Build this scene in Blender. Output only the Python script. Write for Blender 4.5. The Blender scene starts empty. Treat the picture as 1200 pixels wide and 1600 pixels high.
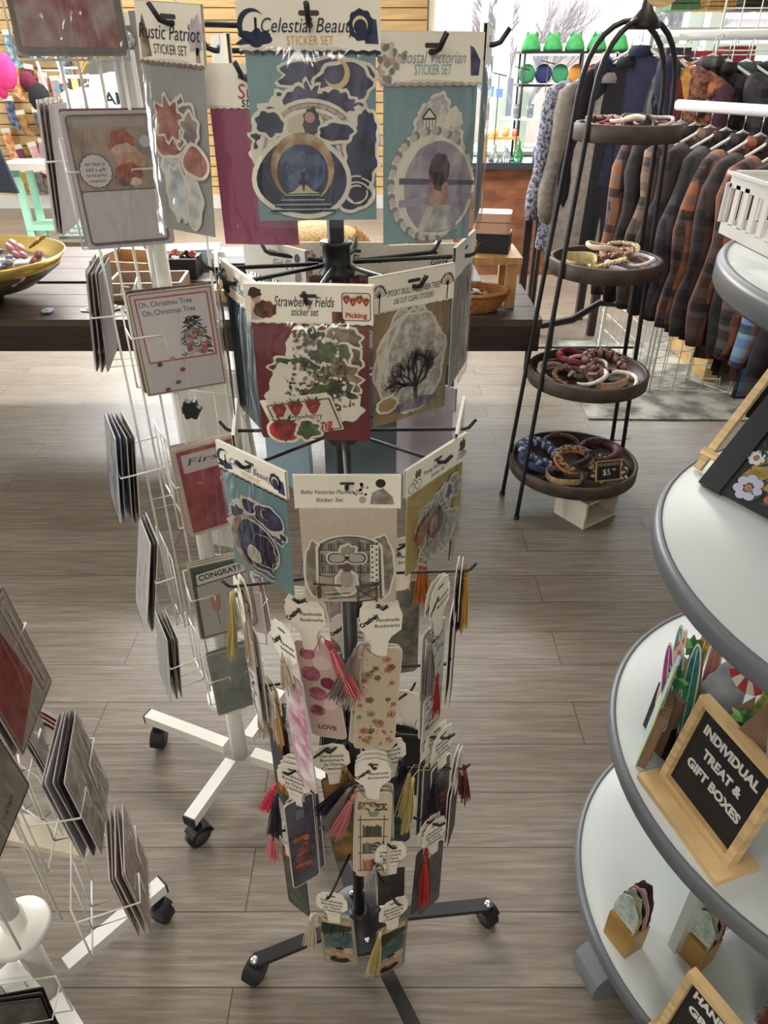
import bpy, math, random
from mathutils import Matrix, Vector, Euler
R = math.radians
PI = math.pi
scn = bpy.context.scene
COL = scn.collection
CAM_H = 1.6; TH = R(32.5); FPX = 1100.0

# ---------------------------------------------------------------- camera
cd = bpy.data.cameras.new('camera'); cam = bpy.data.objects.new('camera', cd); COL.objects.link(cam)
cd.sensor_fit = 'VERTICAL'; cd.sensor_height = 36; cd.sensor_width = 27; cd.lens = 36 * FPX / 1600
cd.clip_start = 0.02; cd.clip_end = 200
cam.location = (0, 0, CAM_H); cam.rotation_euler = (PI / 2 - TH, 0, 0)
scn.camera = cam

# ---------------------------------------------------------------- world, lights, exposure
w = bpy.data.worlds.new('world'); scn.world = w; w.use_nodes = True
wb = w.node_tree.nodes['Background']; wb.inputs[0].default_value = (0.90, 0.95, 1.0, 1); wb.inputs[1].default_value = 2.7
scn.view_settings.view_transform = 'Standard'; scn.view_settings.look = 'None'
scn.view_settings.gamma = 1; scn.view_settings.exposure = -0.05; scn.view_settings.use_curve_mapping = False

def area_light(name, loc, size, power, color=(1, .93, .82), rot=(0, 0, 0)):
    l = bpy.data.lights.new(name, 'AREA'); l.shape = 'RECTANGLE'; l.size = size[0]; l.size_y = size[1]
    l.energy = power; l.color = color
    o = bpy.data.objects.new(name, l); COL.objects.link(o); o.location = loc; o.rotation_euler = rot
    return o
WARM = (1, .945, .87)
area_light('ceiling_lamp_or_fill', (-2.0, 8.3, 3.0), (2.6, .7), 290, (.95, .97, 1.0), (R(-52), 0, 0))  # added low fill, tilted to brighten the floor under the tables
area_light('ceiling_lamp_or_fill', (-1.5, 5.7, 3.15), (2.4, .3), 230, (1, .965, .92))
area_light('ceiling_lamp_or_fill', (1.5, 5.4, 3.15), (2.0, .3), 120, (1, .965, .92))
area_light('ceiling_lamp_or_fill', (-3.4, 8.4, 3.15), (2.4, .5), 60, (1, .96, .9))
area_light('ceiling_lamp_or_fill', (1.2, 2.0, 3.15), (1.2, .3), 20, WARM)  # added near fill on the right side, no fitting there
area_light('ceiling_lamp_or_fill', (-.3, .2, 3.15), (1.2, .4), 10, WARM)  # added near fill above the camera
area_light('ceiling_lamp_or_fill', (-.4, -2.0, 3.15), (1.6, .6), 50, WARM)  # added fill behind the camera, lifts the card fronts
area_light('window_daylight', (2.4, 7.9, 2.0), (3.6, 2.0), 200, (.88, .95, 1.0), (R(-90), 0, 0))
area_light('left_floor_fill', (-6.9, 3.4, 1.25), (5.0, 2.2), 520, (.92, .96, 1.0), (0, R(-90), 0))  # added side fill at the solid left wall, brightens the floor

# ---------------------------------------------------------------- pixel helpers (photo measurements -> places)
def ray(px, py):
    x = (px - 600) / FPX; y = (800 - py) / FPX
    return Vector((x, math.cos(TH) + y * math.sin(TH), -math.sin(TH) + y * math.cos(TH)))
def atz(px, py, z):
    d = ray(px, py); t = (z - CAM_H) / d.z; return Vector((d.x * t, d.y * t, z))
def aty(px, py, y):
    d = ray(px, py); t = y / d.y; return Vector((d.x * t, y, CAM_H + d.z * t))

# ---------------------------------------------------------------- materials
MATS = {}
def mat(name, col, rough=.6, metal=0, var=0, scale=30, spec=.5, bump=0, trans=0, alpha=1, c2=None, stretch=None, coat=0, emis=0):
    if name in MATS: return MATS[name]
    m = bpy.data.materials.new(name); m.use_nodes = True; MATS[name] = m
    nt = m.node_tree; b = nt.nodes['Principled BSDF']
    b.inputs['Base Color'].default_value = (*col, 1); b.inputs['Roughness'].default_value = rough
    b.inputs['Metallic'].default_value = metal; b.inputs['Specular IOR Level'].default_value = spec
    b.inputs['Transmission Weight'].default_value = trans; b.inputs['Alpha'].default_value = alpha
    b.inputs['Coat Weight'].default_value = coat
    if emis: b.inputs['Emission Color'].default_value = (*col, 1); b.inputs['Emission Strength'].default_value = emis
    if var or c2 or bump:
        tc = nt.nodes.new('ShaderNodeTexCoord'); mp = nt.nodes.new('ShaderNodeMapping')
        nt.links.new(tc.outputs['Object'], mp.inputs[0])
        if stretch: mp.inputs['Scale'].default_value = stretch
        n = nt.nodes.new('ShaderNodeTexNoise'); n.inputs['Scale'].default_value = scale; n.inputs['Detail'].default_value = 5
        nt.links.new(mp.outputs[0], n.inputs[0])
        if var or c2:
            cr = nt.nodes.new('ShaderNodeValToRGB'); nt.links.new(n.outputs[0], cr.inputs[0])
            a = [max(0, c * (1 - var)) for c in col]; z = list(c2) if c2 else [min(1, c * (1 + var)) for c in col]
            cr.color_ramp.elements[0].color = (*a, 1); cr.color_ramp.elements[1].color = (*z, 1)
            cr.color_ramp.elements[0].position = .38; cr.color_ramp.elements[1].position = .62
            nt.links.new(cr.outputs[0], b.inputs['Base Color'])
        if bump:
            bp = nt.nodes.new('ShaderNodeBump'); bp.inputs['Strength'].default_value = bump; bp.inputs['Distance'].default_value = .01
            nt.links.new(n.outputs[0], bp.inputs['Height']); nt.links.new(bp.outputs[0], b.inputs['Normal'])
    return m
def mix_sleeve():
    m = bpy.data.materials.new('clear_plastic_sleeve'); m.use_nodes = True; nt = m.node_tree
    for n in list(nt.nodes): nt.nodes.remove(n)
    out = nt.nodes.new('ShaderNodeOutputMaterial'); mx = nt.nodes.new('ShaderNodeMixShader')
    t = nt.nodes.new('ShaderNodeBsdfTransparent'); t.inputs[0].default_value = (.97, .97, .97, 1)
    g = nt.nodes.new('ShaderNodeBsdfGlossy'); g.inputs['Roughness'].default_value = .12
    lw = nt.nodes.new('ShaderNodeLayerWeight'); lw.inputs[0].default_value = .22
    tc = nt.nodes.new('ShaderNodeTexCoord'); n = nt.nodes.new('ShaderNodeTexNoise'); n.inputs['Scale'].default_value = 28; n.inputs['Distortion'].default_value = 1.5
    mp = nt.nodes.new('ShaderNodeMapping'); mp.inputs['Scale'].default_value = (1, 1, .35)
    nt.links.new(tc.outputs['Object'], mp.inputs[0]); nt.links.new(mp.outputs[0], n.inputs[0])
    bp = nt.nodes.new('ShaderNodeBump'); bp.inputs['Strength'].default_value = .55; bp.inputs['Distance'].default_value = .01
    nt.links.new(n.outputs[0], bp.inputs['Height'])
    nt.links.new(bp.outputs[0], g.inputs['Normal']); nt.links.new(bp.outputs[0], lw.inputs['Normal'])
    mm = nt.nodes.new('ShaderNodeMath'); mm.operation = 'MULTIPLY_ADD'; mm.inputs[1].default_value = .8; mm.inputs[2].default_value = .05
    nt.links.new(lw.outputs['Fresnel'], mm.inputs[0]); nt.links.new(mm.outputs[0], mx.inputs[0])
    nt.links.new(t.outputs[0], mx.inputs[1]); nt.links.new(g.outputs[0], mx.inputs[2]); nt.links.new(mx.outputs[0], out.inputs[0])
    return m
SLEEVE = mix_sleeve()
def s(r, g, b):   # sRGB 0-255 -> linear
    f = lambda c: (c / 255 / 12.92) if c / 255 <= .04045 else ((c / 255 + .055) / 1.055) ** 2.4
    return (f(r), f(g), f(b))
def paint(r, g, b, rough=.6, **k):
    return mat('paint_%d_%d_%d_%d' % (r, g, b, int(rough * 100)), s(r, g, b), rough, **k)
def water(name, c1, c2, scale=40, rough=.55):
    return mat(name, s(*c1), rough, c2=s(*c2), scale=scale)

CREAM = paint(236, 228, 212); WHITEC = paint(232, 228, 224); PAPERB = paint(222, 216, 208); INK = paint(22, 20, 26); NAVY = paint(24, 30, 62)
BLACK = mat('black_powder_coat', s(26, 26, 29), .42); WIRE = mat('white_powder_coat', s(232, 230, 222), .35)
RUBBER = mat('black_plastic', s(22, 22, 24), .5); CHROME = mat('chrome', (.8, .8, .8), .18, 1)
LIGHTWOOD = mat('pale_pine', s(214, 182, 132), .5, var=.18, scale=9, stretch=(1, 1, 9))
DARKTRAY = mat('dark_stained_wood', s(70, 56, 46), .55, var=.35, scale=14, bump=.2)

# ---------------------------------------------------------------- mesh builder
_txt = {}
def text_geo(st, font_shear=0, spacing=1, bold=0):
    k = (st, font_shear, spacing, bold)
    if k in _txt: return _txt[k]
    cu = bpy.data.curves.new('t', 'FONT'); cu.body = st; cu.align_x = 'CENTER'; cu.align_y = 'CENTER'; cu.size = 1
    cu.shear = font_shear; cu.space_character = spacing; cu.resolution_u = 3; cu.offset = bold
    o = bpy.data.objects.new('t', cu); COL.objects.link(o)
    dg = bpy.context.evaluated_depsgraph_get(); me = o.evaluated_get(dg).to_mesh()
    vs = [(v.co.x, v.co.y) for v in me.vertices]; fs = [tuple(p.vertices) for p in me.polygons]
    o.evaluated_get(dg).to_mesh_clear(); bpy.data.objects.remove(o); bpy.data.curves.remove(cu)
    if vs:
        xs = [v[0] for v in vs]; wd = max(xs) - min(xs); cx = (max(xs) + min(xs)) / 2
        vs = [((v[0] - cx), v[1]) for v in vs]
    else: wd = 1
    _txt[k] = (vs, fs, wd); return _txt[k]

class MB:
    def __init__(self): self.v = []; self.f = []; self.fm = []; self.m = []; self.sm = []
    def mi(self, m):
        if m not in self.m: self.m.append(m)
        return self.m.index(m)
    def add(self, vs, fs, m, M=None, smooth=False):
        o = len(self.v)
        if M is not None: vs = [tuple(M @ Vector(v)) for v in vs]
        self.v += [tuple(v) for v in vs]; k = self.mi(m)
        for f in fs: self.f.append(tuple(i + o for i in f)); self.fm.append(k); self.sm.append(smooth)
        return self
    def box(self, c, sz, m, M=None, taper=1):
        x, y, z = c; a, b, h = sz[0] / 2, sz[1] / 2, sz[2] / 2; t = taper
        vs = [(x - a, y - b, z - h), (x + a, y - b, z - h), (x + a, y + b, z - h), (x - a, y + b, z - h),
              (x - a * t, y - b * t, z + h), (x + a * t, y - b * t, z + h), (x + a * t, y + b * t, z + h), (x - a * t, y + b * t, z + h)]
        return self.add(vs, [(3, 2, 1, 0), (4, 5, 6, 7), (0, 1, 5, 4), (1, 2, 6, 5), (2, 3, 7, 6), (3, 0, 4, 7)], m, M)
    def ext(self, pts, y0, y1, m, M=None, edge=None):   # outline in XZ, thick along Y
        n = len(pts)
        a = sum(pts[i][0] * pts[(i + 1) % n][1] - pts[(i + 1) % n][0] * pts[i][1] for i in range(n))
        if a < 0: pts = pts[::-1]
        vs = [(p[0], y0, p[1]) for p in pts] + [(p[0], y1, p[1]) for p in pts]
        self.add(vs, [tuple(range(n)), tuple(range(2 * n - 1, n - 1, -1))], m, M)
        return self.add(vs, [(i, i + n, (i + 1) % n + n, (i + 1) % n) for i in range(n)], edge or m, M)
    def flat(self, pts, y, m, M=None):
        n = len(pts)
        a = sum(pts[i][0] * pts[(i + 1) % n][1] - pts[(i + 1) % n][0] * pts[i][1] for i in range(n))
        if a < 0: pts = pts[::-1]
        return self.add([(p[0], y, p[1]) for p in pts], [tuple(range(n))], m, M)
    def tube(self, path, r, m, n=6, M=None, closed=False, caps=True):
        P = [Vector(p) for p in path]; rings = []; L = len(P); up = Vector((0, 0, 1)); prev = None
        rr = r if isinstance(r, (list, tuple)) else [r] * L
        vs = []
        for i in range(L):
            a = P[i - 1] if (i or closed) else P[i]; b = P[(i + 1) % L] if (i < L - 1 or closed) else P[i]
            t = (b - a); t = t.normalized() if t.length > 1e-9 else Vector((0, 0, 1))
            if prev is None:
                q = t.cross(up); q = q.normalized() if q.length > 1e-3 else t.cross(Vector((1, 0, 0))).normalized()
            else:
                q = prev - t * prev.dot(t); q = q.normalized() if q.length > 1e-6 else prev
            prev = q; e = t.cross(q)
            for k in range(n):
                an = 2 * PI * k / n; vs.append(P[i] + (q * math.cos(an) + e * math.sin(an)) * rr[i])
        fs = []
        for i in range(L if closed else L - 1):
            for k in range(n):
                j = (i + 1) % L; fs.append((i * n + k, j * n + k, j * n + (k + 1) % n, i * n + (k + 1) % n))
        if not closed and caps: fs += [tuple(range(n)), tuple(range((L - 1) * n + n - 1, (L - 1) * n - 1, -1))]
        return self.add(vs, fs, m, M, smooth=n > 4)
    def lathe(self, prof, m, n=24, M=None, smooth=True, sx=1, sy=1):
        vs = []; fs = []
        for (r, z) in prof:
            for k in range(n): a = 2 * PI * k / n; vs.append((r * math.cos(a) * sx, r * math.sin(a) * sy, z))
        for i in range(len(prof) - 1):
            for k in range(n): fs.append((i * n + k, i * n + (k + 1) % n, (i + 1) * n + (k + 1) % n, (i + 1) * n + k))
        if prof[0][0] > 1e-6: fs.append(tuple(range(n - 1, -1, -1)))
        if prof[-1][0] > 1e-6: fs.append(tuple(range((len(prof) - 1) * n, len(prof) * n)))
        return self.add(vs, fs, m, M, smooth)
    def text(self, st, cx, cz, size, y, m, width=None, rot=0, M=None, shear=0, spacing=1, bold=0):
        vs, fs, wd = text_geo(st, shear, spacing, bold)
        sx = size if width is None else width / wd
        c, q = math.cos(rot), math.sin(rot)
        return self.add([(cx + v[0] * sx * c - v[1] * size * q, y, cz + v[0] * sx * q + v[1] * size * c) for v in vs], fs, m, M)
    def build(self, name, parent=None, M=None, kind=None, loc=None):
        me = bpy.data.meshes.new(name); me.from_pydata(self.v, [], self.f)
        for m in self.m: me.materials.append(m)
        me.polygons.foreach_set('material_index', self.fm); me.polygons.foreach_set('use_smooth', self.sm); me.update()
        o = bpy.data.objects.new(name, me); COL.objects.link(o)
        if parent: o.parent = parent
        if M is not None: o.matrix_local = M
        if kind: o['kind'] = kind
        return o
def TR(loc=(0, 0, 0), yaw=0, tilt=0, roll=0):     # yaw about Z, tilt about local X, roll about local Y
    return Matrix.Translation(Vector(loc)) @ Matrix.Rotation(yaw, 4, 'Z') @ Matrix.Rotation(tilt, 4, 'X') @ Matrix.Rotation(roll, 4, 'Y')
def tag(o, label, cat, group=None, kind=None):
    o['label'] = label; o['category'] = cat
    if group: o['group'] = group
    if kind: o['kind'] = kind
    return o
def thing(name, label, cat, M=None, group=None):
    o = bpy.data.objects.new(name, None); COL.objects.link(o); o.empty_display_size = .02
    if M is not None: o.matrix_world = M
    return tag(o, label, cat, group)
def dup(root, M, label, group=None):
    r = root.copy(); COL.objects.link(r); r.matrix_world = M; r['label'] = label
    if group: r['group'] = group
    for ch in [c for c in COL.objects if c.parent == root]:
        c = ch.copy(); COL.objects.link(c); c.parent = r; c.matrix_local = ch.matrix_local.copy()
        for g in [c2 for c2 in COL.objects if c2.parent == ch]:
            d = g.copy(); COL.objects.link(d); d.parent = c; d.matrix_local = g.matrix_local.copy()
    return r
ORD = ['frontmost', 'second', 'third', 'fourth', 'fifth', 'sixth', 'seventh', 'eighth', 'ninth', 'tenth', 'eleventh', 'twelfth', 'thirteenth', 'fourteenth', 'fifteenth']
def circ(cx, cz, rx, rz=None, n=20, a0=0):
    rz = rz or rx; return [(cx + rx * math.cos(a0 + 2 * PI * i / n), cz + rz * math.sin(a0 + 2 * PI * i / n)) for i in range(n)]
def blobp(cx, cz, rx, rz, seed, rough=.12, n=30, grow=0):
    rd = random.Random(seed); ph = [(rd.randint(2, 9), rd.uniform(0, 6.3), rd.uniform(.3, 1)) for _ in range(5)]
    out = []
    for i in range(n):
        a = 2 * PI * i / n; k = 1 + rough * sum(q[2] * math.sin(q[0] * a + q[1]) for q in ph) / 2
        out.append((cx + (rx * k + grow) * math.cos(a), cz + (rz * k + grow) * math.sin(a)))
    return out
def rrect(cx, cz, w, h, r, n=4):
    out = []
    for (sx, sz, a0) in ((1, 1, 0), (-1, 1, PI / 2), (-1, -1, PI), (1, -1, 1.5 * PI)):
        for i in range(n + 1):
            a = a0 + PI / 2 * i / n; out.append((cx + sx * (w / 2 - r) + r * math.cos(a), cz + sz * (h / 2 - r) + r * math.sin(a)))
    return out
def crescent(cx, cz, r, thick, a0=0, n=16, span=2.4):
    o = [(cx + r * math.cos(a0 + t), cz + r * math.sin(a0 + t)) for t in [-span + 2 * span * i / n for i in range(n + 1)]]
    i_ = [(cx + (r - thick * math.cos((t) / (span * 1.0) * PI / 2)) * math.cos(a0 + t), cz + (r - thick * math.cos(t / span * PI / 2)) * math.sin(a0 + t)) for t in [span - 2 * span * i / n for i in range(n + 1)]]
    return o + i_[1:-1]
def stroke(mb, pts, w, y, m, M=None):
    for i in range(len(pts) - 1):
        a = Vector(pts[i]); b = Vector(pts[i + 1]); d = (b - a)
        if d.length < 1e-7: continue
        d.normalize(); nrm = Vector((-d.y, d.x)) * w / 2; e = d * w * .3
        mb.flat([tuple(a - nrm - e), tuple(b - nrm + e), tuple(b + nrm + e), tuple(a + nrm - e)], y, m, M)

# ================================================================ SETTING
def structure(name, mb): o = mb.build(name); o['kind'] = 'structure'; return o
# floor: vinyl planks running left to right
fm = bpy.data.materials.new('vinyl_plank_floor'); fm.use_nodes = True; nt = fm.node_tree; B = nt.nodes['Principled BSDF']
tc = nt.nodes.new('ShaderNodeTexCoord'); mp = nt.nodes.new('ShaderNodeMapping'); mp.inputs['Location'].default_value = (.31, -.0816, 0)
nt.links.new(tc.outputs['Object'], mp.inputs[0])
br = nt.nodes.new('ShaderNodeTexBrick'); br.offset = .37; br.offset_frequency = 2
for k, v in (('Scale', 1), ('Mortar Size', .0014), ('Mortar Smooth', .1), ('Bias', 0), ('Brick Width', 1.38), ('Row Height', .1532)): br.inputs[k].default_value = v
br.inputs['Color1'].default_value = (.0, 0, 0, 1); br.inputs['Color2'].default_value = (1, 1, 1, 1); br.inputs['Mortar'].default_value = (.5, .5, .5, 1)
nt.links.new(mp.outputs[0], br.inputs[0])
m2 = nt.nodes.new('ShaderNodeMapping'); m2.inputs['Scale'].default_value = (3.2, 62, 1); nt.links.new(tc.outputs['Object'], m2.inputs[0])
ad = nt.nodes.new('ShaderNodeVectorMath'); ad.operation = 'ADD'; nt.links.new(m2.outputs[0], ad.inputs[0])
sc = nt.nodes.new('ShaderNodeVectorMath'); sc.operation = 'SCALE'; sc.inputs['Scale'].default_value = 7; nt.links.new(br.outputs['Color'], sc.inputs[0]); nt.links.new(sc.outputs[0], ad.inputs[1])
n1 = nt.nodes.new('ShaderNodeTexNoise'); n1.inputs['Scale'].default_value = 1.6; n1.inputs['Detail'].default_value = 9; n1.inputs['Roughness'].default_value = .68; n1.inputs['Distortion'].default_value = .25
nt.links.new(ad.outputs[0], n1.inputs[0])
cr = nt.nodes.new('ShaderNodeValToRGB'); nt.links.new(n1.outputs[0], cr.inputs[0])
cr.color_ramp.elements[0].position = .26; cr.color_ramp.elements[0].color = (*s(98, 90, 81), 1)
cr.color_ramp.elements[1].position = .70; cr.color_ramp.elements[1].color = (*s(152, 145, 135), 1)
e = cr.color_ramp.elements.new(.5); e.color = (*s(131, 121, 109), 1)
mx = nt.nodes.new('ShaderNodeMix'); mx.data_type = 'RGBA'; mx.blend_type = 'MULTIPLY'
cr2 = nt.nodes.new('ShaderNodeValToRGB'); nt.links.new(br.outputs['Color'], cr2.inputs[0])
cr2.color_ramp.elements[0].color = (.84, .82, .79, 1); cr2.color_ramp.elements[1].color = (1, 1, 1, 1)
mx.inputs[0].default_value = 1; nt.links.new(cr.outputs[0], mx.inputs[6]); nt.links.new(cr2.outputs[0], mx.inputs[7])
mx2 = nt.nodes.new('ShaderNodeMix'); mx2.data_type = 'RGBA'; nt.links.new(br.outputs['Fac'], mx2.inputs[0]); nt.links.new(mx.outputs[2], mx2.inputs[6]); mx2.inputs[7].default_value = (*s(70, 61, 52), 1)
nt.links.new(mx2.outputs[2], B.inputs['Base Color'])
B.inputs['Roughness'].default_value = .36; B.inputs['Specular IOR Level'].default_value = .5
bp = nt.nodes.new('ShaderNodeBump'); bp.inputs['Strength'].default_value = .25; bp.inputs['Distance'].default_value = .004
nt.links.new(n1.outputs[0], bp.inputs['Height']); nt.links.new(bp.outputs[0], B.inputs['Normal'])
f = MB(); f.box((0, 3.25, -.05), (14.4, 13.9, .1), fm); structure('floor', f)

WALLP = mat('pale_painted_wall', s(214, 214, 206), .7)
CEIL = mat('ceiling_white', s(225, 222, 214), .8)
TRIM = mat('sage_window_paint', s(196, 208, 198), .5)
c = MB(); c.box((0, 3.25, 3.25), (14.4, 13.9, .1), CEIL); structure('ceiling', c)
# slatwall
SLAT = mat('maple_slatwall', s(198, 164, 112), .5, var=.12, scale=6, stretch=(.4, 1, 5)); SLATG = mat('slat_groove', s(140, 104, 62), .6)
sw = MB(); sw.box((-3.3, 10.06, 1.6), (7.8, .1, 3.2), WALLP)
z = .14
while z < 3.1:
    sw.box((-3.3, 9.985, z + .055), (7.6, .05, .105), SLAT); z += .118
sw.box((-3.3, 9.998, 1.65), (7.6, .02, 3.1), SLATG)
structure('wall_back', sw)
bb = MB(); bb.box((-3.3, 9.94, .08), (7.6, .05, .16), mat('baseboard_grey', s(205, 205, 200), .5)); structure('baseboard_back', bb)
sd = MB(); sd.box((.57, 8.66, 1.6), (.1, 2.7, 3.2), WALLP); structure('wall_return', sd)
rw = MB(); rw.box((7.15, 3.25, 1.6), (.1, 13.7, 3.2), WALLP); structure('wall_right', rw)
lw_ = MB(); lw_.box((-7.15, 3.25, 1.6), (.1, 13.7, 3.2), WALLP); structure('wall_left', lw_)
fw = MB(); fw.box((0, -3.65, 1.6), (14.3, .1, 3.2), WALLP); structure('wall_front', fw)
# window wall at y 7.25
ww = MB(); ww.box((3.85, 7.3, .44), (6.5, .12, .88), WALLP); ww.box((3.85, 7.3, 3.0), (6.5, .12, .4), WALLP); ww.box((5.6, 7.3, 1.84), (3.0, .12, 1.92), WALLP)
structure('wall_window', ww)
GLASS = bpy.data.materials.new('window_glass'); GLASS.use_nodes = True; g = GLASS.node_tree
for n in list(g.nodes): g.nodes.remove(n)
go = g.nodes.new('ShaderNodeOutputMaterial'); gm = g.nodes.new('ShaderNodeMixShader'); gt = g.nodes.new('ShaderNodeBsdfTransparent'); gg = g.nodes.new('ShaderNodeBsdfGlossy')
gg.inputs['Roughness'].default_value = .02; gm.inputs[0].default_value = .06
g.links.new(gt.outputs[0], gm.inputs[1]); g.links.new(gg.outputs[0], gm.inputs[2]); g.links.new(gm.outputs[0], go.inputs[0])
for wi, (x0, x1) in enumerate(((.62, 1.02), (1.22, 2.62), (2.8, 4.1))):
    wmb = MB()
    if wi == 0: x0 = .68
    for x in (x0, x1): wmb.box((x, 7.27, 1.84), (.12, .14, 1.92), TRIM)
    for zz in (.92, 1.70, 2.78): wmb.box(((x0 + x1) / 2, 7.268, zz), (x1 - x0, .13, .085), TRIM)
    xm = (x0 + x1) / 2; wmb.box((xm, 7.262, 2.24), (.05, .1, 1.05), TRIM)
    wmb.box(((x0 + x1) / 2, 7.3, 1.84), (x1 - x0, .008, 1.9), GLASS)
    o = wmb.build('window_%d' % (wi + 1)); o['kind'] = 'structure'
sill = MB(); sill.box((2.4, 7.1, .93), (3.6, .3, .03), TRIM); structure('trim_1', sill)
# outside
SNOW = mat('snow', (.82, .85, .9), .9, var=.06, scale=.6)
o = MB().box((2, 25, -.4), (60, 34, .1), SNOW).build('snowy_ground'); o['kind'] = 'structure'
def house(x, y, w, d, h, rh, wallc, roofc, label):
    t = thing('house', label, 'house', TR((x, y, -.35)))
    b = MB().box((0, 0, h / 2), (w, d, h), wallc); b.build('wall', t)
    r = MB(); vs = [(-w / 2 - .3, -d / 2 - .3, h), (w / 2 + .3, -d / 2 - .3, h), (w / 2 + .3, d / 2 + .3, h), (-w / 2 - .3, d / 2 + .3, h), (-w / 2 + 1.2, 0, h + rh), (w / 2 - 1.2, 0, h + rh)]
    r.add(vs, [(0, 1, 5, 4), (1, 2, 5), (2, 3, 4, 5), (3, 0, 4), (3, 2, 1, 0)], roofc); r.build('roof', t)
    MB().box((w * .2, 0, h + rh), (.6, .6, 1.0), wallc).build('chimney', t)
    for k in (-.3, 0, .3): MB().box((w * k, -d / 2 - .01, h * .5), (.8, .05, 1.0), mat('dark_window', s(120, 125, 135), .3)).build('window_pane', t)
house(3.2, 26, 7, 6, 2.2, 1.9, mat('house_wall', s(205, 190, 175), .8), mat('rosy_roof', s(205, 178, 178), .8), 'pale house with rosy roof seen through left of window')
house(12.5, 27, 6, 5, 3.0, 1.7, mat('house_wall_b', s(215, 210, 205), .8), mat('rosy_roof', s(205, 178, 178), .8), 'pale house with peaked roof seen through right window')
def bare_tree(x, y, h, seed, label):
    rd = random.Random(seed); mb = MB(); tm = mat('bare_bark', s(150, 146, 146), .9)
    def br_(p, d, L, r, lv):
        q = p + d * L; mb.tube([p, p + d * L * .5 + Vector((rd.uniform(-.05, .05), 0, 0)) * L, q], [r, r * .8, r * .6], tm, 4)
        if lv:
            for k in range(4):
                nd = (d + Vector((rd.uniform(-.8, .8), rd.uniform(-.5, .5), rd.uniform(-.1, .6)))).normalized(); br_(p + d * L * rd.uniform(.55, 1), nd, L * .66, r * .55, lv - 1)
    br_(Vector((0, 0, 0)), Vector((0, 0, 1)), h * .4, h * .02, 4)
    o = mb.build('bare_tree', M=TR((x, y, -.35))); tag(o, label, 'tree', 'bare trees outside the window')
for i, (x, y, h) in enumerate(((1.9, 14, 3.4), (2.9, 17, 3.8), (5.2, 16, 3.8), (6.6, 19, 4.2), (3.9, 13.6, 1.6))):
    bare_tree(x, y, h, i + 3, 'bare leafless tree outside the window, %s from the left' % ['first', 'second', 'fourth', 'fifth', 'third and smallest'][i])
SHR = mat('frosty_shrub', s(178, 186, 178), .9, var=.3, scale=5)
for i, (x, y, r) in enumerate(((1.5, 11.5, .6), (2.9, 12, .6), (4.3, 11.4, .6), (5.9, 12.5, .8))):
    mb = MB(); rd = random.Random(i)
    for k in range(160):
        a = rd.uniform(0, 6.28); q = rd.uniform(0, 1) ** .5 * r; zz = rd.uniform(0, r * 1.1)
        p = Vector((q * math.cos(a), q * math.sin(a) * .6, zz * (1 - .4 * q / r))); d = Vector((rd.uniform(-1, 1), rd.uniform(-1, 1), rd.uniform(0, 1))).normalized()
        mb.tube([p, p + d * .14], [.02, .03], SHR, 3)
    tag(mb.build('frosted_shrub', M=TR((x, y, -.35))), 'frosted shrub outside the window, %s from the left' % ['first', 'second', 'third', 'fourth'][i], 'shrub', 'frosted shrubs outside the window')

# ================================================================ BLACK SPINNER RACK (centre)
AX = (-.052, .80)
TIERS = [1.625, 1.415, 1.212, .985, .80, .655, .46, .37]
rack = thing('spinner_rack', 'tall black metal spinner rack of sticker sets and bookmarks on castors', 'display rack', TR((AX[0], AX[1], 0)))
p = MB(); p.tube([(0, 0, .07), (0, 0, .95)], .0115, BLACK, 16); p.tube([(0, 0, .95), (0, 0, 1.78)], .0092, BLACK, 16)
p.build('pole', rack)
for z in TIERS[:7]:
    h = MB(); h.lathe([(.010, -.010), (.019, -.010), (.020, -.005), (.0155, 0), (.0150, .022), (.0175, .024), (.0175, .027), (.0095, .027)], BLACK, 24)
    h.build('hub_collar', rack, TR((0, 0, z - .004)))
pl = MB(); pl.lathe([(.0, .058), (.072, .058), (.075, .062), (.075, .068), (.07, .071), (.022, .072), (.022, .095), (.011, .097)], BLACK, 40); bp_ = pl.build('base_plate', rack)
for a in (20, 110, 200, 290, 245):
    sc_ = MB(); sc_.lathe([(0, .008), (.004, .008), (.0065, .003), (.0065, 0)], CHROME, 10); sc_.build('screw', bp_, TR((.052 * math.cos(R(a)), .052 * math.sin(R(a)), .071)))
def caster(parent, M, mtl=RUBBER, r=.026, bolt=CHROME):
    c = MB()
    c.tube([(-.012, 0, r), (.012, 0, r)], r, mtl, 20)
    c.tube([(-.0145, 0, r), (-.012, 0, r)], r * .6, paint(60, 60, 62, .4), 16); c.tube([(.012, 0, r), (.0145, 0, r)], r * .6, paint(60, 60, 62, .4), 16)
    w_ = c.build('caster', parent, M)
    f_ = MB()
    arc = [(r * 1.12 * math.cos(R(a)), r + r * 1.12 * math.sin(R(a))) for a in range(-5, 150, 12)]
    hood = [(a_[0], a_[1]) for a_ in arc] + [(a_[0] * .86, r + (a_[1] - r) * .86) for a_ in arc[::-1]]
    Mr = Matrix.Rotation(PI / 2, 4, 'Z')
    f_.ext(hood, -.017, .017, mtl, Mr); f_.box((0, 0, r * 2.25), (.02, .02, r * .5), mtl)
    f_.build('fork', w_)
    b_ = MB(); b_.lathe([(.009, 0), (.009, .004), (.005, .009), (0, .009)], bolt, 12); b_.build('bolt', w_, TR((0, 0, r * 2.55)))
    return w_
for (cx_, cy_, ln) in ((.755, .0, 0), ):
    pass
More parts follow.
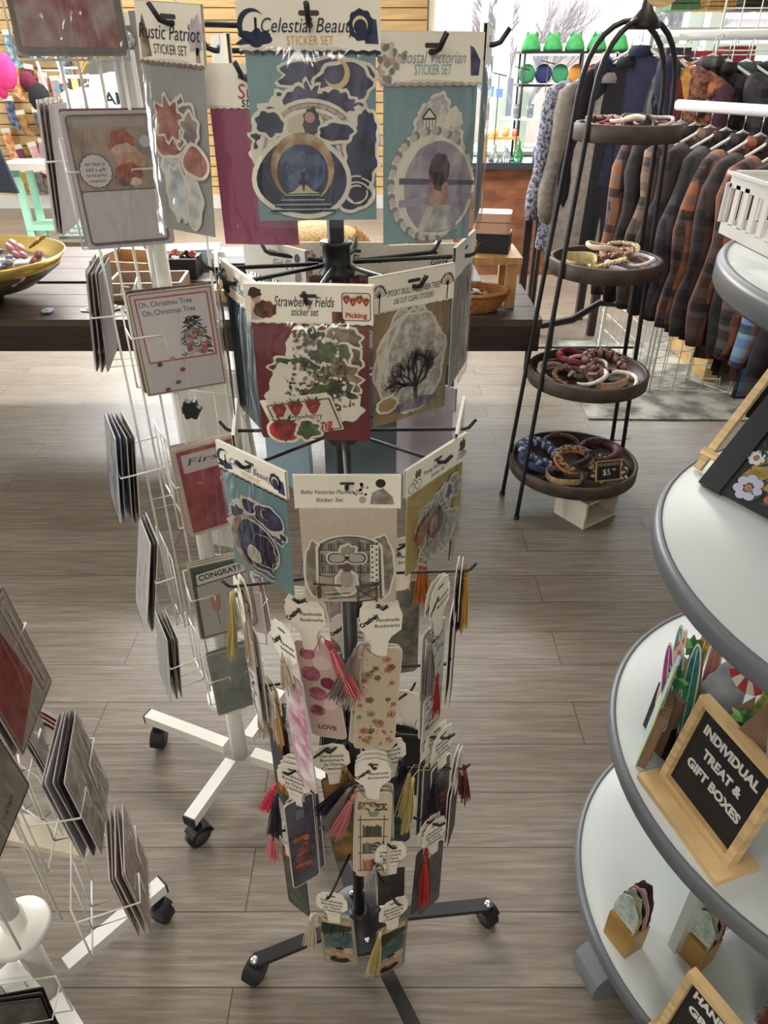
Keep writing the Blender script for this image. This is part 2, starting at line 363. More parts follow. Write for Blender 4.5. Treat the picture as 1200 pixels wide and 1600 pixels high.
for k, tgt in enumerate([(.225, .828), (-.262, .715), (.075, .565), (-.14, 1.06)]):
    d = Vector((tgt[0] - AX[0], tgt[1] - AX[1])); L = d.length; an = math.atan2(d.y, d.x)
    lg = MB(); lg.box((L / 2, 0, .064), (L, .026, .012), BLACK); lg.build('leg', rack, TR((0, 0, 0), an))
    caster(rack, TR((d.x * 1.0, d.y * 1.0, 0), an + R([30, -50, 60, 10][k])))
def arm_to(tip, z, curl=True):
    """tip = world point of the hook end; arm runs from the hub collar to it"""
    d = Vector((tip[0] - AX[0], tip[1] - AX[1])); L = d.length; an = math.atan2(d.y, d.x)
    mb = MB(); pts = [(.02, 0, z), (L - .004, 0, z), (L + .002, 0, z + .002)]
    if curl: pts += [(L + .010, 0, z + .013)]
    mb.tube(pts, .0023, BLACK, 8); mb.build('hook_arm', rack, TR((0, 0, 0), an)); return L, an

# ---- art: every builder draws on a card W wide; z from 0 (top) down to -H
def card_swirl(mb, cx, cz, rx, rz, y, seed, m, n=5):
    rd = random.Random(seed)
    for k in range(n):
        a0 = rd.uniform(0, 6.3); q = rd.uniform(.35, .95); pts = [(cx + rx * q * math.cos(a0 + t * .25), cz + rz * q * math.sin(a0 + t * .25)) for t in range(8)]
        stroke(mb, pts, .0013, y, m)
def sticker(mb, cx, cz, rx, rz, y, mtl, seed, rough=.1, border=.0028, n=34):
    mb.ext(blobp(cx, cz, rx, rz, seed, rough, n, border), y - .0003, y, CREAM)
    mb.flat(blobp(cx, cz, rx, rz, seed, rough, n), y - .00045, mtl)
SEA = water('art_night_navy', (26, 32, 60), (58, 66, 104), 60); MOON = water('art_moon_gold', (150, 112, 84), (214, 190, 150), 70)
INDIGO = water('art_indigo', (46, 44, 74), (88, 86, 118), 50); LAV = water('art_lavender_sea', (150, 142, 160), (196, 182, 190), 45)
def art_celestial(mb, w, h, y):
    sticker(mb, .012, -h * .13, w * .33, h * .085, y, INDIGO, 4, .16)
    sticker(mb, .026, -h * .17, w * .20, h * .10, y - .0005, INDIGO, 14, .1)
    mb.flat(crescent(.020, -h * .125, .0105, .0045, -.5), y - .0012, paint(226, 200, 140))
    rd = random.Random(5)
    for k in range(17):
        a = PI * (.02 + 1.15 * k / 16); sticker(mb, math.cos(a) * w * .37, -h * .53 + math.sin(a) * h * .27, w * .1, h * .07, y - .0006 - .0001 * (k % 3), [INDIGO, SEA, CREAM, INDIGO][k % 4], 20 + k, .3)
    for k in range(7):
        q = 1 - k * .08; ps = [(-.002 + w * .40 * q * math.cos(R(a)), -h * .60 + h * .33 * q * math.sin(R(a))) for a in range(-40, 225, 11)]
        stroke(mb, ps, .0028, y - .0013 - .0001 * k, [CREAM, paint(196, 180, 160)][k % 2])
    for (cx, cz, rx, rz, sd) in ((.038, -.62, .12, .17, 3), (.03, -.80, .15, .12, 8), (.043, -.45, .08, .12, 9), (-.036, -.40, .1, .07, 10)):
        sticker(mb, cx, cz * h, w * rx, h * rz, y - .002, SEA, sd, .18)
    card_swirl(mb, .034, -h * .82, w * .17, h * .12, y - .0027, 4, CREAM, 9)
    sticker(mb, -.008, -h * .42, w * .13, h * .075, y - .0022, paint(214, 200, 180), 12, .1); sticker(mb, .018, -h * .45, w * .13, h * .05, y - .0024, SEA, 15, .12)
    mb.flat(blobp(-.002, -h * .39, .007, .010, 3, .2), y - .003, paint(60, 52, 66)); mb.flat(circ(-.003, -h * .365, .004), y - .0031, paint(190, 150, 136))
    # main sticker: moon gate with girl on steps
    sticker(mb, -.012, -h * .72, w * .335, h * .235, y - .0032, SEA, 31, .07, .004)
    mb.flat(crescent(-.011, -h * .66, .0265, .0085, PI / 2, 26, 2.75), y - .0042, MOON)
    mb.flat(circ(-.011, -h * .665, .019), y - .0041, water('art_blue_glow', (34, 44, 84), (92, 110, 146), 70))
    mb.flat([(-.014, -h * .765), (-.008, -h * .765), (-.003, -h * .80), (.003, -h * .815), (-.025, -h * .815), (-.019, -h * .80)], y - .0044, paint(206, 200, 160))
    mb.flat([(-.016, -h * .755), (-.011, -h * .71), (-.006, -h * .755)], y - .0045, INK); mb.flat(circ(-.011, -h * .70, .0022), y - .0045, INK)
    mb.flat([(-.0122, -h * .755), (-.0098, -h * .755), (-.0104, -h * .80), (-.0116, -h * .80)], y - .0045, INK)
    for k in range(4):
        hw = .014 + k * .0045; mb.flat([(-.012 - hw, -h * (.825 + .03 * k)), (-.012 + hw, -h * (.825 + .03 * k)), (-.012 + hw + .002, -h * (.841 + .03 * k)), (-.012 - hw - .002, -h * (.841 + .03 * k))], y - .0046, INK)
        stroke(mb, [(-.012 - hw, -h * (.825 + .03 * k)), (-.012 + hw, -h * (.825 + .03 * k))], .0008, y - .0047, paint(190, 200, 210))
    for k in range(40): mb.flat(circ(-.012 + rd.uniform(-.03, .03), -h * .70 + rd.uniform(-.03, .03), .00035, n=4), y - .0048, CREAM)
def art_celestial_head(mb, w, h, y):
    for k in range(14):
        a = PI * (.15 + 1.1 * k / 13); sticker(mb, math.cos(a) * w * .33, -h * .55 + math.sin(a) * h * .3, w * .12, h * .07, y - .0002 * (k % 3), [INDIGO, CREAM, SEA][k % 3], 40 + k, .3)
    sticker(mb, .024, -h * .28, w * .2, h * .11, y - .001, INDIGO, 4, .1); mb.flat(crescent(.018, -h * .26, .008, .003, 3.4), y - .0016, MOON)
    sticker(mb, -.008, -h * .64, w * .36, h * .25, y - .0016, SEA, 45, .05); mb.flat(crescent(-.010, -h * .64, .040, .012, PI, 22, 1.9), y - .0026, MOON)
    prof = [(-.002, -.5), (.022, -.47), (.032, -.54), (.031, -.60), (.037, -.645), (.033, -.655), (.036, -.69), (.032, -.72), (.026, -.74), (.024, -.84), (.006, -.86), (-.006, -.80), (-.004, -.72), (-.012, -.66)]
    mb.ext([(x, z * h) for x, z in prof], y - .0031, y - .0027, CREAM); mb.flat([(x * .95 + .0003, (z * .97 - .019) * h) for x, z in prof], y - .0034, NAVY)
    sticker(mb, -.008, -h * .74, w * .09, h * .07, y - .0036, paint(206, 196, 176), 5)
    for k in range(5): stroke(mb, [(-.012 + .008 * t, -h * (.80 + .03 * k) + .0015 * math.sin(t * 2 + k)) for t in range(6)], .0016, y - .0042, [CREAM, NAVY][k % 2])
    rd = random.Random(2)
    for k in range(26): mb.flat(circ(rd.uniform(-.02, .03), -h * rd.uniform(.48, .75), .0004, n=4), y - .0044, CREAM)
def art_coastal(mb, w, h, y):
    rd = random.Random(9)
    for k in range(8): sticker(mb, .006 + rd.uniform(-.012, .018), -h * (.14 + .03 * k), .008, .008, y, [paint(196, 180, 190), CREAM][k % 2], k, .2)
    mb.ext([(-.010, -h * .27), (.006, -h * .27), (.004, -h * .19), (-.001, -h * .14), (-.007, -h * .19)], y - .0012, y - .0008, CREAM)
    stroke(mb, [(-.008, -h * .20), (-.002, -h * .15), (.004, -h * .20)], .0012, y - .0013, INK); stroke(mb, [(-.008, -h * .21), (.004, -h * .21)], .0014, y - .0014, INK)
    for a in range(-2, 3): stroke(mb, [(-.002 + a * .003, -h * .21), (-.002 + a * .003, -h * .26)], .0006, y - .0014, INK)
    mb.ext(blobp(.002, -h * .62, w * .43, h * .345, 12, .05, 60), y - .001, y - .0005, CREAM)
    for k in range(70):
        a = 6.283 * k / 70; mb.flat(circ(.002 + w * .42 * math.cos(a), -h * .62 + h * .34 * math.sin(a), .0035, n=8), y - .0011 - .0001 * (k % 3), [CREAM, paint(150, 140, 136), paint(206, 198, 190)][k % 3])
    mb.ext(blobp(.008, -h * .64, w * .37, h * .30, 77, .02, 40, .002), y - .0018, y - .0012, CREAM)
    body = blobp(.008, -h * .64, w * .36, h * .295, 77, .02, 40); mb.flat(body, y - .0019, LAV)
    mb.flat([(-.030, -h * .56), (.045, -h * .60), (.045, -h * .63), (-.030, -h * .60)], y - .0021, paint(98, 96, 118)); mb.flat([(-.030, -h * .70), (.045, -h * .68), (.045, -h * .72), (-.030, -h * .75)], y - .0021, paint(168, 160, 176))
    mb.flat([(-.001, -h * .60), (.018, -h * .60), (.020, -h * .76), (.0, -h * .76)], y - .0023, water('art_skin', (176, 128, 120), (206, 166, 152), 60))
    mb.flat([(-.003, -h * .75), (.021, -h * .75), (.030, -h * .92), (-.012, -h * .92)], y - .0024, water('art_dress', (170, 166, 168), (214, 208, 204), 80))
    mb.flat(blobp(.009, -h * .52, .010, .0135, 6, .08), y - .0025, water('art_hair', (66, 54, 64), (104, 84, 92), 90)); mb.flat([(.002, -h * .53), (.015, -h * .53), (.011, -h * .66), (.004, -h * .64)], y - .0025, MATS['art_hair'])
def berries(mb, cx, cz, r, y):
    mb.flat([(cx - r, cz + r * .5), (cx - r * .5, cz + r), (cx + r * .5, cz + r), (cx + r, cz + r * .5), (cx + r * .45, cz - r * .7), (cx, cz - r * 1.1), (cx - r * .45, cz - r * .7)], y, water('art_strawberry', (112, 28, 30), (160, 50, 44), 120))
    for a in range(5):
        t = R(20 + a * 35); mb.flat([(cx, cz + r * .7), (cx + r * math.cos(t) - .0008, cz + r * .7 + r * .9 * math.sin(t)), (cx + r * math.cos(t) * 1.1, cz + r * .7 + r * .5 * math.sin(t))], y - .0001, water('art_leaf', (36, 56, 34), (86, 108, 62), 100))
    for a in range(9): mb.flat(circ(cx + r * .5 * math.cos(a * 2.4) * (a / 9), cz + r * .6 * math.sin(a * 2.4) * (a / 9), .00035, n=4), y - .0001, paint(232, 200, 140))
def art_strawberry(mb, w, h, y):
    LEAF = water('art_leaf', (36, 56, 34), (86, 108, 62), 100); BRN = water('art_sepia', (96, 76, 60), (168, 146, 122), 60)
    for k, (cx, cz, rx, rz, mm) in enumerate(((.028, -.12, .17, .085, BRN), (.001, -.14, .12, .10, LEAF), (-.010, -.22, .10, .13, CREAM), (.030, -.30, .14, .14, BRN), (.018, -.26, .16, .13, LEAF), (-.016, -.36, .2, .09, LEAF),
            (.024, -.44, .2, .13, BRN), (-.020, -.44, .15, .10, CREAM), (.020, -.58, .20, .12, LEAF), (.030, -.70, .14, .09, CREAM), (-.030, -.60, .12, .14, CREAM))):
        sticker(mb, cx, cz * h, w * rx, h * rz, y - .0004 * k, mm, 60 + k, .2)
    rd = random.Random(8)
    for k in range(240):
        cz = -h * rd.uniform(.06, .72); q = -cz / h; cx = rd.uniform(-.012 - .03 * q, .022 + .03 * q); y2 = y - .0048 - .00001 * (k % 8)
        mb.flat(blobp(cx, cz, rd.uniform(.001, .0026), rd.uniform(.001, .0026), k, .5, 7), y2, [CREAM, LEAF, paint(52, 60, 40), paint(110, 70, 58), paint(84, 90, 58), paint(150, 130, 104)][k % 6])
    for k, q in enumerate((0, .002, .004)): mb.ext([(a - .002 * k, b + .0015 * k) for a, b in [(-.050, -h * .66), (.018, -h * .57), (.030, -h * .86), (-.036, -h * .97)]], y - .0060 - .0006 * (2 - k), y - .0055 - .0006 * (2 - k), CREAM)
    mb.flat([(-.047, -h * .67), (.0165, -h * .585), (.028, -h * .85), (-.034, -h * .955)], y - .0080, INK); mb.flat([(-.0455, -h * .675), (.0155, -h * .595), (.0265, -h * .845), (-.0325, -h * .945)], y - .0081, paint(226, 212, 192))
    for (cx, cz, r) in ((-.034, -.715, .0075), (-.018, -.685, .0080), (.000, -.665, .0080)): berries(mb, cx, cz * h, r, y - .0083)
    mb.text('Strawberry', -.008, -h * .755, .0085, y - .0084, INK, .034, .12); mb.text('Picking', .001, -h * .83, .016, y - .0084, paint(170, 44, 44), .036, .14, bold=.03)
    sticker(mb, -.030, -h * .88, .016, .012, y - .0086, paint(186, 62, 50), 2, .05); berries(mb, -.030, -h * .88, .012, y - .0093); sticker(mb, -.006, -h * .87, .012, .009, y - .0088, LEAF, 5, .2)
def art_spooky(mb, w, h, y):
    for k in range(5): sticker(mb, .002 * k - .004, -h * .48, w * .40 - .001 * k, h * .44 - .001 * k, y - .0004 * k, water('art_bone_white', (176, 166, 158), (226, 218, 206), 160), 90 + k, .1)
    y -= .003; DK = paint(74, 60, 74)
    rd = random.Random(5)
    def b(x, z, a, L, wd, lv):
        x2, z2 = x + L * math.cos(a), z + L * math.sin(a); xm, zm = (x + x2) / 2 + rd.uniform(-.001, .001), (z + z2) / 2 + rd.uniform(-.001, .001)
        stroke(mb, [(x, z), (xm, zm), (x2, z2)], wd, y, DK)
        if lv:
            for k in range(3): b(x2 if k else xm, z2 if k else zm, a + rd.uniform(-.95, .95), L * .74, wd * .62, lv - 1)
    b(.004, -h * .84, 1.62, .026, .0055, 0)
    for a in (.5, 1.1, 1.75, 2.3, 2.8): b(.004, -h * .70, a, .015, .0028, 4)
    mb.flat(blobp(.004, -h * .86, .03, .006, 3, .2), y - .0002, water('art_violet_ground', (104, 94, 112), (158, 148, 160), 80)); sticker(mb, -.034, -h * .80, .012, .007, y - .0001, paint(176, 150, 104), 3)
def art_boho(mb, w, h, y):
    SEP = water('art_dark_sepia', (58, 44, 36), (104, 84, 68), 60); SG = water('art_sepia_grey', (122, 112, 102), (176, 166, 154), 60)
    sticker(mb, .036, -h * .62, w * .13, h * .33, y, SG, 3, .08); sticker(mb, -.040, -h * .64, w * .10, h * .30, y, SG, 6, .08)
    arch = [(-.038, -h * .94)] + [(.036 * math.cos(R(a)), -h * .42 + h * .14 * math.sin(R(a))) for a in range(180, -1, -12)] + [(.038, -h * .94)]
    mb.ext([(x * 1.08, z + .002) for x, z in arch], y - .001, y - .0005, CREAM); mb.flat(arch, y - .0012, paint(92, 82, 74)); mb.flat([(x * .93, z * .99 - .002) for x, z in arch], y - .0013, SG)
    for zz in (.42, .54, .66): stroke(mb, [(-.034, -h * zz), (.034, -h * zz)], .0012, y - .0014, INK)
    for xx in (-.012, .012): stroke(mb, [(xx, -h * .32), (xx, -h * .85)], .001, y - .0014, INK)
    rd = random.Random(4)
    for zz in (.42, .54, .66):
        for k in range(24):
            x = -.033 + k * .0028; mb.flat([(x, -h * zz), (x + .002, -h * zz), (x + .002, -h * zz + rd.uniform(.007, .012)), (x, -h * zz + .011)], y - .00145, paint(*[(60, 54, 50), (112, 96, 80), (150, 138, 120), (84, 76, 74)][k % 4]))
    for sx in (-1, 1):
        mb.ext(rrect(sx * .0115 - .003, -h * .50, .025, .0175, .007), y - .0022, y - .0018, CREAM); mb.flat(rrect(sx * .0115 - .003, -h * .50, .0215, .0145, .0066), y - .0023, paint(62, 52, 46)); mb.flat(rrect(sx * .0115 - .003, -h * .50, .018, .0115, .0055), y - .0024, paint(186, 178, 166))
    stroke(mb, [(-.006, -h * .485), (0, -h * .485)], .0016, y - .0025, paint(62, 52, 46)); sticker(mb, -.002, -h * .42, .008, .007, y - .002, SG, 7, .3)
    mb.flat([(.024, -h * .36), (.034, -h * .36), (.034, -h * .82), (.024, -h * .82)], y - .0026, CREAM)
    for k in range(16): mb.flat(circ(.0265 + .005 * (k % 2), -h * (.38 + .027 * k), .0014, n=6), y - .0027, INK)
    sticker(mb, -.004, -h * .76, .012, .018, y - .0028, paint(206, 196, 184), 8, .10); mb.flat(blobp(-.004, -h * .72, .008, .013, 9, .10), y - .0034, paint(176, 164, 152)); mb.flat(circ(-.003, -h * .60, .006), y - .0035, paint(96, 78, 68))
    mb.ext([(-.044, -h * .76), (-.010, -h * .78), (-.010, -h * .80), (-.044, -h * .78)], y - .0041, y - .0036, SEP); mb.flat([(-.040, -h * .79), (-.036, -h * .79), (-.036, -h * .93), (-.040, -h * .93)], y - .0042, SEP)
    mb.ext([(-.036, -h * .68), (-.020, -h * .70), (-.020, -h * .77), (-.036, -h * .76)], y - .0046, y - .0042, paint(176, 164, 148))
    for k in range(4): stroke(mb, [(-.030 + k * .001, -h * (.86 + .025 * k)), (0, -h * (.84 + .025 * k))], .0012, y - .0047, [CREAM, SEP][k % 2])
    ch = [(.006, -h * .79), (.034, -h * .74), (.034, -h * .78), (.008, -h * .83)]; mb.ext(ch, y - .0052, y - .0046, SEP)
    for q in (((.009, -.82), (.009, -.97)), ((.031, -.78), (.031, -.96)), ((.009, -.93), (.031, -.80)), ((.009, -.83), (.031, -.93)), ((.009, -.96), (.031, -.93))): stroke(mb, [(a, b * h) for a, b in q], .0022, y - .0054, SEP)
def art_vintage(mb, w, h, y):
    FL = water('art_wildflower', (150, 148, 140), (214, 208, 196), 140)
    for k in range(7): sticker(mb, -.02 + .009 * k, -h * (.42 - .03 * k), .017, .014, y - .0003 * k, [FL, LAV][k % 2], k + 5, .3)
    for k in range(6): sticker(mb, -.01 + .006 * k, -h * (.78 - .02 * k), .024, .024, y - .002 - .0003 * k, FL, k + 15, .3)
    sticker(mb, .026, -h * .26, .007, .009, y - .002, paint(104, 108, 150), 5, .3)
    mb.ext([(-.044, -h * .58), (-.036, -h * .42), (-.012, -h * .34), (.006, -h * .36), (.004, -h * .44), (-.022, -h * .50), (-.03, -h * .64), (-.038, -h * .66)], y - .0052, y - .0042, water('art_straw_hat', (168, 118, 70), (206, 156, 100), 90))
    mb.flat(blobp(-.006, -h * .50, .016, .022, 6, .1), y - .0056, water('art_auburn', (92, 66, 50), (140, 106, 78), 90)); mb.flat(circ(-.010, -h * .51, .009, .012), y - .0058, MATS.get('art_skin'))
    for ex in (-.013, -.007): mb.flat(circ(ex, -h * .495, .0013, .0008, n=8), y - .0059, INK)
    mb.flat(circ(-.010, -h * .545, .002, .0008, n=8), y - .0059, paint(160, 70, 70))
    mb.flat([(-.020, -h * .62), (.002, -h * .62), (.008, -h * .86), (-.022, -h * .86)], y - .0055, FL); mb.flat(blobp(-.004, -h * .78, .006, .012, 3, .3), y - .0060, paint(206, 140, 166))
def art_mixed(seed, cols):
    def f(mb, w, h, y):
        rd = random.Random(seed)
        for k in range(11): sticker(mb, rd.uniform(-.3, .3) * w, -h * rd.uniform(.3, .85), w * rd.uniform(.1, .22), h * rd.uniform(.06, .16), y - .0004 * k, water('art_mix_%d_%d' % (seed, k % len(cols)), cols[k % len(cols)], tuple(min(255, c + 50) for c in cols[k % len(cols)]), 70), seed * 7 + k, .2)
    return f
# header decorations
def hd_moon(mb, w, hh, y):
    mb.flat(crescent(-w * .40, -hh * .52, hh * .33, hh * .12, PI * .9, 18, 2.2), y, NAVY); mb.flat(blobp(-w * .385, -hh * .75, .012, .006, 4, .3), y, NAVY); stroke(mb, [(-w * .375, -hh * .7), (-w * .372, -hh * .38)], .002, y, INK)
    mb.flat(blobp(w * .36, -hh * .50, .010, .010, 9, .14), y, NAVY); mb.flat(crescent(w * .355, -hh * .50, .006, .0022, 1.8), y - .0001, paint(214, 202, 170)); mb.flat([(w * .39, -hh * .85), (w * .40, -hh * .35), (w * .47, -hh * .40), (w * .485, -hh * .86)], y, SEA)
def hd_flowers(mb, w, hh, y):
    rd = random.Random(3)
    for k in range(26): mb.flat(blobp(-w * .40 + rd.gauss(0, .006), -hh * .5 + rd.gauss(0, .007), .0026, .0026, k, .3, 8), y - .00002 * k, [paint(206, 186, 168), paint(150, 140, 136), paint(178, 156, 140), paint(120, 128, 128)][k % 4])
    mb.flat([(w * .38, -hh * .85), (w * .36, -hh * .25), (w * .40, -hh * .3), (w * .47, -hh * .55), (w * .46, -hh * .85)], y, INDIGO)
def hd_farmgirl(mb, w, hh, y):
    sk = water('art_skin', (176, 128, 120), (206, 166, 152), 60); mb.flat([(-w * .46, -hh * .9), (-w * .45, -hh * .45), (-w * .38, -hh * .42), (-w * .36, -hh * .9)], y, water('art_apron', (168, 160, 148), (206, 196, 180), 90)); mb.flat(circ(-w * .41, -hh * .30, .0048, .006), y, sk)
    mb.flat(blobp(-w * .415, -hh * .2, .0065, .0045, 5, .15), y - .0001, paint(64, 40, 34)); mb.flat(blobp(-w * .345, -hh * .63, .0105, .0085, 6, .12), y - .0001, water('art_basket', (70, 46, 38), (128, 74, 54), 150))
    mb.flat(rrect(w * .37, -hh * .52, .027, hh * .72, .003), y, INK); mb.flat(rrect(w * .37, -hh * .52, .0255, hh * .68, .0026), y - .00005, paint(226, 208, 186))
    for k in range(4): berries(mb, w * .37 - .009 + .006 * k, -hh * (.34 + .06 * (k % 2)), .0035, y - .0002)
    mb.text('Picking', w * .37, -hh * .74, .0065, y - .0002, paint(160, 40, 40), .020, bold=.03); mb.flat([(w * .18, -hh * .95), (w * .18, -hh * .65), (w * .28, -hh * .65), (w * .28, -hh * .95)], y, MATS['art_basket'])
def hd_trees(mb, w, hh, y):
    for sx, cc in ((-1, paint(96, 88, 92)), (1, paint(110, 66, 60))):
        x0 = sx * w * .41; stroke(mb, [(x0, -hh * .95), (x0 + .001, -hh * .45)], .0016, y, cc)
        for k in range(9): a = R(10 + 20 * k); stroke(mb, [(x0, -hh * .55), (x0 + .008 * math.cos(a), -hh * .55 + .011 * math.sin(a))], .0007, y, cc); mb.flat(blobp(x0 + .008 * math.cos(a), -hh * .5 + .009 * math.sin(a), .0016, .0016, k, .4, 6), y, cc)
def hd_writer(mb, w, hh, y):
    for k in range(18): mb.flat(blobp(w * .13 + .008 * math.cos(k * 1.3) * (k % 4) / 3, -hh * .4 + .007 * math.sin(k * 1.7), .0017, .0017, k, .4, 6), y, [paint(140, 132, 122), paint(96, 90, 86), paint(190, 180, 168)][k % 3])
    mb.flat(circ(w * .14, -hh * .72, .004, .0045), y, paint(170, 160, 148)); mb.flat([(w * .21, -hh * .86), (w * .23, -hh * .5), (w * .33, -hh * .36), (w * .42, -hh * .62), (w * .44, -hh * .86)], y, water('art_sepia_grey', (122, 112, 102), (176, 166, 154), 60)); mb.flat(circ(w * .31, -hh * .22, .0055), y - .0001, paint(44, 36, 34))
def hd_bike(mb, w, hh, y):
    for x in (-.42, -.31): c_ = circ(w * x, -hh * .72, .0058); stroke(mb, c_ + [c_[0]], .0008, y, INK)
    stroke(mb, [(-w * .42, -hh * .72), (-w * .385, -hh * .45), (-w * .31, -hh * .72)], .0008, y, INK); mb.flat(blobp(-w * .32, -hh * .35, .006, .005, 2, .4), y, paint(90, 84, 80)); mb.flat(blobp(w * .42, -hh * .35, .006, .009, 4, .3), y, paint(70, 56, 54)); mb.flat(blobp(w * .42, -hh * .7, .009, .006, 4, .3), y, LAV)
def hd_lady(mb, w, hh, y):
    mb.flat(blobp(w * .38, -hh * .35, .004, .006, 2, .1), y, MATS['art_skin']); mb.flat(blobp(w * .38, -hh * .25, .005, .005, 3, .2), y - .0001, INK); mb.flat(blobp(w * .38, -hh * .75, .006, .009, 3, .2), y, paint(150, 120, 100)); 
    for k in range(10): mb.flat(circ(w * .25 + .006 * math.cos(k * .63), -hh * .5 + .006 * math.sin(k * .63), .0016, n=6), y, paint(110, 92, 84))
def hd_patriot(mb, w, hh, y):
    mb.flat([(-w * .46, -hh * .95), (-w * .46, -hh * .5), (-w * .40, -hh * .2), (-w * .34, -hh * .5), (-w * .30, -hh * .9)], y, water('art_sepia', (96, 76, 60), (168, 146, 122), 60)); mb.flat(blobp(w * .40, -hh * .5, .008, .012, 3, .3), y, LAV); mb.flat([(w * .38, -hh * .95), (w * .45, -hh * .95), (w * .44, -hh * .7), (w * .39, -hh * .7)], y, MATS['art_sepia'])
def sticker_bag(name_label, M, w=.118, H=.152, hh=.034, card=(134, 160, 164), edge=None, lines=(), deco=None, art=None, sleeve=True, header=None, detail=True):
    """hanging pouch: origin at the hook hole, header above the clear sleeve"""
    t = thing('sticker_pack', name_label, 'sticker pack', M)
    hd = header or CREAM; top = .010; bot = top - hh; pm = paint(*card, .5)
    hb = MB(); n = 24; pts = [(-w / 2, top), (w / 2, top)] + [(w / 2 - w * i / n, bot + (.0011 if i % 2 else 0)) for i in range(n + 1)]
    hole = 0
    hb.ext(pts, -.0022, -.0016, hd); hb.ext(pts, .0012, .0018, hd); hb.box((0, -.0002, top), (w, .004, .0006), hd)
    if edge:
        e_ = paint(*edge); pe = [(-w / 2, bot + .002), (w / 2, bot + .002)] + [(w / 2 - w * i / n, bot - .0025 + (.0013 if i % 2 else 0)) for i in range(n + 1)]; hb.ext(pe, -.00215, -.0017, e_)
    if detail:
        for (st, dx, dz, size, wd, colr, shr) in lines: hb.text(st, dx, top - hh * dz, size, -.0028, colr, wd, shear=shr)
        hb.flat(rrect(0, .0005, .016, .0035, .0016), -.0023, paint(60, 56, 52))
    if deco and detail:
        dm = MB(); deco(dm, w, hh, -.0024)
        for fc, mi_ in zip(dm.f, dm.fm): hb.add([(dm.v[q][0], dm.v[q][1], dm.v[q][2] + top) for q in fc], [tuple(range(len(fc)))], dm.m[mi_])
    h_o = hb.build('header_card', t)
    cb = MB(); cw = w * .93; cb.box((0, 0, bot - (H - hh) / 2 + .004), (cw, .0012, H - hh + .004), pm); cb.build('backing_card', t)
    if art:
        am = MB(); art(am, w, H - hh, -.0010); am.build('stickers', t, TR((0, 0, bot + .001)))
    if sleeve:
        sm_ = MB(); nx, nz = 5, 7; rd = random.Random(int(w * 1e5) + len(name_label)); z0, z1 = bot + .003, top - H - .003
        vs = [(-w * .495 + w * .99 * i / nx, -(.0042 if 0 < i < nx and j > 0 else .0012) - .0009 - (.0075 if (art in (art_strawberry,) and 0 < i < nx and j > 0) else .0035 if art and 0 < i < nx and j > 0 else 0) + rd.uniform(-.0006, .0006), z0 + (z1 - z0) * j / nz) for j in range(nz + 1) for i in range(nx + 1)]
        sm_.add(vs, [(j * (nx + 1) + i, (j + 1) * (nx + 1) + i, (j + 1) * (nx + 1) + i + 1, j * (nx + 1) + i + 1) for j in range(nz) for i in range(nx)], SLEEVE, smooth=True)
        sm_.build('clear_sleeve', t)
    return t
def ln(st, dz, size, wd, colr=INK, shr=.25, dx=0): return (st, dx, dz, size, wd, colr, shr)
GOLDT = paint(196, 160, 84); TEALT = paint(120, 160, 156); REDT = paint(170, 60, 66); GREYT = paint(150, 146, 150)
KINDS = {
 'celestial': dict(card=(126, 158, 164), edge=(24, 28, 48), lines=(ln('Celestial Beauty', .52, .0135, .074, NAVY, .3), ln('STICKER SET', .80, .0085, .036, GOLDT, 0)), deco=hd_moon, art=art_celestial),
 'celestialhead': dict(card=(126, 160, 164), edge=(22, 24, 34), lines=(ln('Celestial Beauty', .52, .0125, .074, NAVY, .3), ln('STICKER SET', .80, .0075, .034, GOLDT, 0)), deco=hd_moon, art=art_celestial_head),
 'coastal': dict(card=(134, 164, 168), edge=(198, 178, 170), lines=(ln('Costal Victorian', .50, .0125, .060, GREYT, .3), ln('STICKER SET', .74, .0105, .034, TEALT, 0)), deco=hd_flowers, art=art_coastal),
 'strawberry': dict(card=(112, 30, 38), lines=(ln('Strawberry Fields', .42, .0135, .056, INK, .3, -.004), ln('sticker set', .68, .0105, .026, INK, .25, -.004)), deco=hd_farmgirl, art=art_strawberry),
 'spooky': dict(card=(160, 134, 98), lines=(ln('SPOOKY SKULL HALLOWEEN TREES', .50, .0085, .066, INK, 0), ln('DIE CUT CLEAR STICKERS', .74, .0075, .050, INK, 0)), deco=hd_trees, art=art_spooky),
 'boho': dict(card=(206, 190, 170), lines=(ln('Boho Victorian Planner', .48, .0075, .058, INK, .25, -.022), ln('Sticker Set', .72, .0075, .030, INK, .25, -.020)), deco=hd_writer, art=art_boho),
 'vintage': dict(card=(196, 172, 100), lines=(ln('Young Victorian Girl', .48, .008, .058, INK, .25, 0), ln('Sticker Set', .74, .007, .028, INK, .25, 0)), deco=hd_bike, art=art_vintage),
 'girls': dict(card=(170, 176, 172), lines=(ln('Girls', .5, .011, .02, INK, .3, .01),), deco=hd_lady, art=None),
 'flowers': dict(card=(112, 30, 38), lines=(ln('Sweet Flowers', .5, .014, .066, INK, .2),), deco=hd_flowers, art=art_mixed(5, [(120, 40, 50), (60, 70, 50), (180, 160, 150)])),
 'plain': dict(card=(134, 160, 164), lines=(), deco=None, art=None),
 'plum': dict(card=(84, 34, 56), lines=(), deco=None, art=None),
 'patriot': dict(card=(166, 166, 164), edge=(140, 116, 106), lines=(ln('Rustic Patriot', .50, .015, .062, INK, .2), ln('STICKER SET', .78, .010, .034, INK, 0)), deco=hd_patriot, art=art_mixed(3, [(170, 176, 178), (120, 110, 104), (150, 90, 84), (190, 190, 186)])),
 'pink': dict(card=(158, 64, 104), lines=(ln('Sugar', .62, .016, .034, REDT, .1, .008), ln('sticker', .84, .012, .030, INK, .2, .008)), deco=None, art=None),
}
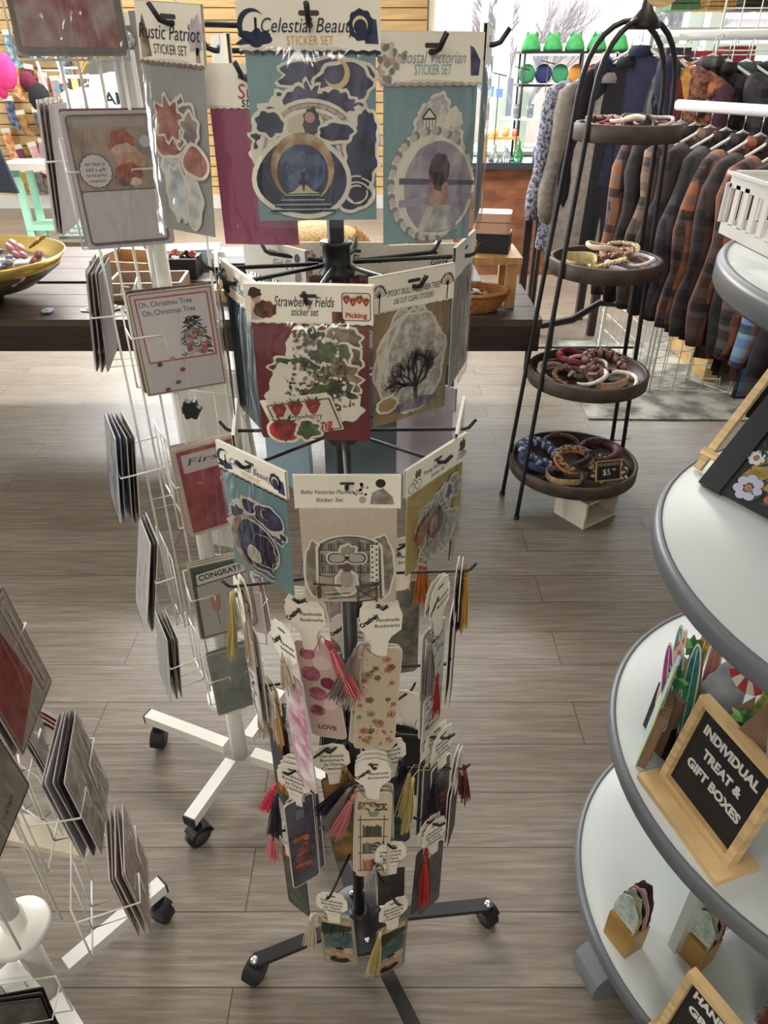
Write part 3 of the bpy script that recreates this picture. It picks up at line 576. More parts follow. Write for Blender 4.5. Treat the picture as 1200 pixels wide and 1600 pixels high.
def pack_stack(kind, c, yaw, n, place, step=.0075, arm_z=None, tilt=0, roll=0, desc='', jitter=1, zdrop=.0008, hero=1, **kw):
    """c = world point of the front pack's hole. copies go back along the hook."""
    k = dict(KINDS[kind]); k.update(kw); rd = random.Random(sum(map(ord, place)) + n)
    nrm = Vector((math.sin(yaw), -math.cos(yaw), 0)); first = None
    grp = '%s sticker packs on the %s' % (desc.split()[0], place)
    for i in range(n):
        p_ = Vector(c) - nrm * step * i + Vector((0, 0, -zdrop * i)) ; M = TR(p_, yaw + R(rd.uniform(-2.5, 2.5)) * jitter * (i > 0), R(tilt), R(roll + (rd.uniform(-1.5, 1.5) if i else 0)))
        lab = '%s %s sticker pack on the %s' % (ORD[i], desc, place)
        if first is None: first = sticker_bag(lab, M, **k); first['group'] = grp
        else: dup(first, M, lab, grp)
    if arm_z is not None:
        tip = Vector(c) + nrm * .010; arm_to((tip.x, tip.y), arm_z)
    return first
def segpack(kind, a, b, z, n, place, desc, tier, **kw):
    """header top corners in the photo (left, right) at a known height"""
    A = atz(*a, z); B = atz(*b, z); m = (A + B) / 2; yaw = math.atan2(B.y - A.y, B.x - A.x); wd = kw.pop('w', (B - A).length)
    return pack_stack(kind, (m.x, m.y, z - .010), yaw, n, place, arm_z=tier, desc=desc, w=wd, **kw)
# tier 0 (just under eye level): places fixed by distance instead
A = aty(372, 8, .655); B = aty(590, 14, .665); m_ = (A + B) / 2
pack_stack('celestial', (m_.x, m_.y, 1.632), R(3), 2, 'top front hook', arm_z=1.625, desc='celestial night-sky', w=.110, H=.160, hh=.034, step=.01)
pack_stack('coastal', (.040, .695, 1.612), R(22), 4, 'top right hook', arm_z=1.608, desc='seaside lady', w=.094, H=.165, hh=.036, step=.010)
pack_stack('plain', (.098, .80, 1.620), R(80), 3, 'top far-right hook', arm_z=1.615, desc='slate-blue edge-on', w=.105, H=.17, hh=.034, header=PAPERB)
pack_stack('pink', (-.118, .715, 1.590), R(-6), 2, 'top left-front hook', arm_z=1.588, desc='magenta sugar', w=.078, H=.150, hh=.034, step=.012)
pack_stack('patriot', (-.176, .705, 1.632), R(-24), 2, 'top left hook', arm_z=1.628, desc='glossy rustic patriot', w=.066, H=.180, hh=.042, step=.014, roll=4)
pack_stack('plain', (-.150, .775, 1.612), R(-70), 5, 'top back-left hook', arm_z=1.610, desc='dark glossy', w=.095, H=.165, hh=.03, card=(62, 52, 54), step=.006)
# tier 1
segpack('strawberry', (380, 443), (583, 447), 1.43, 2, 'second-row front hook', 'strawberry fields', 1.415, H=.158, hh=.036, jitter=1.5)
segpack('spooky', (583, 433), (704, 411), 1.43, 3, 'second-row right-front hook', 'bare-tree halloween', 1.415, H=.158, hh=.036, w=.104)
pack_stack('celestial', (-.145, .715, 1.418), R(-62), 3, 'second-row left-front hook', arm_z=1.415, desc='teal edge-on', w=.10, H=.165, hh=.034, step=.013, card=(66, 92, 100), art=None)
pack_stack('patriot', (-.178, .775, 1.418), R(-78), 4, 'second-row left hook', arm_z=1.415, desc='dark mixed', w=.10, H=.165, hh=.034, step=.012, art=None, card=(66, 62, 66))
pack_stack('girls', (-.128, .855, 1.415), R(-20) + PI - R(25) + R(180) , 3, 'second-row back-left hook', arm_z=1.415, desc='vintage girls', w=.118, H=.150, hh=.042, step=.009)
pack_stack('flowers', (-.035, .872, 1.412), R(0), 3, 'second-row back hook', arm_z=1.415, desc='crimson flower', w=.128, H=.165, hh=.038)
pack_stack('girls', (.055, .862, 1.412), R(8), 4, 'second-row back-right hook', arm_z=1.415, desc='pale curly-title', w=.100, H=.15, hh=.04)
pack_stack('plain', (.092, .84, 1.423), R(72), 4, 'second-row far-right hook', arm_z=1.415, desc='pale grey edge-on', w=.105, H=.165, hh=.034, card=(190, 184, 176), header=PAPERB)
# tier 2
segpack('celestialhead', (330, 683), (457, 742), 1.225, 3, 'third-row left-front hook', 'crescent-moon profile', 1.212, H=.178, hh=.036, w=.120)
segpack('boho', (457, 742), (627, 742), 1.225, 2, 'third-row front hook', 'sepia library', 1.212, H=.178, hh=.042, jitter=.6)
segpack('vintage', (634, 735), (727, 676), 1.225, 3, 'third-row right-front hook', 'yellow lady-in-hat', 1.212, H=.150, hh=.036, step=.012, w=.122)
pack_stack('plum', (.095, .805, 1.222), R(80), 4, 'third-row right hook', arm_z=1.212, desc='plum-backed edge-on', w=.115, H=.19, hh=.03, header=PAPERB)
pack_stack('girls', (-.185, .80, 1.222), R(-82), 3, 'third-row left hook', arm_z=1.212, desc='pale stork-title', w=.11, H=.16, hh=.036, step=.012)
pack_stack('plain', (-.140, .905, 1.222), R(-45) + PI, 2, 'third-row back-left hook', arm_z=1.212, desc='pale blue back-facing', w=.11, H=.165, hh=.034, header=paint(126, 150, 156), card=(126, 150, 156))
pack_stack('plain', (-.035, .935, 1.222), R(180), 3, 'third-row back hook', arm_z=1.212, desc='slate blue back-facing', w=.115, H=.16, hh=.034, header=paint(104, 122, 132), card=(104, 122, 132))
pack_stack('plain', (.055, .92, 1.222), R(140), 2, 'third-row back-right hook', arm_z=1.212, desc='pale lilac back-facing', w=.11, H=.165, hh=.034, header=paint(186, 176, 184), card=(186, 176, 184))

# ---- bookmarks
def tag_outline(w=.058, h=.094):
    pts = []
    for i in range(17):      # wavy dome
        a = PI - PI * i / 16; k = 1 + .05 * math.sin(i * PI / 2.0); pts.append((w * .44 * math.cos(a) * k, -.010 + .019 * math.sin(a) ** .8 * k if 0 < i < 16 else -.010))
    r_ = [(w * .5, -.016), (w * .5, -h * .46), (w * .40, -h * .52), (w * .28, -h * .60), (w * .21, -h * .70), (w * .20, -h * .99)]
    return pts + r_ + [(-x, z) for x, z in r_[::-1]]
def tassel_mesh(top, L, cols, sway=(0, 0), n=26, seed=1, r=.0010, spread=.015):
    mb = MB(); rd = random.Random(seed); x, y, z = top
    mb.tube([(x, y, z + .004), (x + sway[0] * .1, y + sway[1] * .1, z), (x + sway[0] * .25, y + sway[1] * .25, z - L * .16)], [.0016, .0038, .0034], cols[0], 8)
    mb.tube([(x + sway[0] * .2, y + sway[1] * .2, z - L * .12), (x + sway[0] * .22, y + sway[1] * .22, z - L * .15)], .0042, cols[-1], 8)
    for k in range(n):
        a = rd.uniform(0, 6.3); q = rd.uniform(.2, 1) * spread; e = (math.cos(a) * q, math.sin(a) * q * .6)
        mb.tube([(x + sway[0] * .25 + e[0] * .25, y + sway[1] * .25 + e[1] * .25, z - L * .12), (x + sway[0] * .6 + e[0] * .75, y + sway[1] * .6 + e[1] * .75, z - L * .55), (x + sway[0] + e[0], y + sway[1] + e[1], z - L * rd.uniform(.9, 1.05))], [r, r, r * .8], cols[k % len(cols)], 3)
    return mb
def bm_plain(c1, c2):
    def f(mb, w, h, y): mb.flat(rrect(0, -h / 2, w * .94, h * .975, .006), y, water('bookmark_%d_%d_%d' % c1, c1, c2, 26))
    return f
def bm_floral(mb, w, h, y):
    mb.flat(rrect(0, -h / 2, w * .95, h * .98, .009), y, paint(196, 178, 150)); rd = random.Random(5)
    for k in range(46):
        cx, cz = rd.uniform(-.4, .4) * w, -h * rd.uniform(.06, .95); cc = [paint(186, 116, 104), paint(206, 190, 164), paint(146, 134, 108), paint(120, 104, 84), paint(198, 140, 122)][k % 5]; r = rd.uniform(.003, .0075)
        for q in range(5): mb.flat(circ(cx + r * .6 * math.cos(q * 1.257), cz + r * .6 * math.sin(q * 1.257), r * .5, n=8), y - .0001 - .00001 * k, cc)
        mb.flat(circ(cx, cz, r * .25, n=6), y - .0007, paint(96, 80, 60)); stroke(mb, [(cx, cz), (cx + rd.uniform(-.01, .01), cz - .01)], .0007, y - .0001, paint(110, 112, 84))
def bm_library(mb, w, h, y):
    mb.flat(rrect(0, -h / 2, w * .93, h * .975, .006), y, paint(206, 190, 160)); BR = paint(110, 76, 58); rd = random.Random(2)
    for x in (-.36, .30): stroke(mb, [(w * x, -h * .25), (w * x, -h * .93)], .0018, y - .0002, BR)
    for zz in (.30, .50, .70, .92): stroke(mb, [(-w * .42, -h * zz), (w * .40, -h * zz)], .0030, y - .0003, BR)
    for r_, (z0, cs) in enumerate(((.50, [(52, 70, 64), (78, 96, 84), (40, 48, 52)]), (.70, [(60, 84, 74), (44, 52, 60), (96, 110, 96)]), (.92, [(150, 92, 74), (176, 120, 92), (52, 60, 66)]))):
        x = -w * .30
        while x < (w * .24 if r_ == 0 else -w * .02):
            bw = rd.uniform(.0022, .0034); mb.flat([(x, -h * z0 + .0015), (x + bw, -h * z0 + .0015), (x + bw, -h * z0 + h * rd.uniform(.10, .15)), (x, -h * z0 + h * .13)], y - .0004, paint(*cs[int(x * 1e4) % 3])); x += bw + .0004
    for (cx, cz, rx) in ((-.03, -.15, .38), (.14, -.62, .16), (.16, -.82, .17)):
        for k in range(44): mb.flat(blobp(w * cx + rd.uniform(-1, 1) * w * rx, h * (cz + rd.uniform(-.05, .05)), .0030, .0024, k, .4, 7), y - .0005 - .00001 * k, [paint(96, 78, 84), paint(60, 74, 56), paint(130, 104, 100), paint(70, 52, 58), paint(160, 128, 122)][k % 5])
    mb.flat([(-w * .16, -h * .21), (w * .16, -h * .21), (w * .10, -h * .26), (-w * .10, -h * .26)], y - .0009, paint(120, 140, 128))
def bm_beach(mb, w, h, y):
    mb.flat(rrect(0, -h / 2, w * .86, h * .93, .006), y, water('art_sand', (150, 132, 110), (186, 168, 140), 40)); mb.flat([(-w * .42, -h * .36), (w * .42, -h * .28), (w * .42, -h * .60), (-w * .42, -h * .66)], y - .0002, water('art_teal_sea', (50, 76, 78), (98, 122, 118), 30))
    mb.flat([(-w * .42, -h * .12), (w * .42, -h * .16), (w * .42, -h * .24), (-w * .42, -h * .38)], y - .0003, paint(36, 44, 32)); rd = random.Random(6)
    for k in range(40): x = rd.uniform(-.4, .4) * w; stroke(mb, [(x, -h * .15), (x - .006, -h * rd.uniform(.26, .40))], .0012, y - .0004, [paint(34, 44, 30), paint(58, 66, 40)][k % 2])
    mb.flat(blobp(-.002, -h * .88, w * .30, h * .07, 3, .1), y - .0005, paint(34, 30, 30)); mb.flat([(-.008, -h * .86), (-.006, -h * .70), (.006, -h * .70), (.010, -h * .84)], y - .0006, paint(172, 122, 96)); mb.flat(circ(0, -h * .64, .009, .005), y - .0007, paint(40, 32, 30))
    mb.flat([(-.020, -h * .78), (-.006, -h * .72), (.018, -h * .76), (.006, -h * .80)], y - .0008, paint(186, 150, 126))
def bm_sunset(mb, w, h, y):
    mb.flat(rrect(0, -h / 2, w * .93, h * .975, .006), y, water('art_dusk', (54, 54, 66), (88, 84, 96), 24)); rd = random.Random(3)
    for k in range(16): mb.flat(blobp(rd.uniform(-.2, .2) * w, -h * rd.uniform(.42, .80), w * rd.uniform(.1, .3), h * .03, k, .4, 12), y - .0002 - .00002 * k, [water('art_ember', (148, 70, 44), (196, 112, 62), 60), water('art_plum_cloud', (84, 50, 66), (128, 72, 80), 60)][k % 2])
    for k in range(7): stroke(mb, [(-.006 + .002 * k, -h * .12), (-.007 + .0022 * k, -h * .22)], .0006, y - .0003, paint(176, 176, 186))
def bm_love(mb, w, h, y):
    mb.flat(rrect(0, -h / 2, w * .95, h * .98, .006), y, paint(196, 168, 160)); PK = water('art_mauve_rose', (118, 52, 74), (186, 110, 126), 50)
    for k, (cx, cz, r) in enumerate(((-.2, -.12, .2), (.15, -.2, .24), (-.2, -.32, .26), (.22, -.40, .2), (-.1, -.52, .24), (.2, -.62, .2), (-.2, -.70, .2))): mb.flat(blobp(w * cx, h * cz, w * r, w * r, k, .08), y - .0002 - .0001 * k, [PK, paint(214, 190, 184), PK, paint(122, 44, 58)][k % 4])
    mb.text('LOVE', 0, -h * .88, .013, y - .0012, paint(110, 60, 56), .030, bold=.02)
def bm_vibes(mb, w, h, y):
    mb.flat(rrect(0, -h / 2, w * .95, h * .98, .005), y, paint(186, 180, 172)); mb.flat([(-w * .45, -h * .2), (w * .45, -h * .05), (w * .45, -h * .6), (-w * .45, -h * .66)], y - .0001, water('art_wave', (60, 96, 112), (176, 160, 90), 20)); mb.text('Summer', 0, -h * .76, .010, y - .0004, INK, .034, .06, shear=.2); mb.text('Vibes', 0, -h * .87, .013, y - .0004, INK, .032, .06, shear=.1)
def bm_garden(mb, w, h, y):
    mb.flat(rrect(0, -h / 2, w * .95, h * .98, .008), y, paint(198, 196, 188)); rd = random.Random(12)
    for k in range(60): mb.flat(blobp(rd.uniform(-.4, .4) * w, -h * rd.uniform(.08, .95), .005, .003, k, .5, 8), y - .0001 - .00001 * k, [paint(168, 80, 84), paint(104, 140, 146), paint(70, 74, 84), paint(150, 120, 110), paint(206, 150, 150)][k % 5])
def bookmark(label, M, art, w=.055, h=.19, tagside='front', tcols=((200, 190, 160),), tx=-.022, tz=-.085, tlen=.075, sway=(0, 0), base=None, tcount=34, tilt_card=0, seed=1, card_yaw=0):
    t = thing('bookmark', label, 'bookmark', M)
    g_ = MB(); g_.ext(tag_outline(), -.0006, .0004, CREAM); g_.flat(rrect(0, -.004, .017, .004, .0018), -.0008, paint(84, 76, 66))
    if tagside == 'front':
        g_.text('Creatively', -.016, -.028, .0105, -.0009, INK, .032, .75, shear=.3, bold=.06)
        g_.text('Handmade', .009, -.026, .0085, -.0009, INK, .032, .08, bold=.01); g_.text('Bookmarks', .009, -.0365, .0085, -.0009, INK, .034, .08, bold=.01)
    else:
        for i_, st in enumerate(('Handmade', 'Bookmark', 'by Dana', 'Creatively')): g_.text(st, 0, -.020 - .0108 * i_, .0108, -.0009, INK, .040 if i_ != 2 else .030, -.14, bold=.01)
        stroke(g_, [(-.008, -.064), (.008, -.067)], .0006, -.0009, paint(120, 110, 100))
    g_.build('hang_tag', t)
    c_ = MB(); c_.ext(rrect(0, -h / 2, w, h, .009), -.0010, .0010, base or paint(206, 200, 190, .35)); art(c_, w, h, -.0012)
    ring = circ(0, -.010, .0035, n=10); c_.flat(ring, -.0030, paint(70, 64, 60))
    co = c_.build('bookmark_card', t, TR((0.002, .004, -.080), R(card_yaw), R(tilt_card)))
    lp = MB(); lp.tube([(0.002, .002, -.097), (tx * .3, -.004, -.088), (tx * .8, -.005, tz + .01), (tx, -.005, tz + .004)], .0008, paint(*tcols[0]), 4); lp.build('cord', t)
    tassel_mesh((tx, -.006, tz), tlen, [paint(*q, .45) for q in tcols], sway, tcount, seed).build('tassel', t)
    return t
def bm_stack(c, yaw, n, place, desc, arm, variants, step=.0065, roll=0, arm_z=None, **kw):
    nrm = Vector((math.sin(yaw), -math.cos(yaw), 0)); rd = random.Random(len(place) * 13 + n); first = None
    grp = 'bookmarks on the %s' % place
    for i in range(n):
        p_ = Vector(c) - nrm * step * i + Vector((0, 0, .0006 * i)); M = TR(p_, yaw + R(rd.uniform(-5, 5)) * (i > 0), 0, R(roll + (rd.uniform(-3, 3) if i else 0)))
        lab = '%s %s bookmark on the %s' % (ORD[i], desc, place)
        if i < len(variants): k = dict(kw); k.update(variants[i]); first = bookmark(lab, M, seed=i + 2, **k); first['group'] = grp
        else: dup(first, M, lab, grp)
    if arm_z is not None:
        tip = Vector(c) + nrm * .010; arm_to((tip.x, tip.y), arm_z)
RED = ((150, 36, 34), (178, 52, 44)); NUDE = ((176, 158, 140), (196, 180, 160)); GOLD = ((176, 128, 44), (206, 160, 70)); YEL = ((196, 178, 118), (170, 150, 92)); GREY = ((134, 120, 116), (108, 94, 96)); DKT = ((28, 26, 40), (40, 34, 56)); PINK = ((186, 110, 116), (204, 132, 132)); HOT = ((206, 52, 84), (226, 84, 108)); MARO = ((110, 40, 44), (140, 64, 58)); IVORY = ((206, 196, 172), (186, 174, 148)); CORAL = ((178, 56, 70), (212, 130, 128))
P = atz(597, 945, .985); bm_stack((P.x, P.y, .985), R(3), 3, 'fourth-row front hook', 'rose-patterned', 0, [dict(art=bm_floral, w=.064, h=.215, tcols=GREY, tx=-.030, tz=-.076, sway=(-.030, -.004), tlen=.095, tcount=50), dict(art=bm_floral, w=.064, h=.215, tcols=NUDE, tx=-.020, tz=-.080, sway=(-.016, -.006), tlen=.115, tcount=44)], roll=3, arm_z=.985)
P = atz(472, 935, .985); bm_stack((P.x, P.y, .985), R(-14), 3, 'fourth-row left-front hook', 'mauve rose', 0, [dict(art=bm_love, w=.058, h=.20, tcols=CORAL, tx=.026, tz=-.070, sway=(.034, -.006), tlen=.095, tcount=60)], roll=-5, arm_z=.985)
bm_stack((-.138, .715, .960), R(-48), 3, 'fourth-row left hook, near side', 'pink-splashed narrow', 0, [dict(art=bm_plain((176, 104, 130), (226, 214, 210)), w=.052, h=.235, tcols=NUDE, tx=.0, tz=-.05, tlen=.06)], roll=-4)
bm_stack((-.205, .775, .985), R(-66), 9, 'fourth-row left hook', 'cream-tasselled', 0, [dict(art=bm_garden, w=.058, h=.19, tcols=YEL, tx=-.012, tz=-.022, sway=(0, -.014), tlen=.115, tcount=60), dict(art=bm_garden, w=.058, h=.19, tcols=NUDE, tx=.020, tz=-.022, tlen=.115, tcount=50)], arm_z=.985, step=.0085)
bm_stack((.078, .765, .995), R(58), 8, 'fourth-row right hook', 'garden-print', 0, [dict(art=bm_garden, w=.060, h=.225, tcols=GREY, tx=-.036, tz=-.080, tlen=.105, tcount=44), dict(art=bm_garden, w=.060, h=.225, tcols=((104, 120, 114), (130, 144, 136)), tx=-.024, tz=-.080, tlen=.10)], step=.006)
bm_stack((.112, .810, .990), R(80), 4, 'fourth-row far-right hook', 'gold-tasselled', 0, [dict(art=bm_plain((60, 54, 60), (90, 80, 84)), tcols=GOLD, tx=.004, tz=-.006, tlen=.11, tcount=70), dict(art=bm_plain((84, 72, 74), (110, 96, 96)), tcols=DKT, tx=.0, tz=-.01, tlen=.10, tcount=50)], arm_z=.985)
bm_stack((.030, .880, .985), R(12), 3, 'fourth-row back hook', 'dark sage', 0, [dict(art=bm_plain((70, 72, 62), (130, 120, 104)), base=paint(110, 100, 98), h=.20, tcols=((190, 110, 40), (150, 84, 36)), tx=.03, tz=-.02, tlen=.10, tcount=50)], arm_z=.985)
bm_stack((-.065, .875, .985), R(-8), 3, 'fourth-row back-left hook', 'plum ribbon', 0, [dict(art=bm_plain((96, 60, 78), (186, 160, 160)), h=.15, tcols=DKT, tx=.03, tz=-.05, tlen=.09, tcount=40)], arm_z=.985)
# fifth row
bm_stack((.086, .810, .80), R(72), 3, 'fifth-row right hook', 'pale red-tasselled', 0, [dict(art=bm_plain((188, 180, 178), (214, 208, 204)), h=.15, tcols=RED, tx=-.034, tz=.01, tlen=.085, tcount=50)], arm_z=.80)
bm_stack((-.078, .815, .80), R(-70), 3, 'fifth-row left hook', 'dark nude-tasselled', 0, [dict(art=bm_plain((34, 32, 38), (50, 46, 52)), base=paint(28, 26, 30, .3), h=.17, tcols=NUDE, tx=.006, tz=-.005, tlen=.10, tcount=44)], arm_z=.80)
bm_stack((-.182, .775, .785), R(-58), 7, 'fifth-row far-left hook', 'black glossy', 0, [dict(art=bm_plain((34, 32, 38), (50, 46, 52)), base=paint(28, 26, 30, .3), h=.215, tcols=NUDE, tx=-.010, tz=-.0, sway=(0, -.006), tlen=.11, tcount=56), dict(art=bm_plain((34, 32, 38), (50, 46, 52)), base=paint(28, 26, 30, .3), h=.215, tcols=((206, 190, 168), (176, 120, 40)), tx=.018, tz=-.0, tlen=.11, tcount=50)], arm_z=.79, step=.009)
bm_stack((-.060, .865, .845), R(-10), 1, 'fifth-row back hook', 'summer wave', 0, [dict(art=bm_vibes, w=.05, h=.17, tcols=DKT, tx=.028, tz=-.08, tlen=.07)], arm_z=.80)
# sixth row
P = atz(583, 1193, .655); bm_stack((P.x, P.y, .657), R(2), 6, 'sixth-row front hook', 'bookshelf', 0, [dict(art=bm_library, w=.062, h=.245, tcols=PINK, tx=-.028, tz=-.074, sway=(-.036, -.012), tlen=.095, tcount=60), dict(art=bm_library, w=.062, h=.245, tcols=GREY, tx=-.034, tz=-.070, sway=(-.042, -.004), tlen=.095, tcount=44), dict(art=bm_library, w=.062, h=.245, tcols=DKT, tx=-.036, tz=-.066, sway=(-.058, 0), tlen=.075, tcount=50)], roll=1, arm_z=.655, step=.008)
P = atz(457, 1202, .655); bm_stack((P.x, P.y, .657), R(-20), 7, 'sixth-row left-front hook', 'stormy-cloud', 0, [dict(art=bm_sunset, w=.054, h=.245, tagside='back', tcols=DKT, tx=-.030, tz=-.074, sway=(-.014, -.004), tlen=.115, tcount=60, card_yaw=52), dict(art=bm_sunset, w=.054, h=.245, tagside='back', tcols=HOT, tx=-.034, tz=-.062, sway=(-.024, -.006), tlen=.07, tcount=60, card_yaw=52), dict(art=bm_sunset, w=.054, h=.245, tagside='back', tcols=((200, 130, 30), (220, 150, 50)), tx=-.026, tz=-.052, tlen=.035, card_yaw=50)], roll=0, arm_z=.655, step=.009)
bm_stack((-.088, .765, .655), R(6), 4, 'sixth-row inner left hook', 'gold and moss', 0, [dict(art=bm_plain((60, 64, 48), (150, 108, 56)), base=paint(60, 58, 48), h=.25, tagside='back', tcols=((150, 110, 60), (110, 84, 50)), tx=.02, tz=-.05, tlen=.05)], arm_z=.655, roll=-4)
bm_stack((.008, .775, .655), R(20), 4, 'sixth-row inner right hook', 'dark teal night', 0, [dict(art=bm_plain((34, 46, 52), (84, 96, 92)), base=paint(36, 40, 44), w=.056, h=.22, tagside='back', tcols=DKT, tx=.02, tz=-.05, tlen=.06)], arm_z=.655, roll=-3)
P = atz(697, 1140, .655); bm_stack((P.x - .006, P.y - .012, .662), R(48), 6, 'sixth-row right-front hook', 'dusk-sky', 0, [dict(art=bm_sunset, w=.054, h=.225, tagside='back', tcols=DKT, tx=-.028, tz=-.082, tlen=.10, tcount=70), dict(art=bm_sunset, w=.054, h=.225, tagside='back', tcols=YEL, tx=-.060, tz=-.070, sway=(-.016, 0), tlen=.125, tcount=50), dict(art=bm_plain((40, 52, 52), (70, 84, 80)), tagside='back', h=.21, tcols=((150, 128, 84), (176, 150, 100)), tx=-.066, tz=-.058, sway=(-.022, 0), tlen=.08, tcount=50)], arm_z=.655, step=.013, roll=-2)
bm_stack((.045, .880, .655), R(160), 3, 'sixth-row back-right hook', 'black back-facing', 0, [dict(art=bm_plain((30, 28, 32), (46, 40, 44)), base=paint(30, 28, 32, .4), tcols=((150, 40, 70), (120, 30, 60)), tx=-.035, tz=.03, sway=(0, 0), tlen=.07, tcount=36)], arm_z=.655)
bm_stack((-.085, .875, .655), R(-160), 3, 'sixth-row back-left hook', 'pale back-facing', 0, [dict(art=bm_plain((60, 70, 72), (90, 96, 96)), base=paint(60, 70, 72, .4), tcols=DKT, tx=.02, tz=-.05, tlen=.08)], arm_z=.655)
# seventh row
bm_stack((-.170, .745, .470), R(-36), 6, 'seventh-row left hook', 'green foliage', 0, [dict(art=bm_plain((44, 66, 62), (92, 84, 66)), base=paint(46, 56, 54), h=.19, tagside='back', tcols=((206, 96, 112), (220, 128, 136)), tx=-.034, tz=-.040, sway=(-.010, .0), tlen=.09, tcount=50)], arm_z=.47, step=.008)
bm_stack((.090, .755, .465), R(40), 5, 'seventh-row right hook', 'grey red-tasselled', 0, [dict(art=bm_plain((78, 74, 76), (104, 98, 96)), base=paint(70, 66, 66), h=.20, tagside='back', tcols=RED, tx=-.026, tz=-.066, tlen=.13, tcount=90, sway=(-.006, -.010)), dict(art=bm_plain((78, 74, 76), (104, 98, 96)), base=paint(70, 66, 66), h=.20, tagside='back', tcols=RED, tx=-.010, tz=-.062, tlen=.12, tcount=60)], arm_z=.47, step=.010)
bm_stack((.130, .800, .59), R(70), 3, 'seventh-row far-right hook', 'dark maroon-tasselled', 0, [dict(art=bm_plain((60, 40, 42), (90, 60, 60)), tagside='back', h=.16, tcols=MARO, tx=.02, tz=-.05, sway=(.016, -.008), tlen=.11, tcount=70), dict(art=bm_plain((60, 40, 42), (90, 60, 60)), h=.16, tcols=((90, 30, 34), (34, 24, 28)), tx=.0, tz=-.05, sway=(.026, -.008), tlen=.09, tcount=50)], arm_z=.56)
bm_stack((.012, .740, .425), R(12), 1, 'seventh-row front hook', 'dark', 0, [dict(art=bm_plain((40, 36, 40), (60, 54, 56)), tagside='back', tcols=((150, 148, 140), (176, 174, 164)), tx=-.030, tz=-.050, sway=(-.010, 0), tlen=.07, h=.12, tcount=40)], arm_z=.43)  # plain dark print on this bookmark
# lowest row
bm_stack((-.096, .700, .335), R(-8), 5, 'lowest left-front hook', 'beach-scene', 0, [dict(art=bm_beach, w=.068, h=.175, tagside='back', base=paint(150, 142, 120, .3), tcols=IVORY, tx=-.038, tz=-.066, sway=(-.016, -.002), tlen=.11, tcount=50)], roll=-2, arm_z=.345)
bm_stack((.018, .688, .335), R(26), 4, 'lowest right-front hook', 'tilted beach-scene', 0, [dict(art=bm_beach, w=.066, h=.175, tagside='back', base=paint(120, 112, 98, .3), tcols=YEL, tx=-.026, tz=-.072, sway=(-.020, -.008), tlen=.115, tcount=50)], roll=2, arm_z=.345)

# ================================================================ WHITE WIRE CARD RACKS (left)
def wpath(mb, pts, r=.0016): mb.tube(pts, r, WIRE, 6)
def legs_white(rk, hub, ends, z=.105, hh=.03):
    for k, e in enumerate(ends):
        d = Vector(e) - Vector(hub); L = d.length; an = math.atan2(d.y, d.x)
        lg = MB(); lg.box((L / 2 + .02, 0, z), (L - .04, hh, .028), WIRE); l_ = lg.build('leg', rk, TR((0, 0, 0), an))
        MB().box((L + .001, 0, z), (.004, hh + .001, .029), RUBBER).build('end_cap', l_)
        caster(rk, TR((d.x * .92, d.y * .92, 0), an + R([20, 70, -30, 110][k % 4])), r=.030)
def pocket(rk, az, r, z_top, w, depth, h=.17, off=0):
    """wire pocket on the rack face looking to azimuth az (0 = to the camera side)"""
    M = TR((math.cos(az) * off, math.sin(az) * off, 0), az); zl = z_top - h * .42; zb = z_top - h - .006; mb = MB(); hw = w / 2 + .006
    yb = -(r - .004); yf = -(r + depth + .006)
    wpath(mb, [(-hw, yb, zl + .002), (-hw, yf, zl), (-hw * .28, yf, zl), ]); wpath(mb, [(hw, yb, zl + .002), (hw, yf, zl), (hw * .28, yf, zl)])
    for x in (-hw * .28, hw * .28): wpath(mb, [(x, yf, zl), (x, yf, zb), (x, yb, zb), (x, yb, z_top - h * .2)])
    for x in (-hw, hw): wpath(mb, [(x, yb, z_top - h * .2), (x, yb, zb)])
    wpath(mb, [(-hw, yb, zb), (hw, yb, zb)]); wpath(mb, [(-hw, yb, z_top - h * .2), (hw, yb, z_top - h * .2)])
    mb.build('wire_pocket', rk, M)
def greeting_card(label, M, w=.127, h=.172, base=(206, 196, 194), art=None, thick=.0016, cello=True, edge=None, rad=.004):
    t = thing('greeting_card', label, 'greeting card', M)
    c = MB(); c.ext(rrect(0, -h / 2, w, h, rad), -thick / 2, thick / 2, paint(*base), edge=paint(*edge) if edge else None)
    c.build('card', t)
    if art: a = MB(); art(a, w, h, -thick / 2 - .0003); a.build('card_front', t)
    if cello:
        s_ = MB(); s_.add([(-w * .51, -thick - .0012, .004), (-w * .17, -thick - .0020, .005), (w * .17, -thick - .0016, .004), (w * .51, -thick - .0010, .004), (-w * .51, -thick - .0012, -h - .003), (-w * .17, -thick - .0015, -h - .003), (w * .17, -thick - .0022, -h - .003), (w * .51, -thick - .001, -h - .003)], [(0, 4, 5, 1), (1, 5, 6, 2), (2, 6, 7, 3)], SLEEVE, smooth=True); s_.build('clear_sleeve', t)
    return t
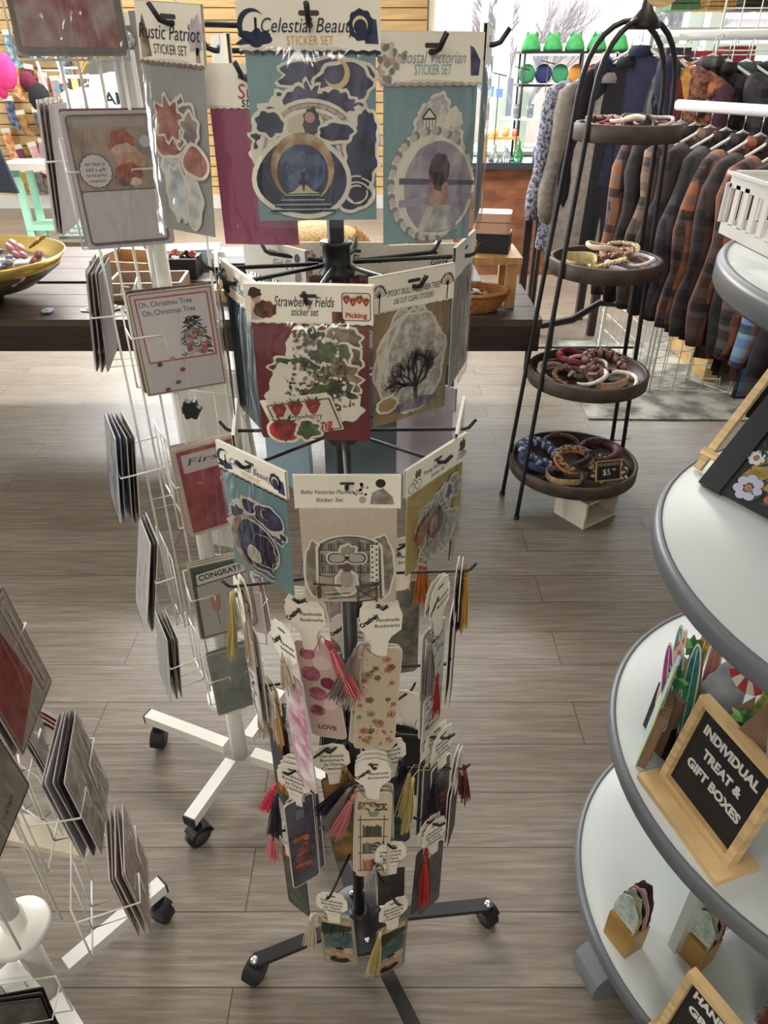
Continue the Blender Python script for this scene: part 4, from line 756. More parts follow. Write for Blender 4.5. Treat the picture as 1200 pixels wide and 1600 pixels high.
def card_stack(rk, hub, az, r, z_top, n, place, desc, bases, art=None, w=.120, h=.172, step=.0055, lean=6, cello=True, do_pocket=True, off=0):
    azr = R(az); nrm = Vector((math.sin(azr), -math.cos(azr), 0)); rd = random.Random(n * 7 + int(az) + len(place))
    depth = n * step
    if do_pocket: pocket(rk, azr, r, z_top, w, depth, h, off)
    tg = Vector((math.cos(azr), math.sin(azr), 0)) * off
    first = None; grp = 'greeting cards in the %s' % place
    protos = {}
    for i in range(n):
        p_ = Vector((hub[0], hub[1], z_top)) + tg + nrm * (r + depth - step * i - .002) + Vector((0, 0, rd.uniform(-.003, .003)))
        M = TR(p_, azr + R(rd.uniform(-2, 2)), R(-lean + rd.uniform(-1, 1)), R(rd.uniform(-1, 1))); b = bases[i % len(bases)]
        lab = '%s %s greeting card in the %s' % (ORD[i], desc, place)
        if i == 0: first = greeting_card(lab, M, w, h, b, art, cello=cello); first['group'] = grp
        elif b in protos: dup(protos[b], M, lab, grp)
        else: protos[b] = greeting_card(lab, M, w, h, b, None, cello=True); protos[b]['group'] = grp
def ca_santa(mb, w, h, y):
    mb.flat(rrect(0, -h / 2, w * .92, h * .95, .007), y, paint(104, 92, 88)); mb.flat(rrect(0, -h * .30, w * .88, h * .52, .004), y - .0002, water('art_parchment', (142, 124, 110), (176, 156, 138), 30)); mb.flat(rrect(0, -h * .76, w * .87, h * .38, .004), y - .0002, paint(198, 190, 192)); mb.flat(rrect(0, -h * .085, w * .78, h * .055, .001), y - .0004, paint(172, 160, 154))
    rd = random.Random(4)
    for k, (cx, cz, rx, rz, cc) in enumerate(((.10, -.22, .14, .09, (156, 84, 66)), (.12, -.30, .15, .07, (196, 168, 146)), (.16, -.36, .17, .07, (184, 142, 116)), (.12, -.45, .16, .08, (150, 76, 62)), (.06, -.51, .08, .03, (110, 76, 62)), (.18, -.51, .07, .03, (200, 182, 166)))): mb.flat(blobp(w * cx, h * cz, w * rx, h * rz, k, .14), y - .0004 - .0001 * k, water('art_gnome_%d' % k, cc, tuple(min(255, q + 24) for q in cc), 90))
    mb.flat(circ(w * .36, -h * .22, .0075), y - .0004, paint(196, 190, 196))
    rim = [(-w * .24 + (.0205 + .0014 * (i % 2)) * math.cos(i * PI / 18), -h * .42 + (.0205 + .0014 * (i % 2)) * math.sin(i * PI / 18)) for i in range(36)]; mb.flat([(x * 1.0 + 0, z) for x, z in rim], y - .0010, INK); mb.flat([(-w * .24 + (x + w * .24) * .95, -h * .42 + (z + h * .42) * .95) for x, z in rim], y - .0011, paint(212, 204, 202))
    for i, st in enumerate(("don't forget to", 'add a gift', 'for the perfect', 'companion!')): mb.text(st, -w * .24, -h * .37 - .0068 * i, .0058, y - .0013, INK, .026 if i != 3 else .022, shear=.1)
def ca_tree(mb, w, h, y):
    mb.flat(rrect(0, -h / 2, w * .95, h * .97, .001), y, paint(84, 44, 54)); mb.flat(rrect(0, -h / 2, w * .93, h * .955, .001), y - .0001, paint(204, 196, 196)); mb.flat([(-w * .43, -h * .055), (w * .43, -h * .055), (w * .43, -h * .68), (-w * .40, -h * .68)], y - .0002, paint(186, 76, 76)); mb.flat([(-w * .41, -h * .07), (w * .41, -h * .07), (w * .41, -h * .665), (-w * .385, -h * .665)], y - .0003, paint(216, 210, 208))
    mb.text('Oh, Christmas Tree', -w * .08, -h * .12, .0115, y - .0005, INK, w * .62); mb.text('Oh, Christmas Tree', -w * .055, -h * .20, .0115, y - .0005, INK, w * .62)
    rd = random.Random(7); G = paint(38, 44, 40)
    for k in range(170):
        zz = rd.uniform(.27, .64); hw = .05 + (zz - .25) * .42; x = w * (.20 + rd.uniform(-hw, hw)); stroke(mb, [(x, -h * zz), (x + rd.uniform(-.008, .008), -h * zz + rd.uniform(-.006, .004))], .0016, y - .0006, G)
    for k in range(22):
        zz = rd.uniform(.36, .64); hw = .03 + (zz - .30) * .5; mb.flat(circ(w * (.20 + rd.uniform(-hw, hw)), -h * zz, .0042, n=12), y - .0008 - .00002 * k, water('art_bauble_%d' % (k % 4), [(168, 84, 72), (120, 126, 108), (176, 160, 136), (140, 84, 92)][k % 4], [(196, 112, 96), (150, 156, 134), (206, 190, 166), (170, 110, 116)][k % 4], 90))
    for (cx, cz, cc) in ((-.12, -.66, (176, 150, 96)), (-.28, -.70, (70, 84, 58)), (-.02, -.78, (150, 70, 84)), (-.1, -.90, (96, 112, 84)), (-.24, -.96, (140, 50, 54))): mb.flat(blobp(w * cx, h * cz, .0045, .0034, 3, .2), y - .0005, paint(*cc))
def ca_pocket(c1, c2, word=None):
    def f(mb, w, h, y):
        mb.flat(rrect(0, -h / 2, w * .9, h * .93, .002), y, water('card_%d_%d_%d' % c1, c1, c2, 22))
        if word: mb.flat(rrect(0, -h * .18, w * .78, h * .2, .002), y - .0003, paint(206, 196, 190)); mb.text(word, 0, -h * .17, .016, y - .0005, NAVY, w * .62, shear=.15)
    return f
def ca_congrats(mb, w, h, y):
    mb.flat(rrect(0, -h / 2, w * .95, h * .97, .002), y, paint(70, 84, 66)); mb.flat(rrect(.003, -h * .54, w * .88, h * .86, .002), y - .0001, paint(176, 170, 164)); mb.flat([(-w * .42, -h * .10), (w * .44, -h * .04), (w * .44, -h * .22), (-w * .42, -h * .27)], y - .0003, INK); mb.flat([(-w * .40, -h * .115), (w * .43, -h * .055), (w * .43, -h * .205), (-w * .40, -h * .255)], y - .0004, paint(212, 206, 198)); mb.text('CONGRATS', 0, -h * .155, .016, y - .0006, INK, w * .72, .07, bold=.03)
    for sx in (-.14, .16): mb.flat([(w * (sx - .09), -h * .45), (w * (sx + .09), -h * .43), (w * (sx + .07), -h * .62), (w * sx, -h * .68), (w * (sx - .07), -h * .62)], y - .0004, paint(170, 134, 110)); stroke(mb, [(w * sx, -h * .68), (w * (sx + .02), -h * .85)], .0012, y - .0004, INK)
def ca_red(mb, w, h, y):
    mb.flat(rrect(0, -h / 2, w * .96, h * .97, .001), y, paint(120, 56, 56)); mb.flat(rrect(0, -h / 2, w * .93, h * .95, .001), y - .0001, paint(196, 184, 174)); mb.flat([(-w * .45, -h * .3), (w * .1, -h * .2), (w * .22, -h * .75), (-w * .45, -h * .95)], y - .0003, water('art_poppy_red', (156, 58, 52), (184, 82, 72), 40)); mb.flat(circ(w * .0, -h * .2, .010), y - .0005, paint(110, 40, 40))
    mb.flat([(w * .26, -h * .06), (w * .44, -h * .06), (w * .44, -h * .92), (w * .26, -h * .92)], y - .0003, paint(150, 80, 76)); mb.flat([(w * .275, -h * .07), (w * .425, -h * .07), (w * .425, -h * .91), (w * .275, -h * .91)], y - .0004, paint(206, 194, 182)); mb.text('i told santa you were so sweet', w * .35, -h * .5, .0085, y - .0006, INK, h * .78, -PI / 2, shear=.1)
def ca_leaf(mb, w, h, y):
    mb.flat(rrect(0, -h / 2, w * .94, h * .96, .002), y, paint(186, 176, 162)); 
    for k in range(5): mb.flat(blobp(0, -h * .4, w * (.42 - .07 * k), h * (.3 - .05 * k), 5 + k, .1), y - .0002 - .0001 * k, paint(*[(196, 186, 170), (170, 156, 138)][k % 2]))
    mb.text('relax', w * .1, -h * .85, .012, y - .0010, paint(120, 108, 96), .03, .2)
def ca_gold(mb, w, h, y):
    mb.flat(rrect(0, -h / 2, w * .94, h * .96, .002), y, water('card_kraft_print', (146, 128, 108), (206, 196, 180), 26))
def white_rack(name_label, hub, ends, top, panel=True):
    rk = thing('wire_card_rack', name_label, 'card rack', TR((hub[0], hub[1], 0)))
    p = MB(); p.tube([(0, 0, .09), (0, 0, .36)], .020, WIRE, 16); p.tube([(0, 0, .36), (0, 0, top)], .0165, WIRE, 16); p.build('pole', rk)
    pl_ = MB(); pl_.lathe([(0, .300), (.052, .300), (.055, .304), (.055, .316), (.052, .320), (.018, .322)], WIRE, 30); pl_.build('collar_plate', rk)
    legs_white(rk, hub, ends); return rk
H1 = (-.372, 1.20)
r1 = white_rack('white wire spinner rack of greeting cards beside the black rack', H1, [(-.640, 1.315), (-.455, 1.000), (-.10, 1.10), (-.29, 1.40)], 1.66)
bar = MB(); bar.box((-.045, -.03, 1.63), (.17, .006, .028), paint(176, 168, 166, .4)); bar.box((.045, -.034, 1.55), (.036, .008, .22), paint(184, 176, 174, .4)); bar.build('flat_bar', r1)
scw = MB(); scw.lathe([(.010, 0), (.010, .003), (.006, .005), (0, .005)], CHROME, 14, Matrix.Rotation(PI / 2, 4, 'X')); scw.build('bolt', r1, TR((.022, -.040, 1.628)))
kn = MB(); kn.ext([(.016 * (1 + .16 * math.cos(6 * a)) * math.cos(a), .016 * (1 + .16 * math.cos(6 * a)) * math.sin(a)) for a in [2 * PI * i / 36 for i in range(36)]], -.008, .006, RUBBER); kn.build('star_knob', r1, TR((-.012 + .05, -.075, 1.095)))
for (xa, ya) in ((-.085, -.02), (-.06, -.02), (.0, -.11), (.03, -.11), (-.03, .05), (.08, .02)):
    wv = MB(); wpath(wv, [(xa, ya, 1.70), (xa * 1.0, ya, .55)], .0021); wv.build('upright_wire', r1)
LILAC = (192, 182, 186); DUSTY = (150, 130, 134); KRAFT = (196, 180, 146); MAR = (96, 40, 50)
card_stack(r1, H1, 22, .085, 1.775, 5, 'top front pocket of middle white rack', 'dark-framed santa', [(120, 106, 104), LILAC], ca_pocket((150, 84, 84), (176, 164, 160)), w=.128, h=.165, step=.006, off=-.07)
card_stack(r1, H1, -80, .055, 1.775, 7, 'top left pocket of middle white rack', 'brown glossy', [(176, 166, 162), (112, 92, 84), (150, 126, 110)], w=.12, h=.165, step=.0085, off=-.03)
card_stack(r1, H1, 24, .095, 1.548, 4, 'second front pocket of middle white rack', 'parchment gnome', [LILAC, (110, 40, 50), LILAC], ca_santa, w=.118, h=.170, step=.006, off=-.048)
card_stack(r1, H1, -80, .060, 1.552, 10, 'second left pocket of middle white rack', 'pale lilac edge-on', [LILAC, (166, 146, 146), LILAC], w=.12, h=.175, step=.0065, off=-.03)
card_stack(r1, H1, 26, .090, 1.314, 7, 'third front pocket of middle white rack', 'christmas tree', [KRAFT, (96, 56, 66), KRAFT, KRAFT], ca_tree, w=.128, h=.158, step=.006, off=-.01)
card_stack(r1, H1, -78, .050, 1.318, 10, 'third left pocket of middle white rack', 'grey-and-plum edge-on', [(136, 132, 134), DUSTY, (170, 156, 158)], w=.12, h=.165, step=.006, off=-.03)
card_stack(r1, H1, -62, .050, 1.055, 11, 'fourth left pocket of middle white rack', 'blue-and-white patterned', [(200, 196, 196), (126, 136, 160), (176, 170, 164), (90, 80, 84)], ca_pocket((106, 116, 142), (196, 194, 192)), w=.12, h=.17, step=.0075, lean=8)
card_stack(r1, H1, 30, .095, 1.045, 4, 'fourth right pocket of middle white rack', 'red greeting', [(196, 176, 162), (206, 190, 176)], ca_pocket((134, 46, 56), (166, 76, 84), 'First'), w=.115, h=.17, step=.006)
card_stack(r1, H1, -62, .085, .830, 4, 'fifth left pocket of middle white rack', 'white pale-edged', [(210, 204, 198), (90, 80, 76), (210, 204, 198)], w=.12, h=.21, step=.007, lean=12)
card_stack(r1, H1, 24, .110, .812, 6, 'fifth right pocket of middle white rack', 'congrats wine-glass', [(170, 164, 144), (150, 140, 130), (186, 176, 160)], ca_congrats, w=.112, h=.165, step=.007)
card_stack(r1, H1, -60, .060, .585, 9, 'lowest left pocket of middle white rack', 'clear-sleeved narrow', [(196, 198, 196), (120, 112, 108), (150, 140, 134)], w=.11, h=.17, step=.007)
card_stack(r1, H1, 26, .110, .575, 4, 'lowest right pocket of middle white rack', 'grey verse', [(140, 142, 134), (170, 166, 158)], ca_pocket((120, 124, 116), (146, 150, 140)), w=.11, h=.16, step=.006)
card_stack(r1, H1, 165, .09, 1.10, 4, 'fourth back pocket of middle white rack', 'large blank white', [(222, 220, 212), (214, 212, 206)], w=.135, h=.20, step=.007)
card_stack(r1, H1, 165, .09, .86, 3, 'fifth back pocket of middle white rack', 'blank white barcoded', [(218, 216, 208), (206, 200, 196)], w=.125, h=.19, step=.007)
card_stack(r1, H1, 165, .09, .61, 3, 'lowest back pocket of middle white rack', 'pink-topped blank', [(218, 200, 200), (206, 204, 198)], w=.125, h=.19, step=.007)
H2 = (-.648, .655)
r2 = white_rack('white wire spinner rack of greeting cards at the left edge', H2, [(-.478, .850), (-.93, .50), (-.43, .45), (-.90, .84)], 1.10)
for (xa, ya) in ((.035, -.05), (.035, .05), (.085, .0), (.02, .08), (-.04, -.04)):
    wv = MB(); wpath(wv, [(xa, ya, 1.10), (xa, ya, .34)], .0022); wv.build('upright_wire', r2)
bar = MB(); bar.box((.02, .075, .49), (.26, .05, .014), paint(214, 204, 180, .4)); bar.build('cross_bar', r2, TR((0, 0, 0), R(-12)))
bar = MB(); bar.box((.05, -.045, .245), (.10, .04, .014), WIRE); bar.build('cross_bar', r2, TR((0, 0, 0), R(-35)))
card_stack(r2, H2, 96, .150, 1.050, 4, 'top right pocket of left white rack', 'red poppy', [(176, 166, 160), (206, 200, 200)], ca_red, w=.128, h=.172, step=.006, cello=True, off=-.04)
card_stack(r2, H2, 92, .135, .985, 5, 'top front pocket of left white rack', 'layered beige', [(84, 60, 66), (150, 136, 130), (196, 184, 176)], ca_leaf, w=.120, h=.172, step=.007, off=-.145)
card_stack(r2, H2, 102, .145, .790, 9, 'middle right pocket of left white rack', 'gold-patterned glossy', [(196, 188, 188), (70, 56, 60), (190, 182, 184), (206, 200, 200)], ca_gold, w=.128, h=.175, step=.0065, lean=4, off=-.035)
card_stack(r2, H2, 110, .140, .555, 13, 'lower right pocket of left white rack', 'pale pinkish', [(200, 192, 190), (188, 166, 156), (206, 196, 192), (176, 150, 138)], ca_pocket((196, 170, 158), (216, 200, 190)), w=.128, h=.178, step=.0065, lean=3, off=-.064)
card_stack(r2, H2, 8, .075, .300, 6, 'bottom front pocket of left white rack', 'dark silvery', [(44, 42, 40), (70, 66, 62)], ca_pocket((40, 40, 38), (96, 92, 84)), w=.13, h=.15, step=.007)
card_stack(r2, H2, 150, .10, .700, 12, 'middle back pocket of left white rack', 'red-striped blank', [(206, 196, 184), (206, 130, 120), (210, 200, 188)], w=.135, h=.18, step=.006)
card_stack(r2, H2, 120, .105, .880, 4, 'upper back pocket of left white rack', 'plain lilac-grey', [(196, 184, 180), (186, 176, 174)], w=.125, h=.18, step=.006)

# ================================================================ ROUND TIERED SHELF (right)
SX, SY, SR = .815, .770, .422
LAM = mat('pale_laminate', s(195, 201, 200), .32); EDGE = mat('grey_pvc_edge', s(100, 104, 110), .42)
sh = thing('round_display_shelf', 'white round tiered display shelf with grey edging on castors', 'display shelf', TR((SX, SY, 0)))
for z in (1.395, 1.014, .615, .200):
    t_ = MB(); t_.lathe([(0, z - .026), (SR - .006, z - .026), (SR - .006, z - .002), (SR - .010, z), (0, z)], LAM, 96); sf = t_.build('shelf', sh)
    e_ = MB(); e_.lathe([(SR - .006, z - .030), (SR - .001, z - .030), (SR + .001, z - .026), (SR + .001, z - .006), (SR - .001, z - .002), (SR - .006, z + .0015), (SR - .010, z + .0015), (SR - .011, z - .002)], EDGE, 96); e_.build('edging', sf)
for a in (20, 110):
    d_ = MB(); d_.box((0, 0, .80), (.60, .018, 1.18), LAM); d_.build('divider_panel', sh, TR((0, 0, 0), R(a)))
col_ = MB(); col_.tube([(0, 0, .2), (0, 0, 1.395)], .045, LAM, 20); col_.build('centre_column', sh)
GREYP = mat('grey_plastic', s(112, 114, 118), .45)
for a in (190, 260, 330, 40, 110):
    cx_, cy_ = .36 * math.cos(R(a)), .36 * math.sin(R(a)); cm = MB(); Mx = Matrix.Identity(4)
    cm.ext([(x, z + .0) for x, z in rrect(0, .045, .14, .10, .042)], -.036, .036, GREYP); w_ = cm.build('caster', sh, TR((cx_, cy_, .03), R(a + 10)))
    tb = MB(); tb.tube([(-.016, 0, .032), (.016, 0, .032)], .032, RUBBER, 20, Matrix.Rotation(PI / 2, 4, 'Z')); tb.build('wheel', w_, TR((0, 0, -.03))); 
    sp_ = MB(); sp_.box((0, 0, .11), (.07, .06, .06), GREYP); sp_.build('socket', w_)
def chalk_sign(label, bl, br_, z0, hgt, lines, depth=.02, lean=10):
    """bl/br = plan positions of the board's lower corners (as read from its face)"""
    bl = Vector(bl); br_ = Vector(br_); d = br_ - bl; yaw = math.atan2(d.y, d.x); wd = d.length; m = (bl + br_) / 2
    t = thing('chalkboard_sign', label, 'sign', TR((m.x, m.y, z0), yaw))
    b = MB(); b.box((0, 0, .006), (wd + .026, .075, .012), LIGHTWOOD); b.build('base', t)
    fr = MB(); fw_ = .012
    fr.box((0, 0, fw_ / 2), (wd, .018, fw_), LIGHTWOOD); fr.box((0, 0, hgt - fw_ / 2), (wd, .018, fw_), LIGHTWOOD)
    for sx in (-1, 1): fr.box((sx * (wd / 2 - fw_ / 2), 0, hgt / 2), (fw_, .018, hgt - 2 * fw_), LIGHTWOOD)
    Mf = TR((0, .0, .012), 0, R(-lean)); f_ = fr.build('frame', t, Mf)
    bo = MB(); bo.box((0, .004, hgt / 2), (wd - 2 * fw_, .004, hgt - 2 * fw_), mat('chalkboard', s(28, 30, 34), .5))
    for i, (st, ww, sz, dz) in enumerate(lines): bo.text(st, (0 if ww > .03 else .018), hgt * dz, sz, .0016, paint(226, 224, 220), ww, bold=.05)
    bo.build('board', t, Mf); return t
chalk_sign('chalkboard sign reading individual treat and gift boxes on second shelf', (.452, .735), (.500, .580), .615, .178, [('INDIVIDUAL', .112, .022, .74), ('TREAT &', .080, .022, .55), ('GIFT BOXES', .112, .022, .36)])
chalk_sign('chalkboard sign for handmade greeting cards on the bottom shelf', (.458, .535), (.533, .395), .200, .185, [('HANDMADE', .118, .021, .80), ('GREETING', .112, .021, .63), ('CARDS &', .088, .021, .46), ('INVITES', .09, .021, .29)])
# floral notebook on an easel, on the upper shelf
ez = thing('wooden_easel', 'small pale wooden easel behind the black-spined floral book', 'easel', TR((.545, 1.005, 1.014), R(-61)))
for x in (-.045, .135):
    e_ = MB(); e_.box((0, 0, .13), (.014, .008, .26), LIGHTWOOD); e_.build('upright', ez, TR((x, .012, .004), 0, R(-40)))
e_ = MB(); e_.box((.045, 0, 0), (.20, .012, .012), LIGHTWOOD); e_.build('crossbar', ez, TR((0, .028, .030), 0, R(-40)))
e_ = MB(); e_.box((0, 0, .09), (.012, .007, .18), LIGHTWOOD); e_.build('rear_leg', ez, TR((.045, .20, .004), 0, R(22)))
book = thing('floral_notebook', 'notebook with black spine and wildflower cover on upper shelf', 'notebook', TR((.518, 1.001, 1.020), R(-61), R(-42)))
b = MB(); b.box((.128, .006, .100), (.252, .010, .196), paint(226, 222, 216)); b.build('pages', book)
b = MB(); b.box((.128, 0, .100), (.256, .0022, .200), paint(34, 36, 38, .4)); b.box((.128, .0125, .100), (.256, .0022, .200), paint(34, 36, 38, .4))
rd = random.Random(21); BK = -.0013
b.flat([(.05, .04), (.256, .02), (.256, .20), (.10, .20), (.07, .12)], BK, water('cover_ochre', (120, 98, 44), (176, 146, 74), 40)); b.flat([(.04, .20), (.256, .20), (.256, .165), (.13, .155)], BK - .0001, water('cover_sage', (60, 92, 76), (130, 156, 136), 50))
for k in range(110):
    cx, cz = rd.uniform(.045, .25), rd.uniform(.005, .15); a = rd.uniform(.2, 2.9); L = rd.uniform(.012, .03)
    b.flat([(cx, cz), (cx + L * .5 * math.cos(a) - .003 * math.sin(a), cz + L * .5 * math.sin(a) + .003 * math.cos(a)), (cx + L * math.cos(a), cz + L * math.sin(a)), (cx + L * .5 * math.cos(a) + .003 * math.sin(a), cz + L * .5 * math.sin(a) - .003 * math.cos(a))], BK - .0002 - .00001 * k, [paint(46, 72, 56), paint(96, 128, 106), paint(34, 50, 40), paint(28, 30, 34)][k % 4])
def flower(mb, cx, cz, r, col, n=7, y=BK - .0009):
    for q in range(n):
        a = 2 * PI * q / n; mb.flat(circ(cx + r * .62 * math.cos(a), cz + r * .62 * math.sin(a), r * .36, r * .30, 10), y - .00001 * q, col)
    mb.flat(circ(cx, cz, r * .26, n=8), y - .0002, paint(186, 112, 70))
for (cx, cz, r, cc) in ((.072, .028, .024, (186, 182, 206)), (.150, .020, .018, (196, 190, 204)), (.19, .035, .02, (200, 190, 206)), (.052, .075, .014, (214, 208, 212)), (.07, .095, .012, (210, 206, 206)), (.135, .105, .013, (160, 160, 196)), (.11, .025, .008, (186, 96, 70)), (.13, .045, .007, (196, 110, 80)), (.105, .062, .007, (214, 176, 84)), (.17, .08, .010, (196, 110, 80)), (.23, .06, .02, (196, 190, 206)), (.20, .13, .012, (186, 100, 80)), (.21, .10, .009, (206, 150, 90)), (.16, .13, .008, (214, 190, 120)), (.18, .16, .010, (200, 196, 210)), (.225, .15, .009, (196, 110, 80))): flower(b, cx, cz, r, paint(*cc))
for k in range(26): c_ = circ(.10 + rd.uniform(0, .12), .13 + rd.uniform(-.012, .03), .0032, n=10); stroke(b, c_ + [c_[0]], .001, BK - .0011, paint(224, 220, 196))
b.build('floral_cover', book)
b = MB(); b.box((.020, .004, .100), (.040, .017, .202), paint(38, 40, 44, .4)); b.build('black_spine', book)
wh = MB(); wh.tube([(.05, .02, 0), (.05, -.012, 0), (.05, -.012, .035), (.24, -.012, .035), (.24, -.012, 0), (.24, .02, 0)], .0016, BLACK, 6); wh.build('wire_ledge', ez, TR((-.03, -.003, .008), 0, R(-42)))
# slotted basket on the top shelf
bk = thing('plastic_basket', 'white slotted plastic basket standing on the top shelf', 'basket', TR((.60, .98, 1.396)))
wb_ = MB(); WP = mat('white_plastic', s(222, 220, 214), .4)
def slotted(mb, L, h, M, n):
    mb.box((0, 0, .008), (L, .003, .016), WP, M); mb.box((0, 0, h - .010), (L, .003, .020), WP, M); mb.box((0, -.002, h - .002), (L + .01, .010, .004), WP, M)
    for i in range(n + 1): x = -L / 2 + L * i / n; mb.box((x, 0, h / 2), (L / n * .46, .003, h - .03), WP, M)
slotted(wb_, .24, .080, TR((0, -.085, 0)), 9); slotted(wb_, .24, .080, TR((0, .085, 0), PI), 9); slotted(wb_, .17, .080, TR((-.12, 0, 0), -PI / 2), 6); slotted(wb_, .17, .080, TR((.12, 0, 0), PI / 2), 6)
wb_.build('slotted_walls', bk); MB().box((0, 0, .002), (.24, .17, .004), WP).build('bottom', bk)
# die-cut boxes
KR = mat('kraft_board', s(132, 108, 84), .7, var=.08, scale=60); GO = mat('gold_board', s(176, 136, 70), .38, .35); DKB = paint(24, 22, 22)
def die_cut(label, px, py, Y, z0, shape, yaw, group, roll=0):
    """stand-up die-cut box front; its base rests at z0"""
    P_ = aty(px, py, Y); t = thing('die_cut_gift_box', label, 'gift box', TR((P_.x, P_.y, z0), R(yaw), R(-4), R(roll)), group)
    hgt = max(.08, P_.z - z0)
    shape(t, hgt); return t
def sheet_scallop(c1, c2, fish=False):
    def f(t, h):
        pts = [(-.03, 0), (.03, 0), (.034, h * .4)] + [(.034 - .018 * (k / 8) + .0025 * (k % 2), h * (.45 + .06 * k)) for k in range(8)] + [(.0, h)] + [(-.034 + .018 * ((7 - k) / 8) - .0025 * (k % 2), h * (.93 - .06 * k)) for k in range(8)]
        m = MB(); m.ext(pts, -.0008, .0008, water('sky_%d%d' % (c1[0], c2[0]), c1, c2, 22)); m.build('printed_front', t); MB().box((0, .008, h * .30), (.054, .014, h * .6), KR).build('box_body', t)
    return f
def palm(t, h):
    m = MB(); G = paint(66, 132, 84); LG = paint(140, 196, 110)
    m.ext([(-.003, 0), (.003, 0), (.002, h * .7), (-.002, h * .7)], -.0012, .0012, G)
    for a in (20, 75, 105, 160, 200, 250, 290, 340): c_, q = math.cos(R(a)), math.sin(R(a)); L = .024; m.ext([(0, h * .72), (L * .5 * c_ - .007 * q, h * .72 + L * .5 * q + .007 * c_), (L * c_, h * .72 + L * q), (L * .5 * c_ + .007 * q, h * .72 + L * .5 * q - .007 * c_)], -.003, -.0014 - .0001 * (a % 7), [G, LG][a in (20, 160, 200)])
    m.build('palm_front', t); MB().box((0, .007, h * .28), (.040, .012, h * .56), KR).build('box_body', t)
def board(c1, c2, c3=None):
    def f(t, h):
        m = MB(); m.ext([(x * 1.14, z) for x, z in circ(0, h * .62, .011, h * .38, 24)], -.0006, .0006, CREAM); m.flat(circ(0, h * .62, .0105, h * .36, 24), -.0009, water('board_%d_%d_%d' % c1, c1, c2, 60)); m.flat(circ(0, h * .5, .007, h * .10, 14), -.0011, paint(*(c3 or c2))); stroke(m, [(0, h * .28), (0, h * .96)], .0012, -.0013, CREAM); m.build('surfboard_front', t)
        MB().box((0, .006, h * .22), (.034, .010, h * .44), DKB).build('box_body', t)
    return f
def umbrella(t, h):
    m = MB(); top = (0, h)
    for k in range(5):
        a0, a1 = R(200 + 28 * k), R(228 + 28 * k); m.ext([(0, h), (.030 * math.cos(a0), h - .012 + .030 * math.sin(a0)), (.030 * math.cos(a1), h - .012 + .030 * math.sin(a1))], -.001, .0008, [paint(176, 52, 54), paint(222, 214, 208)][k % 2])
    m.build('umbrella_front', t); MB().box((0, .006, h * .3), (.04, .010, h * .6), DKB).build('box_body', t)
def peaked(t, h): m = MB(); m.ext([(-.032, 0), (.032, 0), (.034, h * .55), (.0, h), (-.034, h * .55)], -.0008, .0008, KR); m.build('peaked_front', t); MB().box((0, .008, h * .25), (.056, .014, h * .5), KR).build('box_body', t)
GI = 'die-cut boxes behind the treat sign'
specs = [('pale blue scalloped die-cut gift box, leftmost behind the treat sign', 1047, 1020, .80, sheet_scallop((120, 150, 176), (196, 210, 206)), -114, 0), ('yellow-green floral scalloped gift box beside the leftmost blue one', 1041, 1035, .785, sheet_scallop((140, 170, 150), (196, 200, 150)), -119, 0),
 ('red-and-white striped surfboard gift box at back left of second shelf', 1058, 985, .83, board((176, 70, 70), (214, 190, 170)), -80, 0), ('palm tree gift box with bright green fronds, at left of second shelf', 1066, 1016, .795, palm, -70, 0), ('brown kraft folded gift box by the left palm tree', 1080, 1010, .83, peaked, -72, 4),
 ('magenta and purple surfboard gift box leaning beside the teal one', 1080, 1040, .775, board((176, 50, 130), (90, 60, 130), (206, 60, 150)), -68, -16), ('teal and blue surfboard gift box, centre of second shelf', 1098, 1012, .785, board((30, 120, 140), (80, 170, 180)), -66, -14), ('tall green palm gift box at the back of second shelf', 1092, 965, .85, palm, -62, 0),
 ('yellow surfboard gift box under the upper shelf rim', 1104, 968, .84, board((196, 160, 50), (150, 120, 40)), -70, 0), ('white lace-edged pale blue gift box in the centre of second shelf', 1122, 990, .80, sheet_scallop((160, 172, 190), (214, 216, 220)), -50, 12), ('small blue surfboard gift box with green palm leaf', 1110, 1030, .765, board((40, 100, 150), (60, 150, 100)), -60, -8),
 ('pink patterned gift box under the upper shelf rim', 1140, 1000, .81, board((206, 120, 110), (214, 160, 140)), -60, -6), ('dark kraft peaked gift box in front of the lace-edged one', 1138, 1070, .715, peaked, -58, 8), ('red and white beach umbrella gift box at right', 1160, 1052, .715, umbrella, -62, 0),
 ('green and yellow surfboard gift box right of the umbrella', 1178, 1035, .72, board((130, 160, 60), (196, 200, 100)), -55, 8), ('orange and white surfboard gift box right of the umbrella', 1190, 1052, .705, board((206, 140, 70), (220, 190, 140)), -55, 14), ('palm tree gift box at right below the umbrella', 1177, 1075, .685, palm, -60, 0),
 ('brown peaked gift box at right edge below the palm', 1190, 1105, .655, peaked, -56, 0), ('red-striped surfboard gift box at the right edge behind the sign', 1198, 1110, .635, board((176, 60, 62), (214, 196, 186)), -55, 10)]
for (lb, px, py, Y, shp, yw, ro) in specs: die_cut(lb, px, py, Y, .615, shp, yw, GI, ro)
kb = thing('kraft_box', 'brown kraft box left of the treat sign, paper clip on front', 'box', TR((.505, .772, .615), R(-36), R(-8)))
MB().box((0, 0, .040), (.052, .030, .080), KR).build('box_body', kb); cl = MB(); cl.tube([(.008, -.0165, .02), (.008, -.0165, .058), (.018, -.0165, .066), (.018, -.0165, .03)], .0009, CHROME, 5); cl.build('paper_clip', kb)
